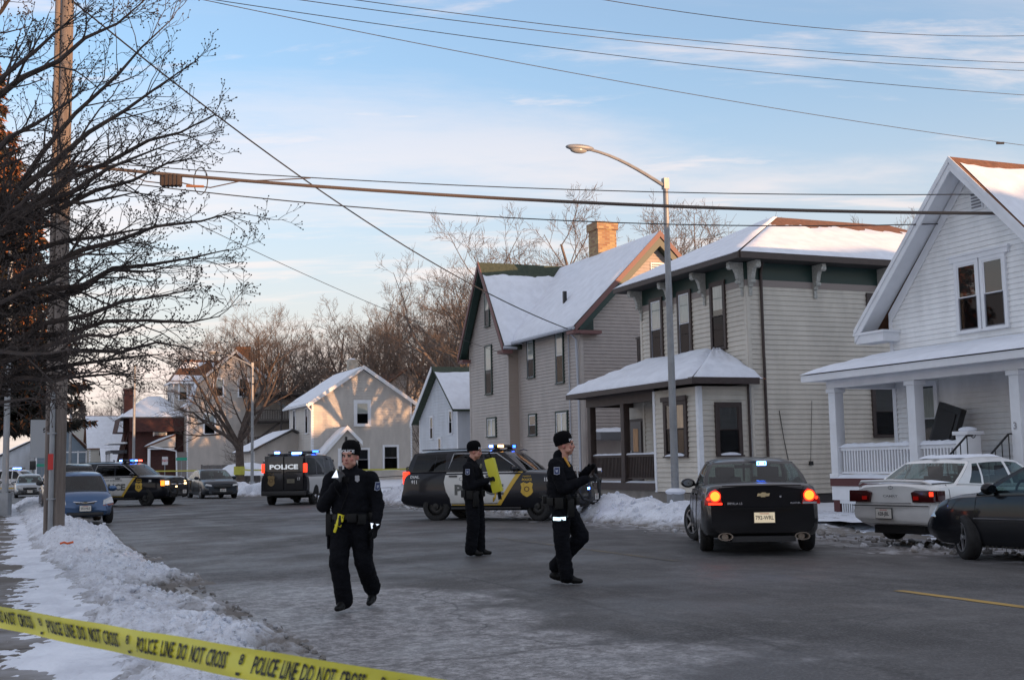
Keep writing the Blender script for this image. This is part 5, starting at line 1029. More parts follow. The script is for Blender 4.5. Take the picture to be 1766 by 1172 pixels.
# the big street tree just out of frame on the left, its boughs reach into the picture
def near_tree():
    base = Vector((-8.9, 16.5, .1)); t = thing('street_tree', 'bare knobbly-twigged tree reaching in from the left edge', 'tree', base)
    rng = random.Random(21); tb = MB(); cb = MB()
    tb.tube([(0, 0, -.2), (.0, 0, .5), (.05, 0, 2.5), (0, 0, 5), (.1, 0, 8), (.2, 0, 11)], [.34, .27, .23, .2, .14, .05], BARKD, 12); tb.build('trunk', t, 60)
    def pt(px, py, y):
        v = camo.matrix_world.to_3x3() @ Vector(((px-883)/2070, -(py-586)/2070, -1)); return Vector((0, 0, 1.55))+v*(y/v.y)-base
    limbs = [((2.2), (300, 30), 17.5, -.2), (3.0, (330, 110), 16.5, -.3), (3.4, (375, 195), 17, -.3), (3.5, (350, 270), 17.6, -.25), (3.9, (240, 330), 16, -.1), (3.2, (300, 245), 15.8, -.15),
             (2.9, (405, 365), 16.8, -.35), (2.6, (395, 430), 17.6, -.3), (2.3, (380, 545), 17.2, -.5), (2.0, (330, 500), 16.2, -.3), (1.9, (250, 560), 15.8, -.4), (2.6, (200, 420), 15.6, -.2), (3.8, (150, 150), 15.6, 0), (4.6, (250, 0), 16.2, 0), (5.0, (140, 20), 15.4, .2), (1.9, (180, 640), 16.0, -.5), (2.0, (240, 650), 17.4, -.55), (3.0, (110, 300), 15.2, 0), (2.4, (120, 480), 15.2, -.1), (5.6, (60, -60), 16, .2), (3.4, (280, 390), 17.2, -.3), (2.1, (130, 600), 15.0, -.3), (2.2, (330, 600), 16.6, -.4), (1.6, (90, 690), 15.6, -.4), (1.7, (60, 560), 16.4, -.3), (2.8, (60, 400), 16.8, -.2), (1.8, (280, 610), 17.6, -.45), (2.4, (310, 455), 18.0, -.3)]
    for (h, (px, py), y, dr) in limbs:
        E_ = pt(px, py, y); st = Vector((0, 0, h+.3)); L = (E_-st).length; P = [st]; rs = [.075]; n = 9; rise = .10*L
        mid = []
        for i in range(1, n+1):
            u = i/n; p = st.lerp(E_, u); p.z += rise*math.sin(math.pi*u)*.55*(1 if dr < .1 else .2); p += Vector((rng.gauss(0, .035*L/4), rng.gauss(0, .05*L/4), rng.gauss(0, .04*L/4))) if i < n else Vector(); P.append(p); rs.append(.068*(1-u)**.9+.007)
        cb.tube(P, rs, BARKD, 6, None, False)
        for i in range(2, n+1):
            for c in range(rng.choice((2, 3, 3))):
                u = rng.random(); b0 = P[i-1].lerp(P[i], u); ax = (P[i]-P[i-1]).normalized(); o = Matrix.Rotation(rng.random()*6.28, 3, ax) @ ax.orthogonal().normalized()
                o.y *= .7; nd = (ax*.85+o*rng.uniform(.45, .85)).normalized(); LL = L*.215*rng.uniform(.5, 1.15)*(1.2-.5*i/n)
                grow(cb, rng, b0, nd, LL, max(.009, rs[i]*.55), 2, 4, BARKD, .055, .15, (3, 5), .62, .0045, None, 0, .50, True)
    c = cb.build('crown', t); print('near tree faces', len(c.data.polygons)); return t
near_tree()
# ================================================================ vehicles
# local frame: x forward, y left, z up; origin on the ground midway between the axles
TYRE = mat('tyre_rubber', (.018, .018, .019), .85, var=.3, vscale=10); SALT = mat('salt_grime', (.10, .095, .09), .9)
PLASTIC = mat('dark_trim', (.02, .02, .022), .5); SEAT = mat('seat_cloth', (.03, .03, .032), .9); SEAM = mat('panel_gap', (.004, .004, .004), .9)
RED = mat('tail_lens', (.28, .01, .008), .15, emit=(1, .02, .01), es=.02); REDL = mat('tail_lamp_lit', (.6, .02, .01), .2, emit=(1, .03, .01), es=.9); REDD = mat('dark_tail_lens', (.05, .008, .008), .15)
AMBER = mat('amber_lamp_lit', (.6, .2, .02), .2, emit=(1, .22, .02), es=.8); HEAD = mat('headlamp_glass', (.45, .47, .48), .08, metal=.6); HEADL = mat('headlamp_lit', (.8, .7, .5), .2, emit=(1, .62, .30), es=1.3)
BLUEL = mat('blue_strobe', (.05, .1, .6), .2, emit=(.02, .10, 1), es=2.5); BLUEC = mat('blue_strobe_core', (.5, .6, .9), .2, emit=(.10, .26, 1), es=3.5); REDS = mat('red_strobe', (.5, .05, .05), .2, emit=(1, .08, .05), es=2); AMBS = mat('amber_strobe', (.5, .3, .05), .2, emit=(1, .45, .12), es=3)
PLATEM = mat('plate_lit', (.72, .66, .52), .5, emit=(1, .8, .5), es=.10); PLATED = mat('plate_dull', (.62, .60, .55), .5)  # first plate glows by emission, lamp light put into its material
def paint(name, col, metal=.0, rough=.28, dirt=.25):
    """clear-coated paint with road salt film low down"""
    if name in MATS: return MATS[name]
    m = mat(name, col, rough, metal, coat=.5, spec=.25); t = m.node_tree; b = t.nodes['Principled BSDF']
    tcn = t.nodes.new('ShaderNodeTexCoord'); sp = t.nodes.new('ShaderNodeSeparateXYZ'); t.links.new(tcn.outputs['Object'], sp.inputs[0])
    n = t.nodes.new('ShaderNodeTexNoise'); n.inputs['Scale'].default_value = 3; n.inputs['Detail'].default_value = 8; t.links.new(tcn.outputs['Object'], n.inputs[0])
    ma = t.nodes.new('ShaderNodeMath'); ma.operation = 'MULTIPLY_ADD'; t.links.new(n.outputs[0], ma.inputs[0]); ma.inputs[1].default_value = .7; t.links.new(sp.outputs[2], ma.inputs[2])
    mr = t.nodes.new('ShaderNodeMapRange'); t.links.new(ma.outputs[0], mr.inputs[0]); mr.inputs[1].default_value = 1.15; mr.inputs[2].default_value = .5; mr.inputs[3].default_value = 0; mr.inputs[4].default_value = dirt
    mx = t.nodes.new('ShaderNodeMix'); mx.data_type = 'RGBA'; t.links.new(mr.outputs[0], mx.inputs[0]); mx.inputs[6].default_value = (*col, 1); mx.inputs[7].default_value = (.16, .155, .15, 1); t.links.new(mx.outputs[2], b.inputs['Base Color'])
    m2 = t.nodes.new('ShaderNodeMapRange'); t.links.new(mr.outputs[0], m2.inputs[0]); m2.inputs[1].default_value = 0; m2.inputs[2].default_value = .3; m2.inputs[3].default_value = .5; m2.inputs[4].default_value = .1; t.links.new(m2.outputs[0], b.inputs['Coat Weight'])
    return m
def itp(tab, x):
    if x <= tab[0][0]: return tab[0][1]
    for (a, va), (c, vc) in zip(tab, tab[1:]):
        if x <= c: t = (x-a)/(c-a); return va+(vc-va)*t
    return tab[-1][1]
def itps(tab, x):                            # smoothed
    h = .07; return (itp(tab, x-h)+itp(tab, x)*2+itp(tab, x+h))/4
class Car:
    ROWS = [(0, 0), (.80, 0), (.93, .05), (.985, .16), (1.0, .34), (1.0, .52), (.995, .68), (.975, .84), (.945, .94), (.88, .985), (.78, 1.0), (.5, 1.0), (.25, 1.0), (0, 1.0)]
    def __init__(s, **k): s.__dict__.update(k)
    def sec(s, x):
        zt, zb, w = itps(s.top, x), itp(s.bot, x), itps(s.plan, x)*s.W/2
        cr = s.crown; P = []
        for fy, fz in s.ROWS:
            z = zb+(zt-zb)*fz
            if fz == 1.0: z += cr*(1-(fy/.88)**2)
            P.append((w*fy, z))
        return P
    def ys(s, x, z):                         # half width of the body side at (x, z)
        P = s.sec(x)[2:10]
        if z <= P[0][1]: return P[0][0]
        for (ya, za), (yb, zb) in zip(P, P[1:]):
            if z <= zb: return ya+(yb-ya)*(z-za)/max(1e-6, zb-za)
        # greenhouse side
        y0, z0 = P[-1]; zr = itp(s.roofz, x); t = (z-z0)/max(.01, zr-z0); yt = s.yt*s.W/2
        return y0+(yt-y0)*min(1, t)+.03*math.sin(math.pi*min(1, max(0, t)))
    def endx(s, x, fz, rear):
        tab = s.rprof if rear else s.fprof; return itp(tab, fz)
    def body(s, root, m):
        xs = []; x0, x1 = s.xr, s.xf; n = 44
        for i in range(n+1): u = i/n; xs.append(x0+(x1-x0)*(u-.045*math.sin(2*math.pi*u)))
        ring = len(s.ROWS)*2-2; V = []; F_ = []
        for i, x in enumerate(xs):
            P = s.sec(x); L = []
            tr = max(0, 1-(x-x0)/.5); tf = max(0, 1-(x1-x)/.6)
            for j, (y, z) in enumerate(P):
                fz = s.ROWS[j][1]; dx = s.endx(x, fz, True)*tr**1.5-s.endx(x, fz, False)*tf**1.5; L.append((x+dx, y, z))
            L += [(a, -y, z) for a, y, z in reversed(L[1:-1])]
            V += L
        for i in range(n):
            for j in range(ring): j2 = (j+1) % ring; F_.append((i*ring+j, i*ring+j2, (i+1)*ring+j2, (i+1)*ring+j))
        F_.append(tuple(range(ring-1, -1, -1))); F_.append(tuple(n*ring+j for j in range(ring)))
        b = MB(); b.add(V, F_, m); b.mi(DARK)
        o = b.build('body', root)
        bm = bmesh.new(); bm.from_mesh(o.data); bmesh.ops.recalc_face_normals(bm, faces=bm.faces); bm.to_mesh(o.data); bm.free()
        # wheel arches
        c = MB()
        for xx in (s.ax[0], s.ax[1]):
            for sd in (1, -1):
                r = s.wr*s.arch; M = Matrix.Translation((xx, sd*(s.W/2-.20), s.wr+.02)) @ Matrix.Rotation(R(90), 4, 'X')
                k = 28; vs = [(r*math.cos(2*math.pi*i/k)*1.0, r*math.sin(2*math.pi*i/k), zz) for zz in (-.30, .30) for i in range(k)]
                c.add(vs, [tuple(range(k-1, -1, -1)), tuple(range(k, 2*k))]+[(i, (i+1) % k, k+(i+1) % k, k+i) for i in range(k)], DARK, M)
        co = c.build('cutter'); mod = o.modifiers.new('b', 'BOOLEAN'); mod.object = co; mod.operation = 'DIFFERENCE'; mod.solver = 'EXACT'
        try: mod.material_mode = 'TRANSFER'
        except Exception: pass
        me = bpy.data.meshes.new_from_object(o.evaluated_get(bpy.context.evaluated_depsgraph_get()))
        o.modifiers.clear(); o.data = me; bpy.data.objects.remove(co)
        b2 = bmesh.new(); b2.from_mesh(me); cut = set()
        for f in b2.faces:
            f.smooth = True; cc = f.calc_center_median()
            for xx in s.ax:
                if all(abs(math.hypot(v.co.x-xx, v.co.z-s.wr-.02)-s.wr*s.arch) < .006 for v in f.verts) and abs(cc.y) > s.W/2-.53: cut.add(f)
            if len(me.materials) > 1:
                if f in cut: f.material_index = 1
                elif f.material_index == 1: f.material_index = 0
        for e in b2.edges: e.smooth = not (len(e.link_faces) == 2 and (e.calc_face_angle(0) > R(38) or (e.link_faces[0] in cut) != (e.link_faces[1] in cut)))
        b2.to_mesh(me); b2.free()
        if len(me.materials) < 2: me.materials.append(DARK)
        s.green(root, m); return o
    def belt(s, x): return itps(s.top, x)-.012
    def green(s, root, m):
        """greenhouse: pillars, glass, roof"""
        yb = lambda x: itps(s.plan, x)*s.W/2*.90; yt = s.yt*s.W/2; side = s.side; NR = 6
        rf, rb = side[-1], side[0]            # (xbelt, xroof)
        bow, bowr, bt, btr = s.bow
        # bottom & top curves going rear centre -> left -> front centre (mirrored)
        def roofz(x): return itp(s.roofz, x)
        b = MB(); glassparts = {}
        def ptS(k, v):                        # side station k (float), v height 0..1
            i = min(len(side)-2, int(k)); f = k-i; xb = side[i][0]+(side[i+1][0]-side[i][0])*f; xt = side[i][1]+(side[i+1][1]-side[i][1])*f
            x = xb+(xt-xb)*v; z0 = s.belt(xb); z1 = roofz(xt)-.03; return Vector((x, yb(xb)+(yt-yb(xb))*v+.028*math.sin(math.pi*v), z0+(z1-z0)*v))
        def ptE(u, v, front):                 # end window, u -1..1
            (xb, xt) = (rf if front else rb)[:2]; sg = 1 if front else -1; bo, bt_ = (bow, bt) if front else (bowr, btr)
            q = (1-abs(u)**2.2); x0 = xb+sg*bo*q; x1 = xt+sg*bt_*q; z0 = s.belt(x0); z1 = roofz(xt)-.03+.02*q
            x = x0+(x1-x0)*v; y = u*(yb(xb)+(yt-yb(xb))*v); return Vector((x+sg*.012*math.sin(math.pi*v), y+.0*u+(.028*math.sin(math.pi*v)*u), z0+(z1-z0)*v))
        V = s.vrows
        def quadstrip(fn, u0, u1, nu, lab):
            """panel with painted border rows and a glass field"""
            for i in range(nu):
                a, c = u0+(u1-u0)*i/nu, u0+(u1-u0)*(i+1)/nu
                for j in range(len(V)-1):
                    q = [fn(a, V[j]), fn(c, V[j]), fn(c, V[j+1]), fn(a, V[j+1])]
                    gl = lab is not None and 0 < j < len(V)-2
                    if gl: glassparts.setdefault(lab, []).append(q)
                    else: b.poly(q, m if lab is None or j == len(V)-2 or not s.blackline else m)
        for sg in (1, -1):
            fl = (lambda k, v, sg=sg: Vector((ptS(k, v).x, sg*ptS(k, v).y, ptS(k, v).z)))
            for k in range(len(side)-1): quadstrip(fl, k, k+1, 3, None if side[k][2] == 'p' else 'side%d_%d' % (k, sg))
            for k in range(len(side)-1):      # dark pillars
                pass
        e = s.epil
        for front, lab in ((True, 'windshield'), (False, 'rear_window')):
            fn = lambda u, v, front=front: ptE(u, v, front)
            quadstrip(fn, -1, -1+e, 1, None); quadstrip(fn, -1+e, 1-e, 12, lab); quadstrip(fn, 1-e, 1, 1, None)
        # roof
        nu, nx_ = 12, 12; vs = []
        for i in range(nx_+1):
            for j in range(nu+1):
                u = -1+2*j/nu; q = 1-abs(u)**2.2; xr_ = rb[1]-btr*q; xf_ = rf[1]+bt*q; t = i/nx_; x = xr_+(xf_-xr_)*t
                edge = min(1, min(t, 1-t)*nx_/1.5); w_ = yt
                vs.append((x, u*w_, roofz(min(rf[1], max(rb[1], x)))-.03+.03*min(edge, min(1, (1-abs(u))*6))+s.rcrown*(1-u*u)*.7+.0))
        # match border heights
        for i in range(nx_+1):
            for j in range(nu+1):
                if i in (0, nx_):
                    u = -1+2*j/nu; p = ptE(u, 1, i == nx_); vs[i*(nu+1)+j] = tuple(p)
        b.add(vs, [(i*(nu+1)+j, (i+1)*(nu+1)+j, (i+1)*(nu+1)+j+1, i*(nu+1)+j+1) for i in range(nx_) for j in range(nu)], m)
        o = b.build('cabin', root, 50)
        for lab, qs in glassparts.items():
            g = MB()
            gm = s.glass.get(lab.split('_')[0] if lab.startswith('side') else lab, s.glass['*'])
            for q in qs: g.poly(q, gm)
            nm = 'side_window' if lab.startswith('side') else lab; g.build(nm, root, 60)
        # interior
        b = MB(); x0, x1 = rb[0], rf[0]; 
        fl = MB(); zz = [s.belt(x0+(x1-x0)*i/8)+.035 for i in range(9)]
        b.box(x0+.1, x1-.15, -yb(0)*.93, yb(0)*.93, min(zz)-.1, min(zz)+.02, DARK)
        for xx in s.seats:
            for yy in (-.37, .37): b.box(xx-.06, xx+.08, yy-.24, yy+.24, min(zz), min(zz)+.17, SEAT); b.box(xx-.08, xx+.02, yy-.13, yy+.13, min(zz)+.17, min(zz)+.34, SEAT)
        b.tube([(x1-.45, -.38+.17*math.cos(t), s.belt(x1)+.05+.16*math.sin(t)) if 0 else (x1-.5, .38+.18*math.cos(t*.524), s.belt(x1)+.02+.18*math.sin(t*.524)) for t in range(13)], .015, DARK, 5)
        b.build('interior', root, bevel=.02)
    def patch(s, b, pts, m, sd=-1, off=.005):
        """polygon (x, z) wrapped on the body side, sd=-1 right"""
        bm = bmesh.new(); vs = [bm.verts.new((p[0], 0, p[1])) for p in pts]; bm.faces.new(vs)
        xs = [p[0] for p in pts]; zs = [p[1] for p in pts]
        x = math.floor(min(xs)*10)/10
        while x < max(xs): bmesh.ops.bisect_plane(bm, geom=bm.verts[:]+bm.edges[:]+bm.faces[:], plane_co=(x, 0, 0), plane_no=(1, 0, 0)); x += .1
        z = math.floor(min(zs)*14)/14
        while z < max(zs): bmesh.ops.bisect_plane(bm, geom=bm.verts[:]+bm.edges[:]+bm.faces[:], plane_co=(0, 0, z), plane_no=(0, 0, 1)); z += 1/14
        bm.verts.index_update(); V = [(v.co.x, sd*(s.ys(v.co.x, v.co.z)+off), v.co.z) for v in bm.verts]
        b.add(V, [tuple(v.index for v in (f.verts if sd == 1 else reversed(f.verts))) for f in bm.faces], m); bm.free()
    def seam(s, b, pts, sd, r=.006, m=None):
        P = []
        for (a, c) in zip(pts, pts[1:]):
            n = max(1, int(math.hypot(c[0]-a[0], c[1]-a[1])/.08))
            for i in range(n): t = i/n; x, z = a[0]+(c[0]-a[0])*t, a[1]+(c[1]-a[1])*t; P.append((x, sd*(s.ys(x, z)+.002), z))
        x, z = pts[-1]; P.append((x, sd*(s.ys(x, z)+.002), z)); b.tube(P, r, m or SEAM, 4)
    def text(s, b, txt, x, z, size, m, sd=-1, bold=.02, sx=1.0, off=.009):
        vs, fs = text_geo(txt, size, bold)
        fl = 1 if sd == -1 else -1
        V = []
        for v in vs: xx = x+v[0]*fl*sx; zz = z+v[1]; V.append((xx, sd*(s.ys(xx, zz)+off), zz))
        b.add(V, fs, m)
    def wheels(s, root, rim, steer=0, spokes=6, style='steel'):
        for i, xx in enumerate(s.ax):
            for sd in (1, -1):
                w = link('wheel', None, root, (xx, sd*(s.W/2-.125), s.wr))
                w.rotation_euler = (0, 0, (steer if i == 1 else 0)+(0 if sd == -1 else math.pi))
                r = s.wr; b = MB(); M = Matrix.Rotation(R(90), 4, 'X')      # lathe axis z -> -y : outer face at local -y
                hw = .105
                b.lathe([(r*.62, -hw+.01), (r*.70, -hw), (r*.90, -hw), (r*.975, -hw+.025), (r, -hw+.045), (r, -.012), (r*.985, -.010), (r*.985, .010), (r, .012), (r, hw-.045), (r*.975, hw-.025), (r*.90, hw), (r*.70, hw), (r*.62, hw-.01)], TYRE, 40, M); b.build('tyre', w, 50)
                b = MB(); rr = r*.635
                b.lathe([(rr, hw-.005), (rr*.98, hw-.012), (rr*.95, hw-.05), (rr*.93, .0), (.01, .0)], DARK if style != 'steel' else rim, 28, M)
                b.lathe([(rr+.004, hw-.012), (rr+.004, hw+.001), (rr*.955, hw+.003), (rr*.94, hw-.025)], rim, 32, M)
                if style == 'steel':
                    b.lathe([(rr*.93, hw-.06), (rr*.80, hw-.035), (rr*.5, hw-.02), (rr*.42, hw-.035), (rr*.38, hw-.035)], rim, 28, M)
                    b.lathe([(rr*.38, hw-.035), (rr*.34, hw+.01), (.01, hw+.02)], CHROME if s.hubc else rim, 20, M)
                    for k in range(10): a = k*2*math.pi/10; b.box(-.018, .018, -.018, .018, hw-.025, hw-.021, DARK, M @ Matrix.Rotation(a, 4, 'Z') @ Matrix.Translation((rr*.68, 0, 0)))
                else:
                    for k in range(spokes):
                        a = k*2*math.pi/spokes; b.slab([(rr*.14, -rr*.13, hw-.03), (rr*.95, -rr*.10, hw-.02), (rr*.95, rr*.10, hw-.02), (rr*.14, rr*.13, hw-.03)], (0, 0, .022), rim, M @ Matrix.Rotation(a, 4, 'Z'))
                    b.lathe([(rr*.24, hw-.035), (rr*.22, hw), (.01, hw+.006)], rim, 16, M)
                b.build('rim', w, 50)
    def mirror(s, root, x, z, m):
        for sd in (1, -1):
            y = sd*(s.ys(x, z)); b = MB(); b.ball((x-.02, y+sd*.15, z+.06), (.075, .13, .085), m, 12, 8); b.box(x-.03, x+.03, min(y-sd*.03, y+sd*.08), max(y-sd*.03, y+sd*.08), z+.0, z+.05, PLASTIC)
            b.lathe([(.001, 0), (.062, 0)], mat('mirror_glass', (.10, .12, .14), .08, metal=1), 16, Matrix.Translation((x-.093, y+sd*.15, z+.06)) @ Matrix.Rotation(R(-90), 4, 'Y') @ Matrix.Diagonal((.9, 1.4, 1, 1)))
            b.build('side_mirror', root, 50)
    def doors(s, root, m, xs, zlo, handles, hm=None, slant=0.0):
        """xs: list of door seam x from front to rear"""
        for sd in (1, -1):
            for i in range(len(xs)-1):
                xf_, xr_ = xs[i], xs[i+1]; b = MB(); zt_ = lambda x: s.belt(x)-.03
                P = [(xf_, zlo), (xf_+slant*0, zt_(xf_)), (xr_, zt_(xr_)), (xr_, zlo+.02)]
                if i == len(xs)-2: P = [(xf_, zlo), (xf_, zt_(xf_)), (xr_-.08, zt_(xr_)), (xr_-.04, zlo+.42), (xr_+.10, zlo+.20), (xr_+.24, zlo)]
                s.patch(b, P if sd == -1 else P, m, sd, .003); s.seam(b, P+[P[0]], sd)
                d = b.build('door', root, 50)
                hx, hz = handles[i]; h = MB(); y = sd*(s.ys(hx, hz)+.03); h.box(hx-.09, hx+.09, min(y, y-sd*.015), max(y, y-sd*.015), hz-.018, hz+.018, hm or m); h.box(hx-.085, hx-.06, min(y, y-sd*.03), max(y, y-sd*.03), hz-.015, hz+.015, hm or m); h.build('handle', d, bevel=.006)
    def plate(s, root, x, z, txt, ang, m=None, tc_=None, w_=.31, h_=.155, y=0, sub=True):
        sg = -1 if ang else 1                 # rear faces -x
        M = frame((x, y, z), (0, -1 if not (sg == 1) else 1, 0), (0, 0, 1)) if sg == 1 else frame((x, y, z), (0, -1, 0), (0, 0, 1))
        b = MB(); b.box(-w_/2, w_/2, -h_/2, h_/2, 0, .012, m or PLATED, M); b.box(-w_/2-.012, w_/2+.012, -h_/2-.012, h_/2+.012, -.01, .004, PLASTIC, M); p = b.build('licence_plate', root)
        b = MB(); put_text(b, txt, h_*.55, tc_ or mat('plate_ink', (.03, .03, .04), .5), M @ Matrix.Translation((0, -.004, .014)), .015, .82)
        if sub: put_text(b, 'WISCONSIN', h_*.17, mat('plate_red', (.5, .03, .02), .5), M @ Matrix.Translation((0, h_*.38, .014)), .02)
        b.build('lettering', p)
def endpt(b, x, y0, y1, z0, z1, m, t=.02, sg=-1): b.box(min(x, x+sg*t), max(x, x+sg*t), y0, y1, z0, z1, m)
# ------------------------------------------------------------ big police utility vehicle
def tahoe(label, loc, ang, unit, steer=0, group='black and white police utility vehicles'):
    t = thing('police_suv', label, 'police SUV', loc, ang, group)
    K = paint('police_black', (.005, .006, .011), 0, .3, .05); Wp = paint('police_white', (.62, .62, .60), 0, .35, .5); GOLD = mat('gold_stripe', (.62, .40, .05), .4); GREY = mat('grey_lettering', (.10, .105, .10), .5)
    wb = 2.95; a = (-wb/2, wb/2)
    c = Car(W=2.0, ax=a, wr=.395, arch=1.17, xr=-2.55, xf=2.47, crown=.035, rcrown=.05, yt=.74, hubc=False, blackline=False,
        top=[(-2.6, 1.31), (-2.0, 1.33), (.6, 1.33), (.95, 1.32), (1.3, 1.30), (2.2, 1.25), (2.45, 1.18)], bot=[(-2.6, .42), (-2.1, .36), (-1.2, .30), (1.3, .30), (2.0, .33), (2.5, .40)],
        plan=[(-2.6, .90), (-2.45, .955), (-2.1, .99), (-1, 1), (1.4, 1), (2.1, .975), (2.35, .92), (2.5, .85)],
        rprof=[(0, .12), (.10, .0), (.32, .0), (.36, .07), (.8, .10), (1, .14)], fprof=[(0, .12), (.15, .0), (.4, .02), (.7, .06), (1, .14)],
        roofz=[(-2.4, 1.83), (-1.8, 1.88), (-.6, 1.90), (.2, 1.87), (.5, 1.83)],
        side=[(-2.38, -2.20, 'p'), (-2.22, -2.08, 'g'), (-1.22, -1.22, 'p'), (-1.08, -1.02, 'g'), (-.12, -.16, 'p'), (-.02, -.06, 'g'), (.98, .36, 'p'), (1.10, .46, 'p')],
        bow=(.16, .04, .08, .03), vrows=[0, .05, .35, .65, .9, 1], epil=.07, glass={'*': GL_TINT, 'windshield': GL_CAR}, seats=(-.9, .05))
    c.body(t, K); c.wheels(t, mat('black_wheel', (.02, .02, .02), .5, metal=.3), steer, 6, 'steel'); c.mirror(t, .86, 1.31, K)
    for sd in (-1, 1):
        b = MB()                              # white doors with slanting gold stripe at the front
        P = [(-1.22, 1.05), (-1.17, 1.30), (.90, 1.30), (.30, .42), (-1.02, .42), (-1.05, .62), (-1.16, .78)]
        c.patch(b, P, Wp, sd, .005); d = b.build('door_panel', t, 50)
        b = MB(); c.patch(b, [(.90, 1.30), (1.04, 1.30), (.42, .42), (.30, .42)], GOLD, sd, .0075); c.patch(b, [(-1.0, .42), (.30, .42), (.32, .445), (-1.0, .445)], GOLD, sd, .0075)
        b.build('gold_stripe', d, 50)
        b = MB(); c.text(b, 'CITY OF KENOSHA', -.22, 1.12, .13, GREY, sd, .0); c.text(b, 'POLICE', -.20, .82, .36, GREY, sd, .05, 1.2); b.build('lettering', d)
        b = MB(); c.text(b, 'DIAL', -2.1, 1.19, .10, mat('white_letter', (.65, .65, .65), .5), sd, .03, 1.3); c.text(b, '911', -2.1, 1.05, .13, mat('white_letter', None), sd, .04)
        c.text(b, unit, 1.70, 1.08, .13, mat('white_letter', None), sd, .04); b.build('lettering', t)
        b = MB(); sh = [(1.03, .92), (1.12, .96), (1.22, .92), (1.32, .96), (1.41, .92), (1.38, .82), (1.41, .70), (1.33, .62), (1.22, .57), (1.11, .62), (1.03, .70), (1.06, .82)]; sh = [(1.17+(x-1.22)*.92, z+.06) for x, z in sh]
        c.patch(b, sh, GOLD, sd, .006); c.text(b, 'O', 1.17, .83, .2, mat('badge_brown', (.12, .06, .02), .5), sd, .02); c.text(b, 'POLICE', 1.17, 1.08, .085, GOLD, sd, .03); c.text(b, 'KENOSHA', 1.17, 1.17, .05, GOLD, sd, .01); b.build('door_badge', t, 50)
        b = MB()
        for P in ([(-1.22, 1.30), (-1.22, 1.02), (-1.16, .80), (-1.02, .55), (-.98, .40), (1.10, .40), (1.08, 1.30)], [(-.08, 1.30), (-.08, .40)]): c.seam(b, P, sd)
        b.build('door_seams', t)
        b = MB()                              # silver window surround
        c.seam(b, [(-1.16, 1.32), (-1.06, 1.58), (-1.0, 1.80), (.25, 1.79), (.95, 1.35)], sd, .014, mat('silver_trim', (.5, .52, .55), .3, metal=.6)); b.build('window_trim', t)
        for hx in (-.95, .12): b = MB(); y = sd*(c.ys(hx, 1.20)+.03); b.cbox((hx, y, 1.20), (.24, .02, .04), PLASTIC); b.cbox((hx+.1, y-sd*.015, 1.20), (.03, .03, .03), PLASTIC); b.build('door_handle', t, bevel=.008)
        b = MB(); b.box(-2.49, -2.30, min(sd*.905, sd*.78), max(sd*.905, sd*.78), 1.0, 1.34, REDL if sd == -1 else RED); b.box(-2.495, -2.29, min(sd*.91, sd*.775), max(sd*.91, sd*.775), 1.15, 1.19, REDD); b.build('taillight', t, bevel=.02)
        b = MB(); b.box(-1.0, 1.0, min(sd*.90, sd*1.02), max(sd*.90, sd*1.02), .32, .37, PLASTIC); b.build('running_board', t, bevel=.01)
    # nose
    b = MB(); b.box(2.34, 2.44, -.55, .55, .70, 1.14, PLASTIC); b.box(2.43, 2.455, -.55, .55, .90, .97, CHROME); b.box(2.44, 2.48, -.6, .6, .42, .60, PLASTIC); b.build('grille', t, bevel=.01)
    for sd in (-1, 1):
        y0, y1 = sorted((sd*.60, sd*.93)); b = MB(); b.box(2.14, 2.40, y0, y1, .86, 1.12, HEAD); hl = b.build('headlight', t, bevel=.03)
        if unit == '34': b = MB(); b.box(2.40, 2.43, y0+.05, y1-.05, .91, 1.07, HEADL); ya, yb_ = sorted((sd*.86, sd*.945)); b.box(2.2, 2.38, ya, yb_, .87, 1.09, AMBER); b.build('lit_lamp', hl)
    b = MB(); 
    for y in (-.42, .42): b.tube([(2.45, y, .38), (2.66, y, .42), (2.72, y, .62), (2.70, y, 1.03), (2.58, y, 1.20)], .045, PLASTIC, 8)
    for z in (.52, 1.02): b.tube([(2.70, -.42, z), (2.70, .42, z)], .03, PLASTIC, 8)
    for y in (-.42, .42): b.tube([(2.70, y, .52), (2.66, y*1.9, .55), (2.56, y*2.15, .75), (2.66, y*1.9, 1.06), (2.70, y, 1.04)], .032, PLASTIC, 8)
    pb_ = b.build('push_bumper', t, 50)
    b = MB(); b.box(2.72, 2.745, -.62, -.50, .80, .86, BLUEC if unit != '34' else HEADL); b.build('bumper_lamp', pb_)
    c.plate(t, 2.73, .60, 'E4211', 0, y=.12)
    # light bar
    b = MB(); b.box(-.02, .30, -.62, .62, 1.945, 2.02, mat('lightbar_shell', (.03, .03, .035), .15)); b.box(.06, .22, -.5, -.44, 1.88, 1.945, PLASTIC); b.box(.06, .22, .44, .5, 1.88, 1.945, PLASTIC); lb_ = b.build('light_bar', t, bevel=.025)
    def lamp(x0, x1, y0, y1, m, z0=1.95, z1=2.015): b = MB(); b.box(x0, x1, y0, y1, z0, z1, m); b.build('strobe', lb_, bevel=.01)
    if unit == '34': lamp(-.03, .1, -.635, -.38, BLUEC); lamp(.05, .312, -.30, -.05, BLUEL); lamp(.1, .312, .05, .25, BLUEC); lamp(.0, .315, .35, .63, REDS)
    else: lamp(-.03, .08, -.635, -.4, BLUEC); lamp(-.0, .1, -.2, -.0, AMBS); lamp(.22, .312, -.63, -.42, AMBS); lamp(.1, .31, .3, .5, BLUEL)
    b = MB()
    for sd in (-1, 1): b.tube([(-2.0, sd*.66, 1.91), (-.3, sd*.66, 1.93)], .018, PLASTIC, 6); b.tube([(.36, sd*.66, 1.86), (.5, sd*.62, 1.90), (.66, sd*.45, 1.86)], .012, PLASTIC, 6)
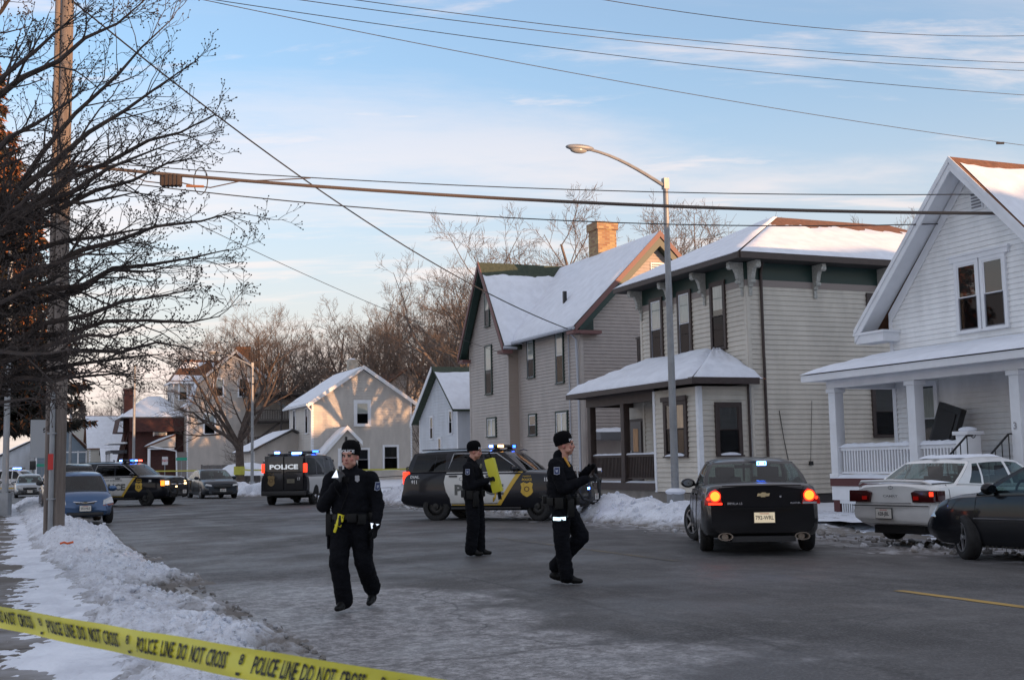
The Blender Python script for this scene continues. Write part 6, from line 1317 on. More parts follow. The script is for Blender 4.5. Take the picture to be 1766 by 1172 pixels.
    b.tube([(-.7, 0, 1.93), (-.72, 0, 2.02)], .03, PLASTIC, 8); b.build('roof_rails', t)
    b = MB(); b.box(-2.56, -2.50, -.04, .04, 1.72, 1.76, BLUEC); b.build('rear_strobe', t)
    b = MB(); b.tube([(1.95, -.55, .33), (1.3, -.2, .35)], .05, PLASTIC, 6); b.box(-1.2, 1.2, -.35, .35, .26, .34, DARK); b.tube([(-1.48, -.7, .36), (-1.48, .7, .36)], .06, DARK, 8); b.build('underbody', t)
    return t
tahoe('black and white police SUV behind the officers, seen from its right side', Vector((-.42, 33.1, .06)), R(-21), '15', R(-18))
tahoe('black and white police SUV with lit headlights and blue roof lights behind the blue hatchback', Vector((-17.1, 53.4, .05)), R(-15), '34', R(-12))
# ------------------------------------------------------------ generic sedan
def sedan(name, label, cat, loc, ang, col, pname, steer=0, rim=None, style='alloy', spokes=5, metal=.3, L=(2.42, 2.38), W=1.82, H=1.47, wb=2.80, wr=.335, belt=.98, trunk=1.0, hood=.88, group=None, tint=None, dirt=.3, yt=.70, rgl=None):
    t = thing(name, label, cat, loc, ang, group); P_ = paint(pname, col, metal, .3, dirt); a = (-wb/2, wb/2); xr, xf = -L[0], L[1]
    c = Car(W=W, ax=a, wr=wr, arch=1.17, xr=xr, xf=xf, crown=.03, rcrown=.05, yt=yt, hubc=False, blackline=False,
        top=[(xr, trunk-.05), (xr+.15, trunk), (-1.45, trunk+.01), (-.8, belt+.01), (.6, belt-.01), (1.0, belt-.03), (1.5, hood+.02), (2.1, hood-.09), (xf, hood-.22)],
        bot=[(xr, .34), (xr+.4, .26), (-1.0, .20), (1.2, .19), (1.9, .20), (xf, .26)],
        plan=[(xr, .83), (xr+.15, .92), (xr+.5, .975), (-1.0, 1), (1.0, 1), (xf-.6, .965), (xf-.2, .88), (xf, .74)],
        rprof=[(0, .16), (.12, .03), (.30, .0), (.46, .0), (.50, .05), (.9, .08), (1, .13)], fprof=[(0, .14), (.2, .02), (.45, .0), (.7, .06), (1, .24)],
        roofz=[(-1.0, H-.03), (-.5, H), (0, H), (.35, H-.03)],
        side=[(-1.68, -1.05, 'p'), (-1.34, -.98, 'g'), (-.98, -.86, 'p'), (-.92, -.82, 'g'), (-.10, -.14, 'p'), (-.02, -.06, 'g'), (.98, .22, 'p'), (1.16, .32, 'p')],
        bow=(.18, .14, .08, .06), vrows=[0, .05, .35, .65, .9, 1], epil=.07, glass=tint or {'*': GL_CAR, 'windshield': GL_CAR}, seats=(-.55, .35))
    c.body(t, P_); c.wheels(t, rim or mat('alloy_rim', (.42, .43, .45), .3, metal=.8), steer, spokes, style); c.mirror(t, .84, belt-.02, P_)
    c.doors(t, P_, [1.12, .02, -.98], .27, [(.12, belt-.13), (-.78, belt-.12)]); return t, c, P_
def lens(root, name, pts, x, t_, m, sg, slope=0):
    """flat lamp cluster on an end: pts (y, z)"""
    b = MB(); b.slab([(x+slope*(p[1]-pts[0][1]), p[0], p[1]) for p in pts], (sg*t_, 0, 0), m); return b.build(name, root, bevel=.012)
# the unmarked dark sedan, braking
IC = Vector((4.05, 21.2, .08)); IA = R(84.5)
BS = (.007, .007, .010)
t, c, P_ = sedan('unmarked_sedan', 'black unmarked sedan with lit tail lights and a blue strobe in its rear window', 'sedan', IC, IA, BS, 'sedan_black', R(24), None, 'alloy', 5, .2, (2.58, 2.45), 1.86, 1.485, 2.80, .345, 1.03, 1.08, .93, yt=.72, dirt=.06)
for sd in (1, -1):
    pts = [(sd*.88, .78), (sd*.60, .78), (sd*.655, .98), (sd*.70, 1.03), (sd*.80, .98), (sd*.87, .88)]
    l = lens(t, 'taillight', pts, -2.47, .09, RED, -1, .10)
    b = MB(); sx = frame((-2.565, sd*.715, .915), (0, -1, 0), (0, 0, 1)); b.lathe([(.001, .006), (.055, .005), (.072, -.004)], AMBER, 18, sx); b.lathe([(.072, .0), (.088, .0)], REDL, 18, sx); b.lathe([(.001, 0), (.024, 0)], REDL, 10, frame((-2.555, sd*.82, .875), (0, -1, 0), (0, 0, 1))); y0, y1 = sorted((sd*.61, sd*.82)); b.box(-2.58, -2.57, y0, y1, .785, .815, REDL if sd == 1 else HEAD); b.build('lit_lamp', l)
    b = MB(); yc = sd*.58; b.lathe([(.06, -.05), (.068, .06), (.058, .06), (.05, -.03)], mat('exhaust_steel', (.35, .3, .26), .35, metal=.9), 18, frame((-2.58, yc, .30), (0, -1, 0), (0, 0, 1)) @ Matrix.Diagonal((1.7, .9, 1, 1))); b.tube([(-2.5, yc, .29), (-1.9, yc, .29)], .05, mat('exhaust_steel', None), 10); b.build('exhaust', t, 50)
b = MB(); b.box(-2.615, -2.59, -.56, .56, .71, .73, SEAM); b.box(-2.53, -2.50, -.60, .60, 1.06, 1.075, SEAM); b.tube([(-2.585, -.57, .74), (-2.55, -.60, .9), (-2.50, -.64, 1.05)], .006, SEAM, 4); b.tube([(-2.585, .57, .74), (-2.55, .60, .9), (-2.50, .64, 1.05)], .006, SEAM, 4); b.box(-2.60, -2.5, -.48, .48, .22, .30, PLASTIC); b.build('trunk_seam', t)
b = MB(); M = frame((-2.575, -.02, .93), (0, -1, 0), (0, 0, 1)); GE = mat('gold_emblem', (.75, .62, .38), .25, metal=.8)
b.slab([M @ Vector(p) for p in ((-.10, -.022, 0), (.085, -.022, 0), (.10, .022, 0), (-.085, .022, 0))], (-.012, 0, 0), GE); b.slab([M @ Vector(p) for p in ((-.038, -.036, .002), (.028, -.036, .002), (.038, .036, .002), (-.028, .036, .002))], (-.012, 0, 0), GE); b.build('emblem', t)
b = MB(); put_text(b, 'IMPALA LS', .05, CHROME, frame((-2.585, .42, .80), (0, -1, 0), (0, 0, 1)), .01); b.build('model_badge', t); b = MB(); put_text(b, 'FLEXFUEL', .035, CHROME, frame((-2.585, -.50, .80), (0, -1, 0), (0, 0, 1)), .03); b.build('fuel_badge', t); b = MB(); b.lathe([(.001, 0), (.016, 0)], CHROME, 10, frame((-2.575, -.28, .90), (0, -1, 0), (0, 0, 1))); b.build('lock', t)
c.plate(t, -2.615, .585, '792-WRL', 1, PLATEM, y=-.02)
b = MB(); b.box(-1.62, -1.56, -.155, -.075, 1.39, 1.425, BLUEC); b.box(-1.61, -1.55, -.19, -.04, 1.375, 1.44, BLUEL); b.build('strobe', t, bevel=.012)
b = MB(); b.box(.52, .55, -.14, .14, 1.32, 1.38, DARK); b.tube([(.3, 0, 1.42), (.3, 0, 1.1)], .02, DARK, 6); b.build('rear_view_mirror', t)
b = MB(); b.tube([(-1.4, -.70, .33), (-1.4, .70, .33)], .06, DARK, 8); b.box(-2.2, 1.9, -.5, .5, .20, .3, DARK); b.build('underbody', t)
# white sedan pulled into the drive
CA = R(36)
t, c, P_ = sedan('white_sedan', 'white sedan with snow on its roof parked in front of the white porch', 'sedan', Vector((7.16+1.31*math.cos(CA), 20.9+1.31*math.sin(CA), .10)), CA, (.76, .76, .75), 'sedan_white', 0, None, 'alloy', 7, 0, (2.42, 2.35), 1.77, 1.41, 2.62, .32, .95, .98, .86, dirt=.35)
for sd in (1, -1):
    y0, y1 = sd*.84, sd*.40; l = lens(t, 'taillight', [(y0, .70), (y1+sd*.03, .70), (y1, .86), (sd*.48, .895), (y0, .895)], -2.35, .06, REDD, -1, .06)
    b = MB(); b.box(-2.425, -2.418, *sorted((sd*.46, sd*.56)), .74, .80, RED)
    if sd == -1: b.box(-2.41, -2.403, -.83, -.76, .80, .87, REDL); b.box(-2.425, -2.418, -.56, -.48, .745, .79, RED)
    b.build('reflector', l)
    b = MB(); y0, y1 = sorted((sd*.70, sd*.865)); b.box(-2.32, -2.12, y0+.0, y1, .71, .89, REDD); b.build('side_lens', l, bevel=.015)
b = MB(); b.tube([(-2.27, .72, .99), (-2.36, .60, 1.04), (-2.38, 0, 1.055), (-2.36, -.60, 1.04), (-2.27, -.72, .99)], [.012, .024, .026, .024, .012], P_, 8); b.build('spoiler', t, 60)
b = MB(); put_text(b, 'CAMRY', .055, mat('badge_grey', (.2, .2, .2), .4), frame((-2.405, .0, .80), (0, -1, 0), (0, 0, 1)), .02, 1.6); b.build('model_badge', t); b = MB(); put_text(b, 'LE', .05, mat('badge_grey', None), frame((-2.375, .62, .955), (0, -1, 0), (0, 0, 1)), .02, 1.3); b.build('trim_badge', t)
b = MB(); M = frame((-2.385, 0, .94), (0, -1, 0), (0, 0, 1)); b.lathe([(.034, 0), (.042, 0), (.042, .004), (.034, .004)], mat('badge_grey', None), 20, M @ Matrix.Diagonal((1.15, .8, 1, 1))); b.lathe([(.010, 0), (.016, .0)], mat('badge_grey', None), 12, M @ Matrix.Diagonal((.9, 2, 1, 1))); b.build('emblem', t)
b = MB(); b.box(-2.44, -2.425, -.75, .75, .635, .65, SEAM); b.box(-2.43, -2.40, -.40, .40, .684, .692, SEAM); c.seam(b, [(-1.95, .98), (-1.98, .72)], -1); b.build('panel_seams', t)
c.plate(t, -2.435, .51, '628-JBL', 1, y=.12)
b = MB(); b.tube([(-1.31, -.62, .32), (-1.31, .62, .32)], .07, DARK, 8); b.box(-2.2, 1.9, -.5, .5, .17, .3, DARK); b.build('underbody', t)
snow_sheet('roof_snow', [(-1.0, .42, 1.405), (-1.0, -.42, 1.405), (.28, -.42, 1.405), (.28, .42, 1.405)], t, .055, 16, 12); snow_sheet('trunk_snow', [(-2.2, .68, 1.005), (-2.2, -.68, 1.005), (-1.55, -.68, 1.01), (-1.55, .68, 1.01)], t, .04, 16, 8, rag=.3, seed=4)
# black sedan at the right edge
BA = R(118); BL = Vector((6.55, 17.6, 0)); hd = Vector((math.cos(BA), math.sin(BA), 0)); lf = Vector((-hd.y, hd.x, 0))
t, c, P_ = sedan('black_sedan', 'black sedan parked at the right edge with icicles under its sill', 'sedan', BL-hd*1.37-lf*.765+Vector((0, 0, .05)), BA, (.004, .005, .008), 'gloss_black', R(-30), None, 'alloy', 5, .1, (2.4, 2.22), 1.78, 1.44, 2.74, .33, .99, 1.0, .91, dirt=.03)
b = MB(); c.seam(b, [(1.15, .60), (-1.8, .62)], 1, .016, mat('side_moulding', (.05, .05, .055), .4)); b.build('side_moulding', t)
b = MB()
for k in range(46): x = -1.0+k*.045+random.Random(k).uniform(-.02, .02); y = c.ys(x, .25)-.03; l = random.Random(k+9).uniform(.02, .10); b.tube([(x, y, .24), (x, y, .24-l)], [.012, .003], SALT, 4)
b.build('icicles', t)
for sd in (1, -1): lens(t, 'headlight', [(sd*.80, .60), (sd*.42, .58), (sd*.44, .70), (sd*.74, .76)], 1.92, .10, HEAD, 1, -.4)
# dark parked sedan beyond, facing us
t, c, P_ = sedan('dark_sedan', 'dark unmarked sedan facing the camera left of the police van', 'sedan', SN(65.6, 10.3, .05)+Vector((0, 0, 0)), TH-R(90)+R(4), (.012, .018, .028), 'slate_blue', 0, None, 'alloy', 5, .5, (2.60, 2.50), 1.92, 1.53, 2.87, .36, 1.05, 1.10, .98, dirt=.15)
def front(t, P_, x, hw, z0, z1, gz0, gz1, gw, lit=False, chrome=False):
    for sd in (1, -1): lens(t, 'headlight', [(sd*hw, z0+.04), (sd*(hw-.34), z0), (sd*(hw-.30), z1-.05), (sd*(hw-.04), z1)], x-.22, .10, HEADL if lit else HEAD, 1, -.5)
    b = MB(); b.box(x-.10, x+.0, -gw, gw, gz0, gz1, PLASTIC)
    if chrome: b.box(x+.0, x+.012, -gw, gw, (gz0+gz1)/2-.012, (gz0+gz1)/2+.012, CHROME)
    b.build('grille', t, bevel=.01); b = MB(); b.box(x-.10, x+.02, -gw*1.25, gw*1.25, gz0-.28, gz0-.14, PLASTIC); b.build('air_intake', t, bevel=.01)
front(t, P_, 2.50, .86, .66, .80, .58, .74, .42, chrome=True); c.plate(t, 2.535, .46, 'JEE 26', 0)
# dark sedans further back
t, c, P_ = sedan('dark_sedan', 'dark sedan with a pale greenish windshield behind the police SUV with lit headlights', 'sedan', SN(72, 7.2, .05), TH-R(90), (.02, .022, .025), 'charcoal_paint', 0, None, 'alloy', 5, .3, W=1.9, H=1.5); front(t, P_, 2.38, .84, .62, .74, .55, .68, .4)
t, c, P_ = sedan('maroon_sedan', 'dark maroon sedan in front of the brick house', 'sedan', SN(84, 7.0, .05), TH+R(10), (.045, .012, .012), 'maroon_paint_car', 0, None, 'alloy', 5, .3); front(t, P_, 2.38, .84, .62, .74, .55, .68, .4)
t, c, P_ = sedan('silver_sedan', 'silver sedan facing the camera behind the left lamp post', 'sedan', SN(83, 1.6, .03), TH-R(90), (.36, .38, .40), 'silver_paint', 0, None, 'alloy', 5, .7, W=1.78, H=1.46, dirt=.5); front(t, P_, 2.38, .82, .60, .73, .55, .66, .4); c.plate(t, 2.41, .42, 'WN 415', 0)
t, c, P_ = sedan('blue_sedan', 'blue sedan cut by the left edge of the picture, up the street', 'sedan', SN(72.5, -1.25, .05), TH-R(90), (.05, .10, .19), 'blue_paint_dark', 0, None, 'alloy', 5, .5); front(t, P_, 2.38, .84, .62, .74, .55, .68, .4)
t, c, P_ = sedan('black_sedan', 'black sedan with a lit amber lamp behind the snow at the left edge', 'sedan', SN(52.5, -1.3, .05), TH-R(90), (.012, .013, .015), 'charcoal_paint_2', 0, None, 'alloy', 5, .3); front(t, P_, 2.38, .84, .62, .74, .55, .68, .4); b = MB(); b.box(2.25, 2.36, -.80, -.60, .64, .72, AMBER); b.box(2.25, 2.36, .60, .80, .64, .72, AMBER); b.build('lit_lamp', t)
# blue hatchback
def hatch(name, label, cat, loc, ang, col, pname, steer=0, H=1.5, W=1.67, L=(1.95, 1.95), wb=2.48, wr=.30, belt=.96, hood=.93, metal=.5, group=None, glassd=None, van=False):
    t = thing(name, label, cat, loc, ang, group); P_ = paint(pname, col, metal, .3, .15); a = (-wb/2, wb/2); xr, xf = -L[0], L[1]
    c = Car(W=W, ax=a, wr=wr, arch=1.15, xr=xr, xf=xf, crown=.035, rcrown=.05, yt=.74, hubc=False, blackline=False,
        top=[(xr, belt-.02), (-1.2, belt+.02), (.5, belt), (.95, belt-.01), (1.3, hood-.02), (xf-.3, hood-.15), (xf, hood-.30)], bot=[(xr, .32), (-1.0, .21), (1.1, .20), (xf, .26)],
        plan=[(xr, .84), (xr+.2, .94), (-1.0, 1), (.8, 1), (xf-.6, .97), (xf-.2, .88), (xf, .70)], rprof=[(0, .12), (.2, 0), (.5, .02), (1, .12)], fprof=[(0, .12), (.2, .02), (.45, .0), (.7, .08), (1, .26)],
        roofz=[(xr+.3, H-.05), (-.6, H), (0, H), (.3, H-.03)],
        side=[(xr+.14, xr+.36, 'p'), (xr+.35, xr+.52, 'g'), (-.92, -.84, 'p'), (-.86, -.80, 'g'), (-.05, -.08, 'p'), (.03, .0, 'g'), (.92, .20, 'p'), (1.22, .36, 'p')],
        bow=(.16, .06, .08, .04), vrows=[0, .05, .35, .65, .9, 1], epil=.07, glass=glassd or {'*': GL_TINT, 'windshield': GL_CAR}, seats=(-.5, .3))
    c.body(t, P_); c.wheels(t, mat('alloy_rim', None), steer, 7, 'alloy'); c.mirror(t, .92, belt+.0, P_); c.doors(t, P_, [1.08, .02, -.86], .27, [(.12, belt-.12), (-.72, belt-.12)]); return t, c, P_
t, c, P_ = hatch('blue_hatchback', 'blue hatchback parked facing the camera just past the utility pole', 'hatchback', SN(38.9, 2.75, .05)+Vector((-.52, -.4, 0)), TH-R(90)+R(3), (.06, .12, .235), 'blue_metallic', R(4))
for sd in (1, -1):
    lens(t, 'headlight', [(sd*.80, .62), (sd*.50, .56), (sd*.52, .70), (sd*.76, .80)], 1.66, .10, HEAD, 1, -.45)
    lens(t, 'turn_signal', [(sd*.79, .555), (sd*.50, .52), (sd*.50, .555), (sd*.80, .60)], 1.72, .08, mat('pink_lens', (.30, .12, .11), .3), 1, -.2)
b = MB(); b.slab([(1.84, -.30, .66), (1.90, -.24, .59), (1.92, .24, .59), (1.84, .30, .66)], (.03, 0, .005), PLASTIC); b.tube([(1.88, -.32, .665), (1.93, 0, .625), (1.88, .32, .665)], .016, CHROME, 6); b.build('grille', t); b = MB(); b.box(1.88, 1.945, -.50, .50, .27, .36, PLASTIC); b.build('air_intake', t, bevel=.01)
b = MB(); b.slab([(1.93, -.06, .615), (1.93, .05, .615), (1.93, .06, .64), (1.93, -.05, .64)], (.015, 0, 0), GE); b.build('emblem', t)
c.plate(t, 1.965, .475, '552-NLS', 0); b = MB(); b.tube([(.0, 0, 1.53), (-.1, 0, 1.75)], .006, PLASTIC, 4); b.build('antenna', t)
t, c, P_ = hatch('dark_minivan', 'dark minivan parked behind the blue hatchback with only its roof showing', 'minivan', SN(45.5, 2.2, .05), TH-R(90), (.02, .022, .026), 'dark_van_paint', 0, 1.78, 1.95, (2.4, 2.4), 2.95, .34, 1.10, 1.08); front(t, P_, 2.40, .88, .66, .82, .6, .72, .4)
# white police vehicle at the far left
t, c, P_ = hatch('police_car', 'white police SUV with a blue roof light turned across the street at far left', 'police SUV', Vector((-37.6, 91.5, .0)), R(-8), (.55, .55, .56), 'police_far_white', 0, 1.85, 2.0, (2.5, 2.5), 2.95, .38, 1.15, 1.12, 0)
b = MB(); c.text(b, 'POLICE', -.2, .86, .42, mat('far_letter', (.03, .03, .03), .5), -1, .05, 1.1); b.build('lettering', t); b = MB(); c.patch(b, [(-2.3, .44), (1.2, .44), (.9, .52), (-2.3, .52)], mat('gold_stripe', None), -1, .008); c.patch(b, [(-2.4, 1.1), (-2.2, .5), (-1.2, .9), (-1.1, 1.1)], PLASTIC, -1, .008); b.build('stripe', t)
b = MB(); b.box(-.1, .2, -.6, .6, 1.9, 1.98, mat('lightbar_shell', None)); lb_ = b.build('light_bar', t); b = MB(); b.box(-.12, .22, -.62, -.0, 1.92, 2.0, BLUEC); b.build('strobe', lb_); b = MB(); b.box(-2.2, -2.0, -.99, -.96, 1.05, 1.15, BLUEC); b.build('side_strobe', t)
# ------------------------------------------------------------ police van
def van():
    t = thing('police_van', 'black and white police van seen from behind with blue roof lights', 'police van', Vector((-8.95, 51.5, .05))+Vector((math.sin(R(7)), math.cos(R(7)), 0))*.0, R(83))
    K = paint('police_black', None); Wp = paint('police_white', None); wb = 3.43
    c = Car(W=2.0, ax=(-wb/2, wb/2), wr=.375, arch=1.15, xr=-2.85, xf=2.9, crown=.02, rcrown=.07, yt=.80, hubc=True, blackline=False,
        top=[(-2.9, 1.22), (1.3, 1.24), (1.75, 1.22), (2.3, 1.10), (2.9, .98)], bot=[(-2.9, .48), (-2.4, .36), (2.2, .34), (2.9, .42)],
        plan=[(-2.9, .95), (-2.7, .985), (-2.2, 1), (1.6, 1), (2.5, .95), (2.8, .86), (2.95, .8)], rprof=[(0, .10), (.08, -.03), (.22, -.03), (.25, .03), (1, .05)], fprof=[(0, .1), (.3, 0), (.7, .1), (1, .3)],
        roofz=[(-2.7, 2.03), (-2.2, 2.07), (.5, 2.06), (1.1, 2.0)],
        side=[(-2.78, -2.62, 'p'), (-2.55, -2.48, 'g'), (-1.35, -1.33, 'p'), (-1.22, -1.2, 'g'), (-.1, -.1, 'p'), (.02, .0, 'g'), (.75, .72, 'p'), (.88, .84, 'g'), (1.7, 1.08, 'p'), (1.92, 1.22, 'p')],
        bow=(.2, .02, .08, .02), vrows=[0, .06, .35, .65, .86, 1], epil=.10, glass={'*': GL_TINT, 'windshield': GL_CAR}, seats=(0, 1))
    b0 = c.body(t, K); c.wheels(t, mat('black_wheel', None), 0, 6, 'steel'); c.mirror(t, 1.5, 1.25, K)
    for sd in (-1, 1):
        b = MB(); c.patch(b, [(-2.62, 1.2), (1.9, 1.2), (1.4, .40), (-2.6, .50)], Wp, sd, .006); d = b.build('side_panel', t, 50)
        b = MB(); c.text(b, 'POLICE', .2, .86, .46, mat('grey_lettering', None), sd, .05, 1.1); b.build('lettering', d)
        arch = MB(); r = .375*1.15; xx = -wb/2; c.patch(arch, [(xx+r*math.cos(a), .395+r*math.sin(a)) for a in [math.pi*k/12 for k in range(13)]], DARK, sd, .009); arch.build('arch_liner', t)
        b = MB(); y0, y1 = sorted((sd*.80, sd*.935)); b.box(-2.87, -2.72, y0, y1, 1.34, 1.70, REDL); b.build('taillight', t, bevel=.03)
    b = MB(); b.box(-2.875, -2.83, -.80, .80, .62, 2.0, mat('van_rear_black', (.014, .014, .016), .25, coat=.6)); b.box(-2.88, -2.872, -.008, .008, .64, 1.98, SEAM)
    for sd in (-1, 1): b.box(-2.885, -2.872, *sorted((sd*.1, sd*.76)), 1.33, 1.38, SEAM)
    rd = b.build('rear_door', t, bevel=.03)
    b = MB(); M = frame((-2.89, 0, 1.56), (0, -1, 0), (0, 0, 1)); put_text(b, 'POLICE', .25, mat('glowing_silver_letter', (.75, .78, .8), .4, emit=(.8, .85, .9), es=.12), M, .04, 1.45); put_text(b, '17', .14, mat('white_letter', None), frame((-2.89, -.62, 1.08), (0, -1, 0), (0, 0, 1)), .04)  # large POLICE letters glow by emission in place of reflected light
    put_text(b, 'Non Emergency 262.656.1234'[:13], .085, mat('gold_letter', (.35, .24, .05), .5), frame((-2.89, .38, .55), (0, -1, 0), (0, 0, 1)), .0); put_text(b, '262.656.1234', .10, mat('gold_letter', None), frame((-2.89, -.38, .56), (0, -1, 0), (0, 0, 1)), .02); b.build('lettering', rd)
    b = MB(); G2 = mat('dull_gold', (.22, .15, .06), .5); sh = [(-.15, .17), (-.07, .22), (0, .18), (.07, .22), (.15, .17), (.12, .05), (.15, -.1), (.08, -.19), (0, -.23), (-.08, -.19), (-.15, -.1), (-.12, .05)]; M = frame((-2.89, .52, 1.02), (0, -1, 0), (0, 0, 1)); b.poly([(x, z, 0) for x, z in sh], G2, M); put_text(b, 'O', .24, mat('badge_brown', None), M @ Matrix.Translation((0, 0, .003)), .01); put_text(b, 'POLICE', .07, G2, M @ Matrix.Translation((0, .29, 0)), .02); b.build('door_badge', rd)
    c.plate(t, -2.90, 1.0, '64213', 1, mat('plate_dim', (.16, .15, .11), .6), y=-.30, sub=False)
    b = MB(); b.box(-2.96, -2.80, -.92, .92, .42, .60, PLASTIC); b.build('rear_bumper', t, bevel=.03)
    b = MB(); b.box(-.25, .1, -.65, .65, 2.15, 2.23, mat('lightbar_shell', None)); b.box(-2.5, -2.3, -.8, .8, 2.05, 2.11, PLASTIC); b.box(-.2, .0, -.5, .5, 2.08, 2.15, PLASTIC); lb_ = b.build('light_bar', t, bevel=.02)
    for (x, y0, y1, z, m) in ((-2.54, .30, .50, 2.10, BLUEC), (-2.54, -.62, -.22, 2.07, BLUEC), (-.28, -.66, -.42, 2.16, BLUEL)): b = MB(); b.box(x, x+.1, y0, y1, z, z+.085, m); b.build('strobe', lb_, bevel=.015)
    b = MB(); b.tube([(-1.7, -.75, .37), (-1.7, .75, .37)], .07, DARK, 8); b.ball((-1.7, 0, .37), .14, DARK); b.box(-2.6, 2.3, -.5, .5, .34, .46, DARK); b.build('underbody', t)
van()
# ================================================================ people
UNI = mat('navy_uniform', (.006, .0065, .009), .9, var=.3, vscale=6, bump=.4, bscale=40, spec=.12); GLOVE = mat('black_glove', (.007, .007, .008), .8, spec=.2); BOOT = mat('black_boot', (.006, .006, .006), .5, spec=.25)
SKIN = mat('skin', (.50, .25, .18), .5, var=.08, vscale=30); SKINR = mat('flushed_skin', (.44, .17, .13), .5); LIP = mat('lips', (.30, .09, .08), .5); BROW = mat('brown_hair', (.05, .03, .02), .8); EYE = mat('eye_dark', (.06, .05, .05), .3)
KNIT = mat('black_knit', (.005, .005, .006), .95, bump=.8, bscale=90, spec=.1); REFL = mat('reflective_cuff', (.75, .8, .9), .4, emit=(.75, .85, 1), es=.30); REFT = mat('reflective_band', (.75, .85, .95), .4, emit=(.6, .85, 1), es=.55)  # cuffs and band shine by emission, reflected light put into the material
def sd_caps(p, a, b, ra, rb):
    ab = b-a; t = max(0, min(1, (p-a).dot(ab)/max(1e-9, ab.length_squared))); return (p-a-ab*t).length-(ra+(rb-ra)*t)
class Body:
    def __init__(s): s.P = []; s.b = MB()
    def cap(s, a, c, ra, rb, m, flat=1.0):
        a, c = Vector(a), Vector(c); s.P.append(('c', a, c, ra, rb, m)); n = 5; d = (c-a); L = d.length; d = d/L if L > 1e-6 else Vector((0, 0, 1))
        pts = []; rs = []
        for k in range(5): t = k/4*math.pi/2; pts.append(a-d*ra*math.cos(t)); rs.append(max(.001, ra*math.sin(t)))
        for k in range(5): t = k/4*math.pi/2; pts.append(c+d*rb*math.sin(t)); rs.append(max(.001, rb*math.cos(t)))
        s.b.tube(pts, rs, m, 14)
    def ell(s, c, r, m, rot=None):
        M = Matrix.Translation(c) @ (rot.to_4x4() if rot else Matrix()); s.P.append(('e', M.inverted(), Vector(r), None, None, m)); s.b.ball((0, 0, 0), r, m, 20, 14, M)
    def dist(s, p, q):
        if q[0] == 'c': return sd_caps(p, *q[1:5])
        l = q[1] @ p; r = q[2]; k = Vector((l.x/r.x, l.y/r.y, l.z/r.z)).length; return (k-1)*min(r)
    def build(s, name, vox=.0085, wr=.009):
        o = s.b.build(name); md = o.modifiers.new('r', 'REMESH'); md.mode = 'VOXEL'; md.voxel_size = vox; md.use_smooth_shade = True
        sm = o.modifiers.new('s', 'SMOOTH'); sm.factor = .6; sm.iterations = 3
        me = bpy.data.meshes.new_from_object(o.evaluated_get(bpy.context.evaluated_depsgraph_get())); o.modifiers.clear(); o.data = me; me.materials.clear(); ms = []
        vt = []
        for v in me.vertices:
            best = None; bd = 1e9
            for q in s.P:
                d = s.dist(v.co, q)
                if d < bd: bd = d; best = q[5]
            vt.append(best)
        for f in me.polygons:
            m = vt[f.vertices[0]]
            if m not in ms: ms.append(m); me.materials.append(m)
            f.material_index = ms.index(m); f.use_smooth = True
        nr = [v.normal.copy() for v in me.vertices]
        for v, n, m in zip(me.vertices, nr, vt):
            if m in (UNI, UNI2):
                c = v.co; k = noise.noise(Vector((c.x*9, c.y*9, c.z*17+3*c.x)))+.5*noise.noise(Vector((c.x*24, c.y*24, c.z*40))); v.co = c+n*(wr*k)
        me.update(); return o
UNI2 = mat('navy_trousers', (.006, .0065, .009), .9, var=.3, vscale=6, bump=.4, bscale=40, spec=.12)
def head(B_, c, yaw=0, tilt=0, sc=1.06):
    """head facing local -y turned by yaw; c = head centre. returns matrix"""
    M = Matrix.Translation(c) @ Matrix.Rotation(yaw, 4, 'Z') @ Matrix.Rotation(tilt, 4, 'X') @ Matrix.Scale(sc, 4); Rm = M.to_3x3().normalized()
    def e(p, r, m): B_.ell(M @ Vector(p), tuple(x*sc for x in r), m, Rm)
    e((0, .012, .03), (.076, .096, .088), SKIN); e((0, -.022, -.035), (.062, .070, .072), SKIN); e((0, -.045, -.088), (.034, .032, .026), SKIN)
    for s in (1, -1):
        e((s*.040, -.060, -.020), (.024, .022, .022), SKINR); e((s*.078, .012, -.010), (.011, .022, .032), SKINR); e((s*.030, -.082, .026), (.019, .008, .005), BROW); e((s*.030, -.079, .010), (.010, .008, .006), EYE); e((s*.050, -.03, -.062), (.022, .035, .028), SKIN)
    e((0, -.088, .004), (.011, .014, .028), SKIN); e((0, -.101, -.022), (.015, .017, .014), SKINR); e((0, -.084, -.056), (.026, .012, .009), LIP); e((0, -.075, .045), (.055, .02, .02), SKIN)
    B_.cap(M @ Vector((0, .02, -.06)), M @ Vector((0, .045, -.17)), .060, .068, SKIN)
    return M
def beanie(parent, M, txt='POLICE'):
    b = MB(); prof = [(.080, -.0), (.089, .0), (.093, .02), (.094, .05), (.096, .055), (.095, .085), (.086, .118), (.066, .145), (.034, .160), (.001, .163)]
    T = M @ Matrix.Translation((0, .014, .012)) @ Matrix.Rotation(R(-12), 4, 'X') @ Matrix.Diagonal((1.0, 1.17, 1.0, 1)); b.lathe(prof, KNIT, 28, T); o = b.build('knit_cap', parent, 60)
    t = MB(); vs, fs = text_geo(txt, .040, .025); V = []
    for v in vs: a = v[0]/.088*1.1; V.append(T @ Vector((math.sin(a)*.097, -math.cos(a)*.097, .028+v[1])))
    t.add(V, fs, mat('cap_lettering', (.7, .7, .72), .6)); t.build('lettering', o); return o
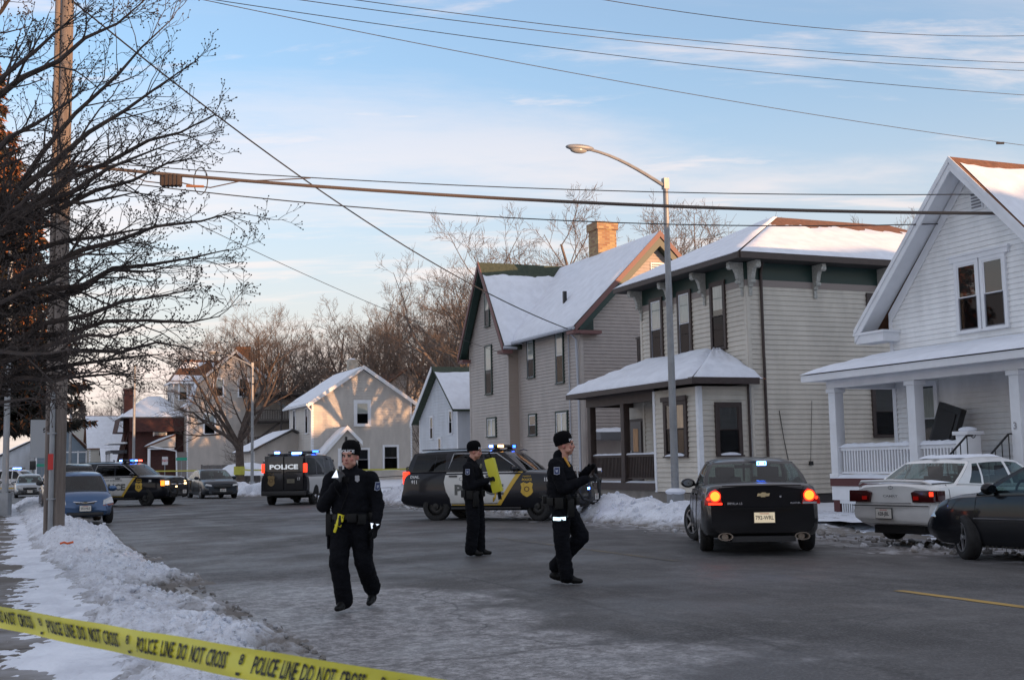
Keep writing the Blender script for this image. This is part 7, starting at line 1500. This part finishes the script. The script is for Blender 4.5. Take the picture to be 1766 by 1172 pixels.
def hand(B_, w, d, up, curl=.9, side=1, m=GLOVE, sc=1.0, thumb=1):
    """w wrist, d direction of palm, up = back-of-hand normal"""
    w = Vector(w); d = Vector(d).normalized(); up = Vector(up); up = (up-d*up.dot(d)).normalized(); s = d.cross(up)*side
    B_.ell(w+d*.045, (.040*sc, .050*sc, .019*sc), m, Matrix((s, d, up)).transposed())
    for k, (off, L) in enumerate(((-.030, .068), (-.010, .078), (.011, .074), (.030, .058))):
        p = w+d*.085+s*off; c = 0; r = .0105*sc
        for j, f in enumerate((.45, .32, .25)):
            c += curl*(.75+.12*k)*(.6 if j == 0 else .8); dd = (d*math.cos(c)-up*math.sin(c)).normalized(); q = p+dd*L*f; B_.cap(p, q, r, r*.92, m); p = q; r *= .92
    p = w+d*.028-s*.036*thumb; q = p+(d*.6-s*.6*thumb-up*.35).normalized()*.038; B_.cap(p, q, .0125, .0115, m); B_.cap(q, q+(d*.7-up*.6).normalized()*.032, .0115, .010, m)
def arm(B_, S, E_, W_, r=(.072, .056, .044)):
    B_.cap(S, E_, r[0], r[1], UNI); B_.cap(E_, W_, r[1], r[2], UNI)
def leg(B_, Hh, K, An, toe, r=(.098, .070, .056)):
    B_.cap(Hh, K, r[0], r[1], UNI2); B_.cap(K, An, r[1], r[2]*1.08, UNI2); An = Vector(An); toe = Vector(toe); d = toe-An; 
    heel = An+Vector((-d.x, -d.y, 0)).normalized()*.045+Vector((0, 0, d.z*.75)); B_.cap(An, heel+(toe-heel)*.25, .050, .046, BOOT); B_.cap(heel, heel.lerp(toe, .62)+Vector((0, 0, .012)), .040, .043, BOOT); B_.cap(heel.lerp(toe, .6), toe, .042, .032, BOOT)
def torso(B_, ch, pel, w=.19, dp=.13, neck=None, belly=.14):
    ch, pel = Vector(ch), Vector(pel); mid = ch.lerp(pel, .5)
    B_.ell(ch, (w, dp, .20), UNI); B_.ell(mid, (w*.93, belly, .20), UNI); B_.ell(pel+Vector((0, 0, .03)), (w*.93, belly*.97, .15), UNI2); B_.ell(pel-Vector((0, 0, .05)), (w*.86, belly*.9, .12), UNI2)
    for s in (1, -1): B_.cap(ch+Vector((s*.05, 0, .15)), ch+Vector((s*w*1.02, 0, .075)), .070, .078, UNI)
    B_.cap(ch+Vector((0, .01, .15)), ch+Vector((0, .01, .235)), .082, .076, UNI)
def belt(parent, z, rx, ry, c=(0, 0), items=()):
    b = MB(); n = 32; vs = []
    for k in range(n):
        a = 2*math.pi*k/n
        for zz, e in ((-.028, 0), (-.028, .008), (.028, .008), (.028, 0)): vs.append((c[0]+(rx+e)*math.cos(a), c[1]+(ry+e)*math.sin(a), z+zz))
    b.add(vs, [(4*k+j, 4*((k+1) % n)+j, 4*((k+1) % n)+(j+1) % 4, 4*k+(j+1) % 4) for k in range(n) for j in range(4)], BOOT); o = b.build('duty_belt', parent, 40)
    for (deg, w_, h_, d_, dz, nm) in items:
        a = R(deg); q = MB(); M = Matrix.Translation((c[0]+(rx+d_/2)*math.cos(a), c[1]+(ry+d_/2)*math.sin(a), z+dz)) @ Matrix.Rotation(a-R(90), 4, 'Z'); q.cbox((0, 0, 0), (w_, d_, h_), BOOT, M)
        if nm == 'holster': q.cbox((0, .01, h_/2+.02), (w_*.6, d_*.7, .07), GLOVE, M @ Matrix.Rotation(R(12), 4, 'Y'))
        q.build(nm, o, bevel=.008)
    return o
def badge(parent, M, col=None):
    b = MB(); sh = [(-.024, .028), (-.012, .036), (0, .030), (.012, .036), (.024, .028), (.022, 0), (.026, -.018), (0, -.040), (-.026, -.018), (-.022, 0)]
    b.slab([M @ Vector((x, y, 0)) for x, y in sh], (M.to_3x3() @ Vector((0, 0, 1)))*.006, col or mat('silver_badge', (.6, .6, .62), .3, metal=.7)); return b.build('badge', parent)
def shoulder_patch(parent, M):
    b = MB(); b.slab([M @ Vector(p) for p in ((-.036, .046, 0), (.036, .046, 0), (.036, -.04, 0), (0, -.05, 0), (-.036, -.04, 0))], (M.to_3x3() @ Vector((0, 0, 1)))*.004, mat('patch_border', (.35, .38, .46), .7)); b.slab([M @ Vector((x*.8, y*.8, .003)) for x, y in ((-.036, .046), (.036, .046), (.036, -.04), (0, -.05), (-.036, -.04))], (M.to_3x3() @ Vector((0, 0, 1)))*.004, mat('patch_navy', (.03, .045, .13), .7))
    b.slab([M @ Vector(p) for p in ((-.016, .018, .007), (0, .008, .007), (.016, .018, .007), (.012, -.014, .007), (0, -.022, .007), (-.012, -.014, .007))], (M.to_3x3() @ Vector((0, 0, 1)))*.002, mat('patch_border', None)); return b.build('shoulder_patch', parent)
def officer1():
    B_ = Body(); hc = (0.0, -.03, 1.615)
    M = head(B_, hc, R(-8), R(2)); torso(B_, (0, 0, 1.28), (0, 0, .97), .220, .155, belly=.175)
    B_.ell((0, -.035, 1.22), (.20, .155, .20), UNI); B_.ell((0, 0, 1.06), (.215, .17, .10), UNI)
    arm(B_, (-.215, .0, 1.375), (-.290, -.06, 1.10), (-.085, -.235, 1.33), (.092, .074, .056)); hand(B_, (-.08, -.24, 1.34), (.35, -.05, .95), (-.3, -.9, .1), 1.2, 1, mat('grey_glove', (.035, .035, .038), .7))
    arm(B_, (.215, .0, 1.375), (.285, .02, 1.10), (.285, -.07, .885), (.092, .074, .056)); hand(B_, (.285, -.072, .875), (-.05, -.15, -1), (.9, -.35, .0), .7, -1)
    leg(B_, (-.100, 0, .90), (-.115, -.10, .50), (-.075, -.02, .10), (-.10, -.21, .035), (.128, .102, .088)); leg(B_, (.105, 0, .90), (.125, .02, .50), (.135, .34, .20), (.135, .20, .045), (.128, .102, .088))
    o = B_.build('person'); beanie(o, M)
    belt(o, .985, .212, .180, (0, 0), ((250, .08, .10, .05, -.03, 'pouch'), (285, .10, .09, .045, -.01, 'pouch'), (310, .09, .10, .05, -.03, 'pouch'), (190, .09, .24, .06, -.09, 'holster'), (350, .07, .14, .05, -.03, 'radio'), (160, .08, .1, .05, -.02, 'pouch')))
    badge(o, frame((.115, -.172, 1.385), (1, .35, 0), (0, -.15, 1)))
    b = MB(); b.box(-.05, .03, -.20, -.17, 1.35, 1.40, GLOVE); b.tube([(0, -.185, 1.35), (.02, -.19, 1.25), (-.06, -.185, 1.05)], .008, GLOVE, 5); b.build('body_camera', o, bevel=.006)
    b = MB(); TZ = mat('taser_yellow', (.70, .62, .02), .5); Mt = Matrix.Translation((-.075, -.205, .95)) @ Matrix.Rotation(R(18), 4, 'Y'); b.cbox((0, 0, .045), (.055, .035, .045), TZ, Mt); b.cbox((-.01, 0, -.05), (.030, .03, .17), TZ, Mt); b.cbox((.03, 0, .012), (.03, .032, .04), TZ, Mt); b.cbox((0, .015, .0), (.075, .02, .13), BOOT, Mt); b.build('stun_gun', o, bevel=.008)
    b = MB(); Mw = frame((-.155, -.275, 1.36), (.6, -.1, .7), (-.3, -.9, .2)); b.slab([Vector(p) for p in ((-.125, -.300, 1.40), (-.055, -.315, 1.40), (-.075, -.305, 1.48))], (.0, .02, .0), REFL); b.build('reflective_cuff', o)
    b = MB(); b.slab([Vector(p) for p in ((.245, -.125, .915), (.335, -.115, .90), (.255, -.128, .855))], (0, .02, 0), REFL); b.build('reflective_cuff', o)
    b = MB(); b.box(-.055, -.025, -.29, -.25, 1.46, 1.52, mat('radio_mic', (.05, .05, .055), .4)); b.tube([(-.09, -.28, 1.40), (-.10, -.28, 1.30), (-.06, -.22, 1.2)], .006, GLOVE, 5); b.build('radio_microphone', o)
    for x in (-.232, .235): b = MB(); b.cbox((x, -.05, .72), (.02, .10, .15), UNI2); b.build('cargo_pocket', o, bevel=.006)
    shoulder_patch(o, frame((.303, -.055, 1.30), (-.45, -.9, 0) if 0 else (.55, .85, 0), (.15, 0, 1)))
    return o
o = officer1(); o.location = (-1.76, 13.0, .045); o.rotation_euler = (0, 0, R(-8)); tag(o, 'police officer in dark uniform walking towards the camera, hand raised to a shoulder microphone', 'person')
def officer2():                              # faces local -y, walking, both hands up holding something
    B_ = Body(); M = head(B_, (0, -.04, 1.685), R(0), R(-3)); torso(B_, (0, .03, 1.33), (0, .02, 1.0), .21, .17, belly=.185)
    B_.ell((0, -.03, 1.28), (.16, .13, .17), UNI)
    arm(B_, (-.215, .07, 1.44), (-.255, -.03, 1.16), (-.10, -.29, 1.26), (.090, .072, .054)); hand(B_, (-.10, -.30, 1.26), (.25, -.9, .1), (-.6, .0, .8), 1.0, 1)
    arm(B_, (.215, .05, 1.43), (.25, -.10, 1.18), (.06, -.30, 1.37), (.090, .072, .054)); hand(B_, (.05, -.31, 1.38), (-.2, -.8, .5), (.7, -.2, .6), 1.0, -1)
    leg(B_, (-.10, .02, .93), (-.105, .02, .52), (-.10, -.03, .10), (-.10, -.20, .035), (.126, .100, .084)); leg(B_, (.10, 0, .93), (.10, -.20, .56), (.10, .13, .20), (.10, .06, .045), (.126, .100, .082))
    o = B_.build('person'); beanie(o, M)
    belt(o, 1.02, .206, .190, (0, .02), ((180, .11, .14, .055, -.04, 'pouch'), (215, .09, .22, .06, -.10, 'holster'), (150, .1, .1, .05, -.02, 'pouch'), (245, .08, .1, .05, -.02, 'pouch'), (100, .09, .1, .05, 0, 'pouch'), (330, .08, .2, .05, -.08, 'holster')))
    shoulder_patch(o, frame((-.322, .030, 1.375), (0, -1, 0), (.12, 0, 1)))
    b = MB(); n = 16; vs = []
    for k in range(n):
        a = 2*math.pi*k/n
        for zz in (-.028, .028): vs.append((-.103+.116*math.cos(a), .02+.116*math.sin(a), .80+zz))
    b.add(vs, [(2*k, (2*k+2) % (2*n), (2*k+3) % (2*n), 2*k+1) for k in range(n)], UNI2); b.slab([(-.205, -.05, .775), (-.222, .03, .77), (-.205, .105, .775), (-.205, .105, .815), (-.222, .03, .81), (-.205, -.05, .815)], (-.006, 0, 0), REFT); b.build('reflective_band', o, 40)
    b = MB(); b.tube([(-.06, -.03, 1.535), (-.105, -.075, 1.47), (-.11, -.10, 1.42)], .014, mat('amber_lanyard', (.55, .28, .03), .6), 6); b.build('collar_cord', o)
    b = MB(); b.slab([(-.03, -.17, 1.42), (.0, -.175, 1.42), (-.02, -.19, 1.27), (-.05, -.185, 1.27)], (-.004, -.01, 0), mat('notebook_white', (.6, .6, .6), .6)); b.build('notebook', o)
    return o
o = officer2(); o.location = (.60, 15.0, .085); o.rotation_euler = (0, 0, R(80)); tag(o, 'police officer striding to the right with raised hands and a bright reflective thigh band', 'person')
t = thing('phone', 'small black camera held up by the striding police officer', 'camera', o.matrix_basis @ Vector((-.02, -.42, 1.37)), R(80)); b = MB(); b.cbox((0, 0, 0), (.13, .035, .08), GLOVE); b.build('case', t, bevel=.01); b = MB(); b.lathe([(.03, 0), (.03, .05), (.022, .05), (.001, .045)], CHROME, 14, Matrix.Translation((0, -.015, 0)) @ Matrix.Rotation(R(90), 4, 'X')); b.build('lens', t, 40)
def officer3():
    B_ = Body(); M = head(B_, (0, -.02, 1.675), R(8), R(6)); torso(B_, (0, .03, 1.31), (0, .02, 1.0), .21, .165, belly=.18)
    arm(B_, (-.215, .05, 1.42), (-.26, -.02, 1.12), (-.16, -.24, 1.20), (.090, .072, .054)); hand(B_, (-.155, -.25, 1.205), (.10, -.85, .30), (-.85, .0, .5), .9, 1)
    arm(B_, (.215, .05, 1.42), (.25, -.08, 1.14), (.10, -.26, 1.05), (.090, .072, .054)); hand(B_, (.10, -.27, 1.04), (-.2, -.9, .0), (.7, .0, -.6), .9, -1)
    leg(B_, (-.10, .02, .93), (-.11, .0, .50), (-.10, .05, .10), (-.11, -.13, .035), (.126, .104, .092)); leg(B_, (.10, 0, .93), (.11, -.04, .50), (.10, -.04, .10), (.10, -.22, .035), (.126, .104, .092))
    o = B_.build('person'); beanie(o, M)
    belt(o, 1.02, .206, .186, (0, .02), ((180, .11, .14, .055, -.04, 'pouch'), (205, .09, .24, .06, -.11, 'holster'), (150, .1, .12, .05, -.02, 'pouch'), (240, .08, .1, .05, -.02, 'pouch')))
    shoulder_patch(o, frame((-.322, .030, 1.35), (0, -1, 0), (.12, 0, 1)))
    badge(o, frame((-.10, -.135, 1.44), (1, -.35, 0), (0, -.15, 1))); return o
o = officer3(); o.location = (-.66, 19.75, .09); o.rotation_euler = (0, 0, R(78)); tag(o, 'police officer standing side-on holding a long yellow case against the chest', 'person')
YC = mat('case_yellow', (.62, .58, .03), .5)
t = thing('yellow_case', 'long bright yellow case held upright by the standing police officer', 'equipment case', o.matrix_basis @ Vector((-.03, -.335, 1.285)), R(78)); M = Matrix.Rotation(R(-14), 4, 'X')
b = MB(); b.cbox((0, 0, 0), (.17, .15, .56), YC, M); b.build('case_body', t, bevel=.012)
b = MB(); b.tube([M @ Vector(p) for p in ((0, .04, .28), (0, .06, .35), (0, -.02, .37), (0, -.04, .28))], .014, GLOVE, 6); b.cbox((0, 0, .29), (.12, .10, .03), GLOVE, M); b.build('handle', t)
b = MB(); b.tube([M @ Vector(p) for p in ((-.05, .03, -.27), (-.07, .06, -.36), (-.05, .10, -.40), (-.05, .08, -.34))], .016, mat('amber_strap', (.6, .38, .03), .6), 6); b.tube([M @ Vector(p) for p in ((.0, -.02, -.28), (.0, -.0, -.40))], .03, GLOVE, 6); b.build('strap', t)
# ================================================================ foreground tape
def fore_tape():
    TY = mat('barrier_tape', (.62, .57, .03), .35, var=.08, vscale=4, spec=.6); INK = mat('tape_ink', (.015, .014, .01), .6)
    A_ = Vector((-2.78, 5.02, 1.125)); B2 = Vector((.31, 2.26, 1.05)); L = (B2-A_).length; n = 220; H = .076
    d = (B2-A_).normalized()
    def P(u, v):                             # u metres along, v across
        q = u/L; p = A_+d*u; p.z -= .025*4*q*(1-q); tw = .22*math.sin(q*5+.6); nrm = Vector((d.y, -d.x, 0)).normalized()
        return p+Vector((0, 0, 1))*v*math.cos(tw)+nrm*(v*math.sin(tw)+.006*math.sin(v*60+q*14)+.003*math.sin(q*60)+.004*noise.noise(Vector((u*5, v*10, 0))))
    b = MB(); m = 8; vs = [P(L*i/n, -H/2+H*j/m) for i in range(n+1) for j in range(m+1)]
    b.add(vs, [(i*(m+1)+j, (i+1)*(m+1)+j, (i+1)*(m+1)+j+1, i*(m+1)+j+1) for i in range(n) for j in range(m)], TY); o = b.build('police_tape', None, 60); tag(o, 'yellow police line tape stretched across the near foreground', 'police tape')
    t = MB(); nrm = Vector((d.y, -d.x, 0)).normalized()
    if nrm.y > 0: nrm = -nrm
    u = .12; vs, fs = text_geo('POLICE  LINE  DO  NOT  CROSS', .058, .022); w_ = max(v[0] for v in vs)-min(v[0] for v in vs)
    v2, f2 = text_geo('8', .036, .02)
    W_ = .43; k = W_/w_
    while u < L-.3:
        t = MB()
        t.add([P(u+W_/2+v[0]*k, v[1]*1.0-.001)+nrm*.004 for v in vs], fs, INK)
        t.add([P(u+W_+.06+v[0], v[1]+.008)+nrm*.004 for v in v2], f2, INK); t.add([P(u+W_+.06+x, z)+nrm*.004 for x, z in ((-.008, -.030), (.008, -.030), (.008, -.022), (-.008, -.022))], [(0, 1, 2, 3)], INK)
        u += W_+.11; t.build('lettering', o)
fore_tape()
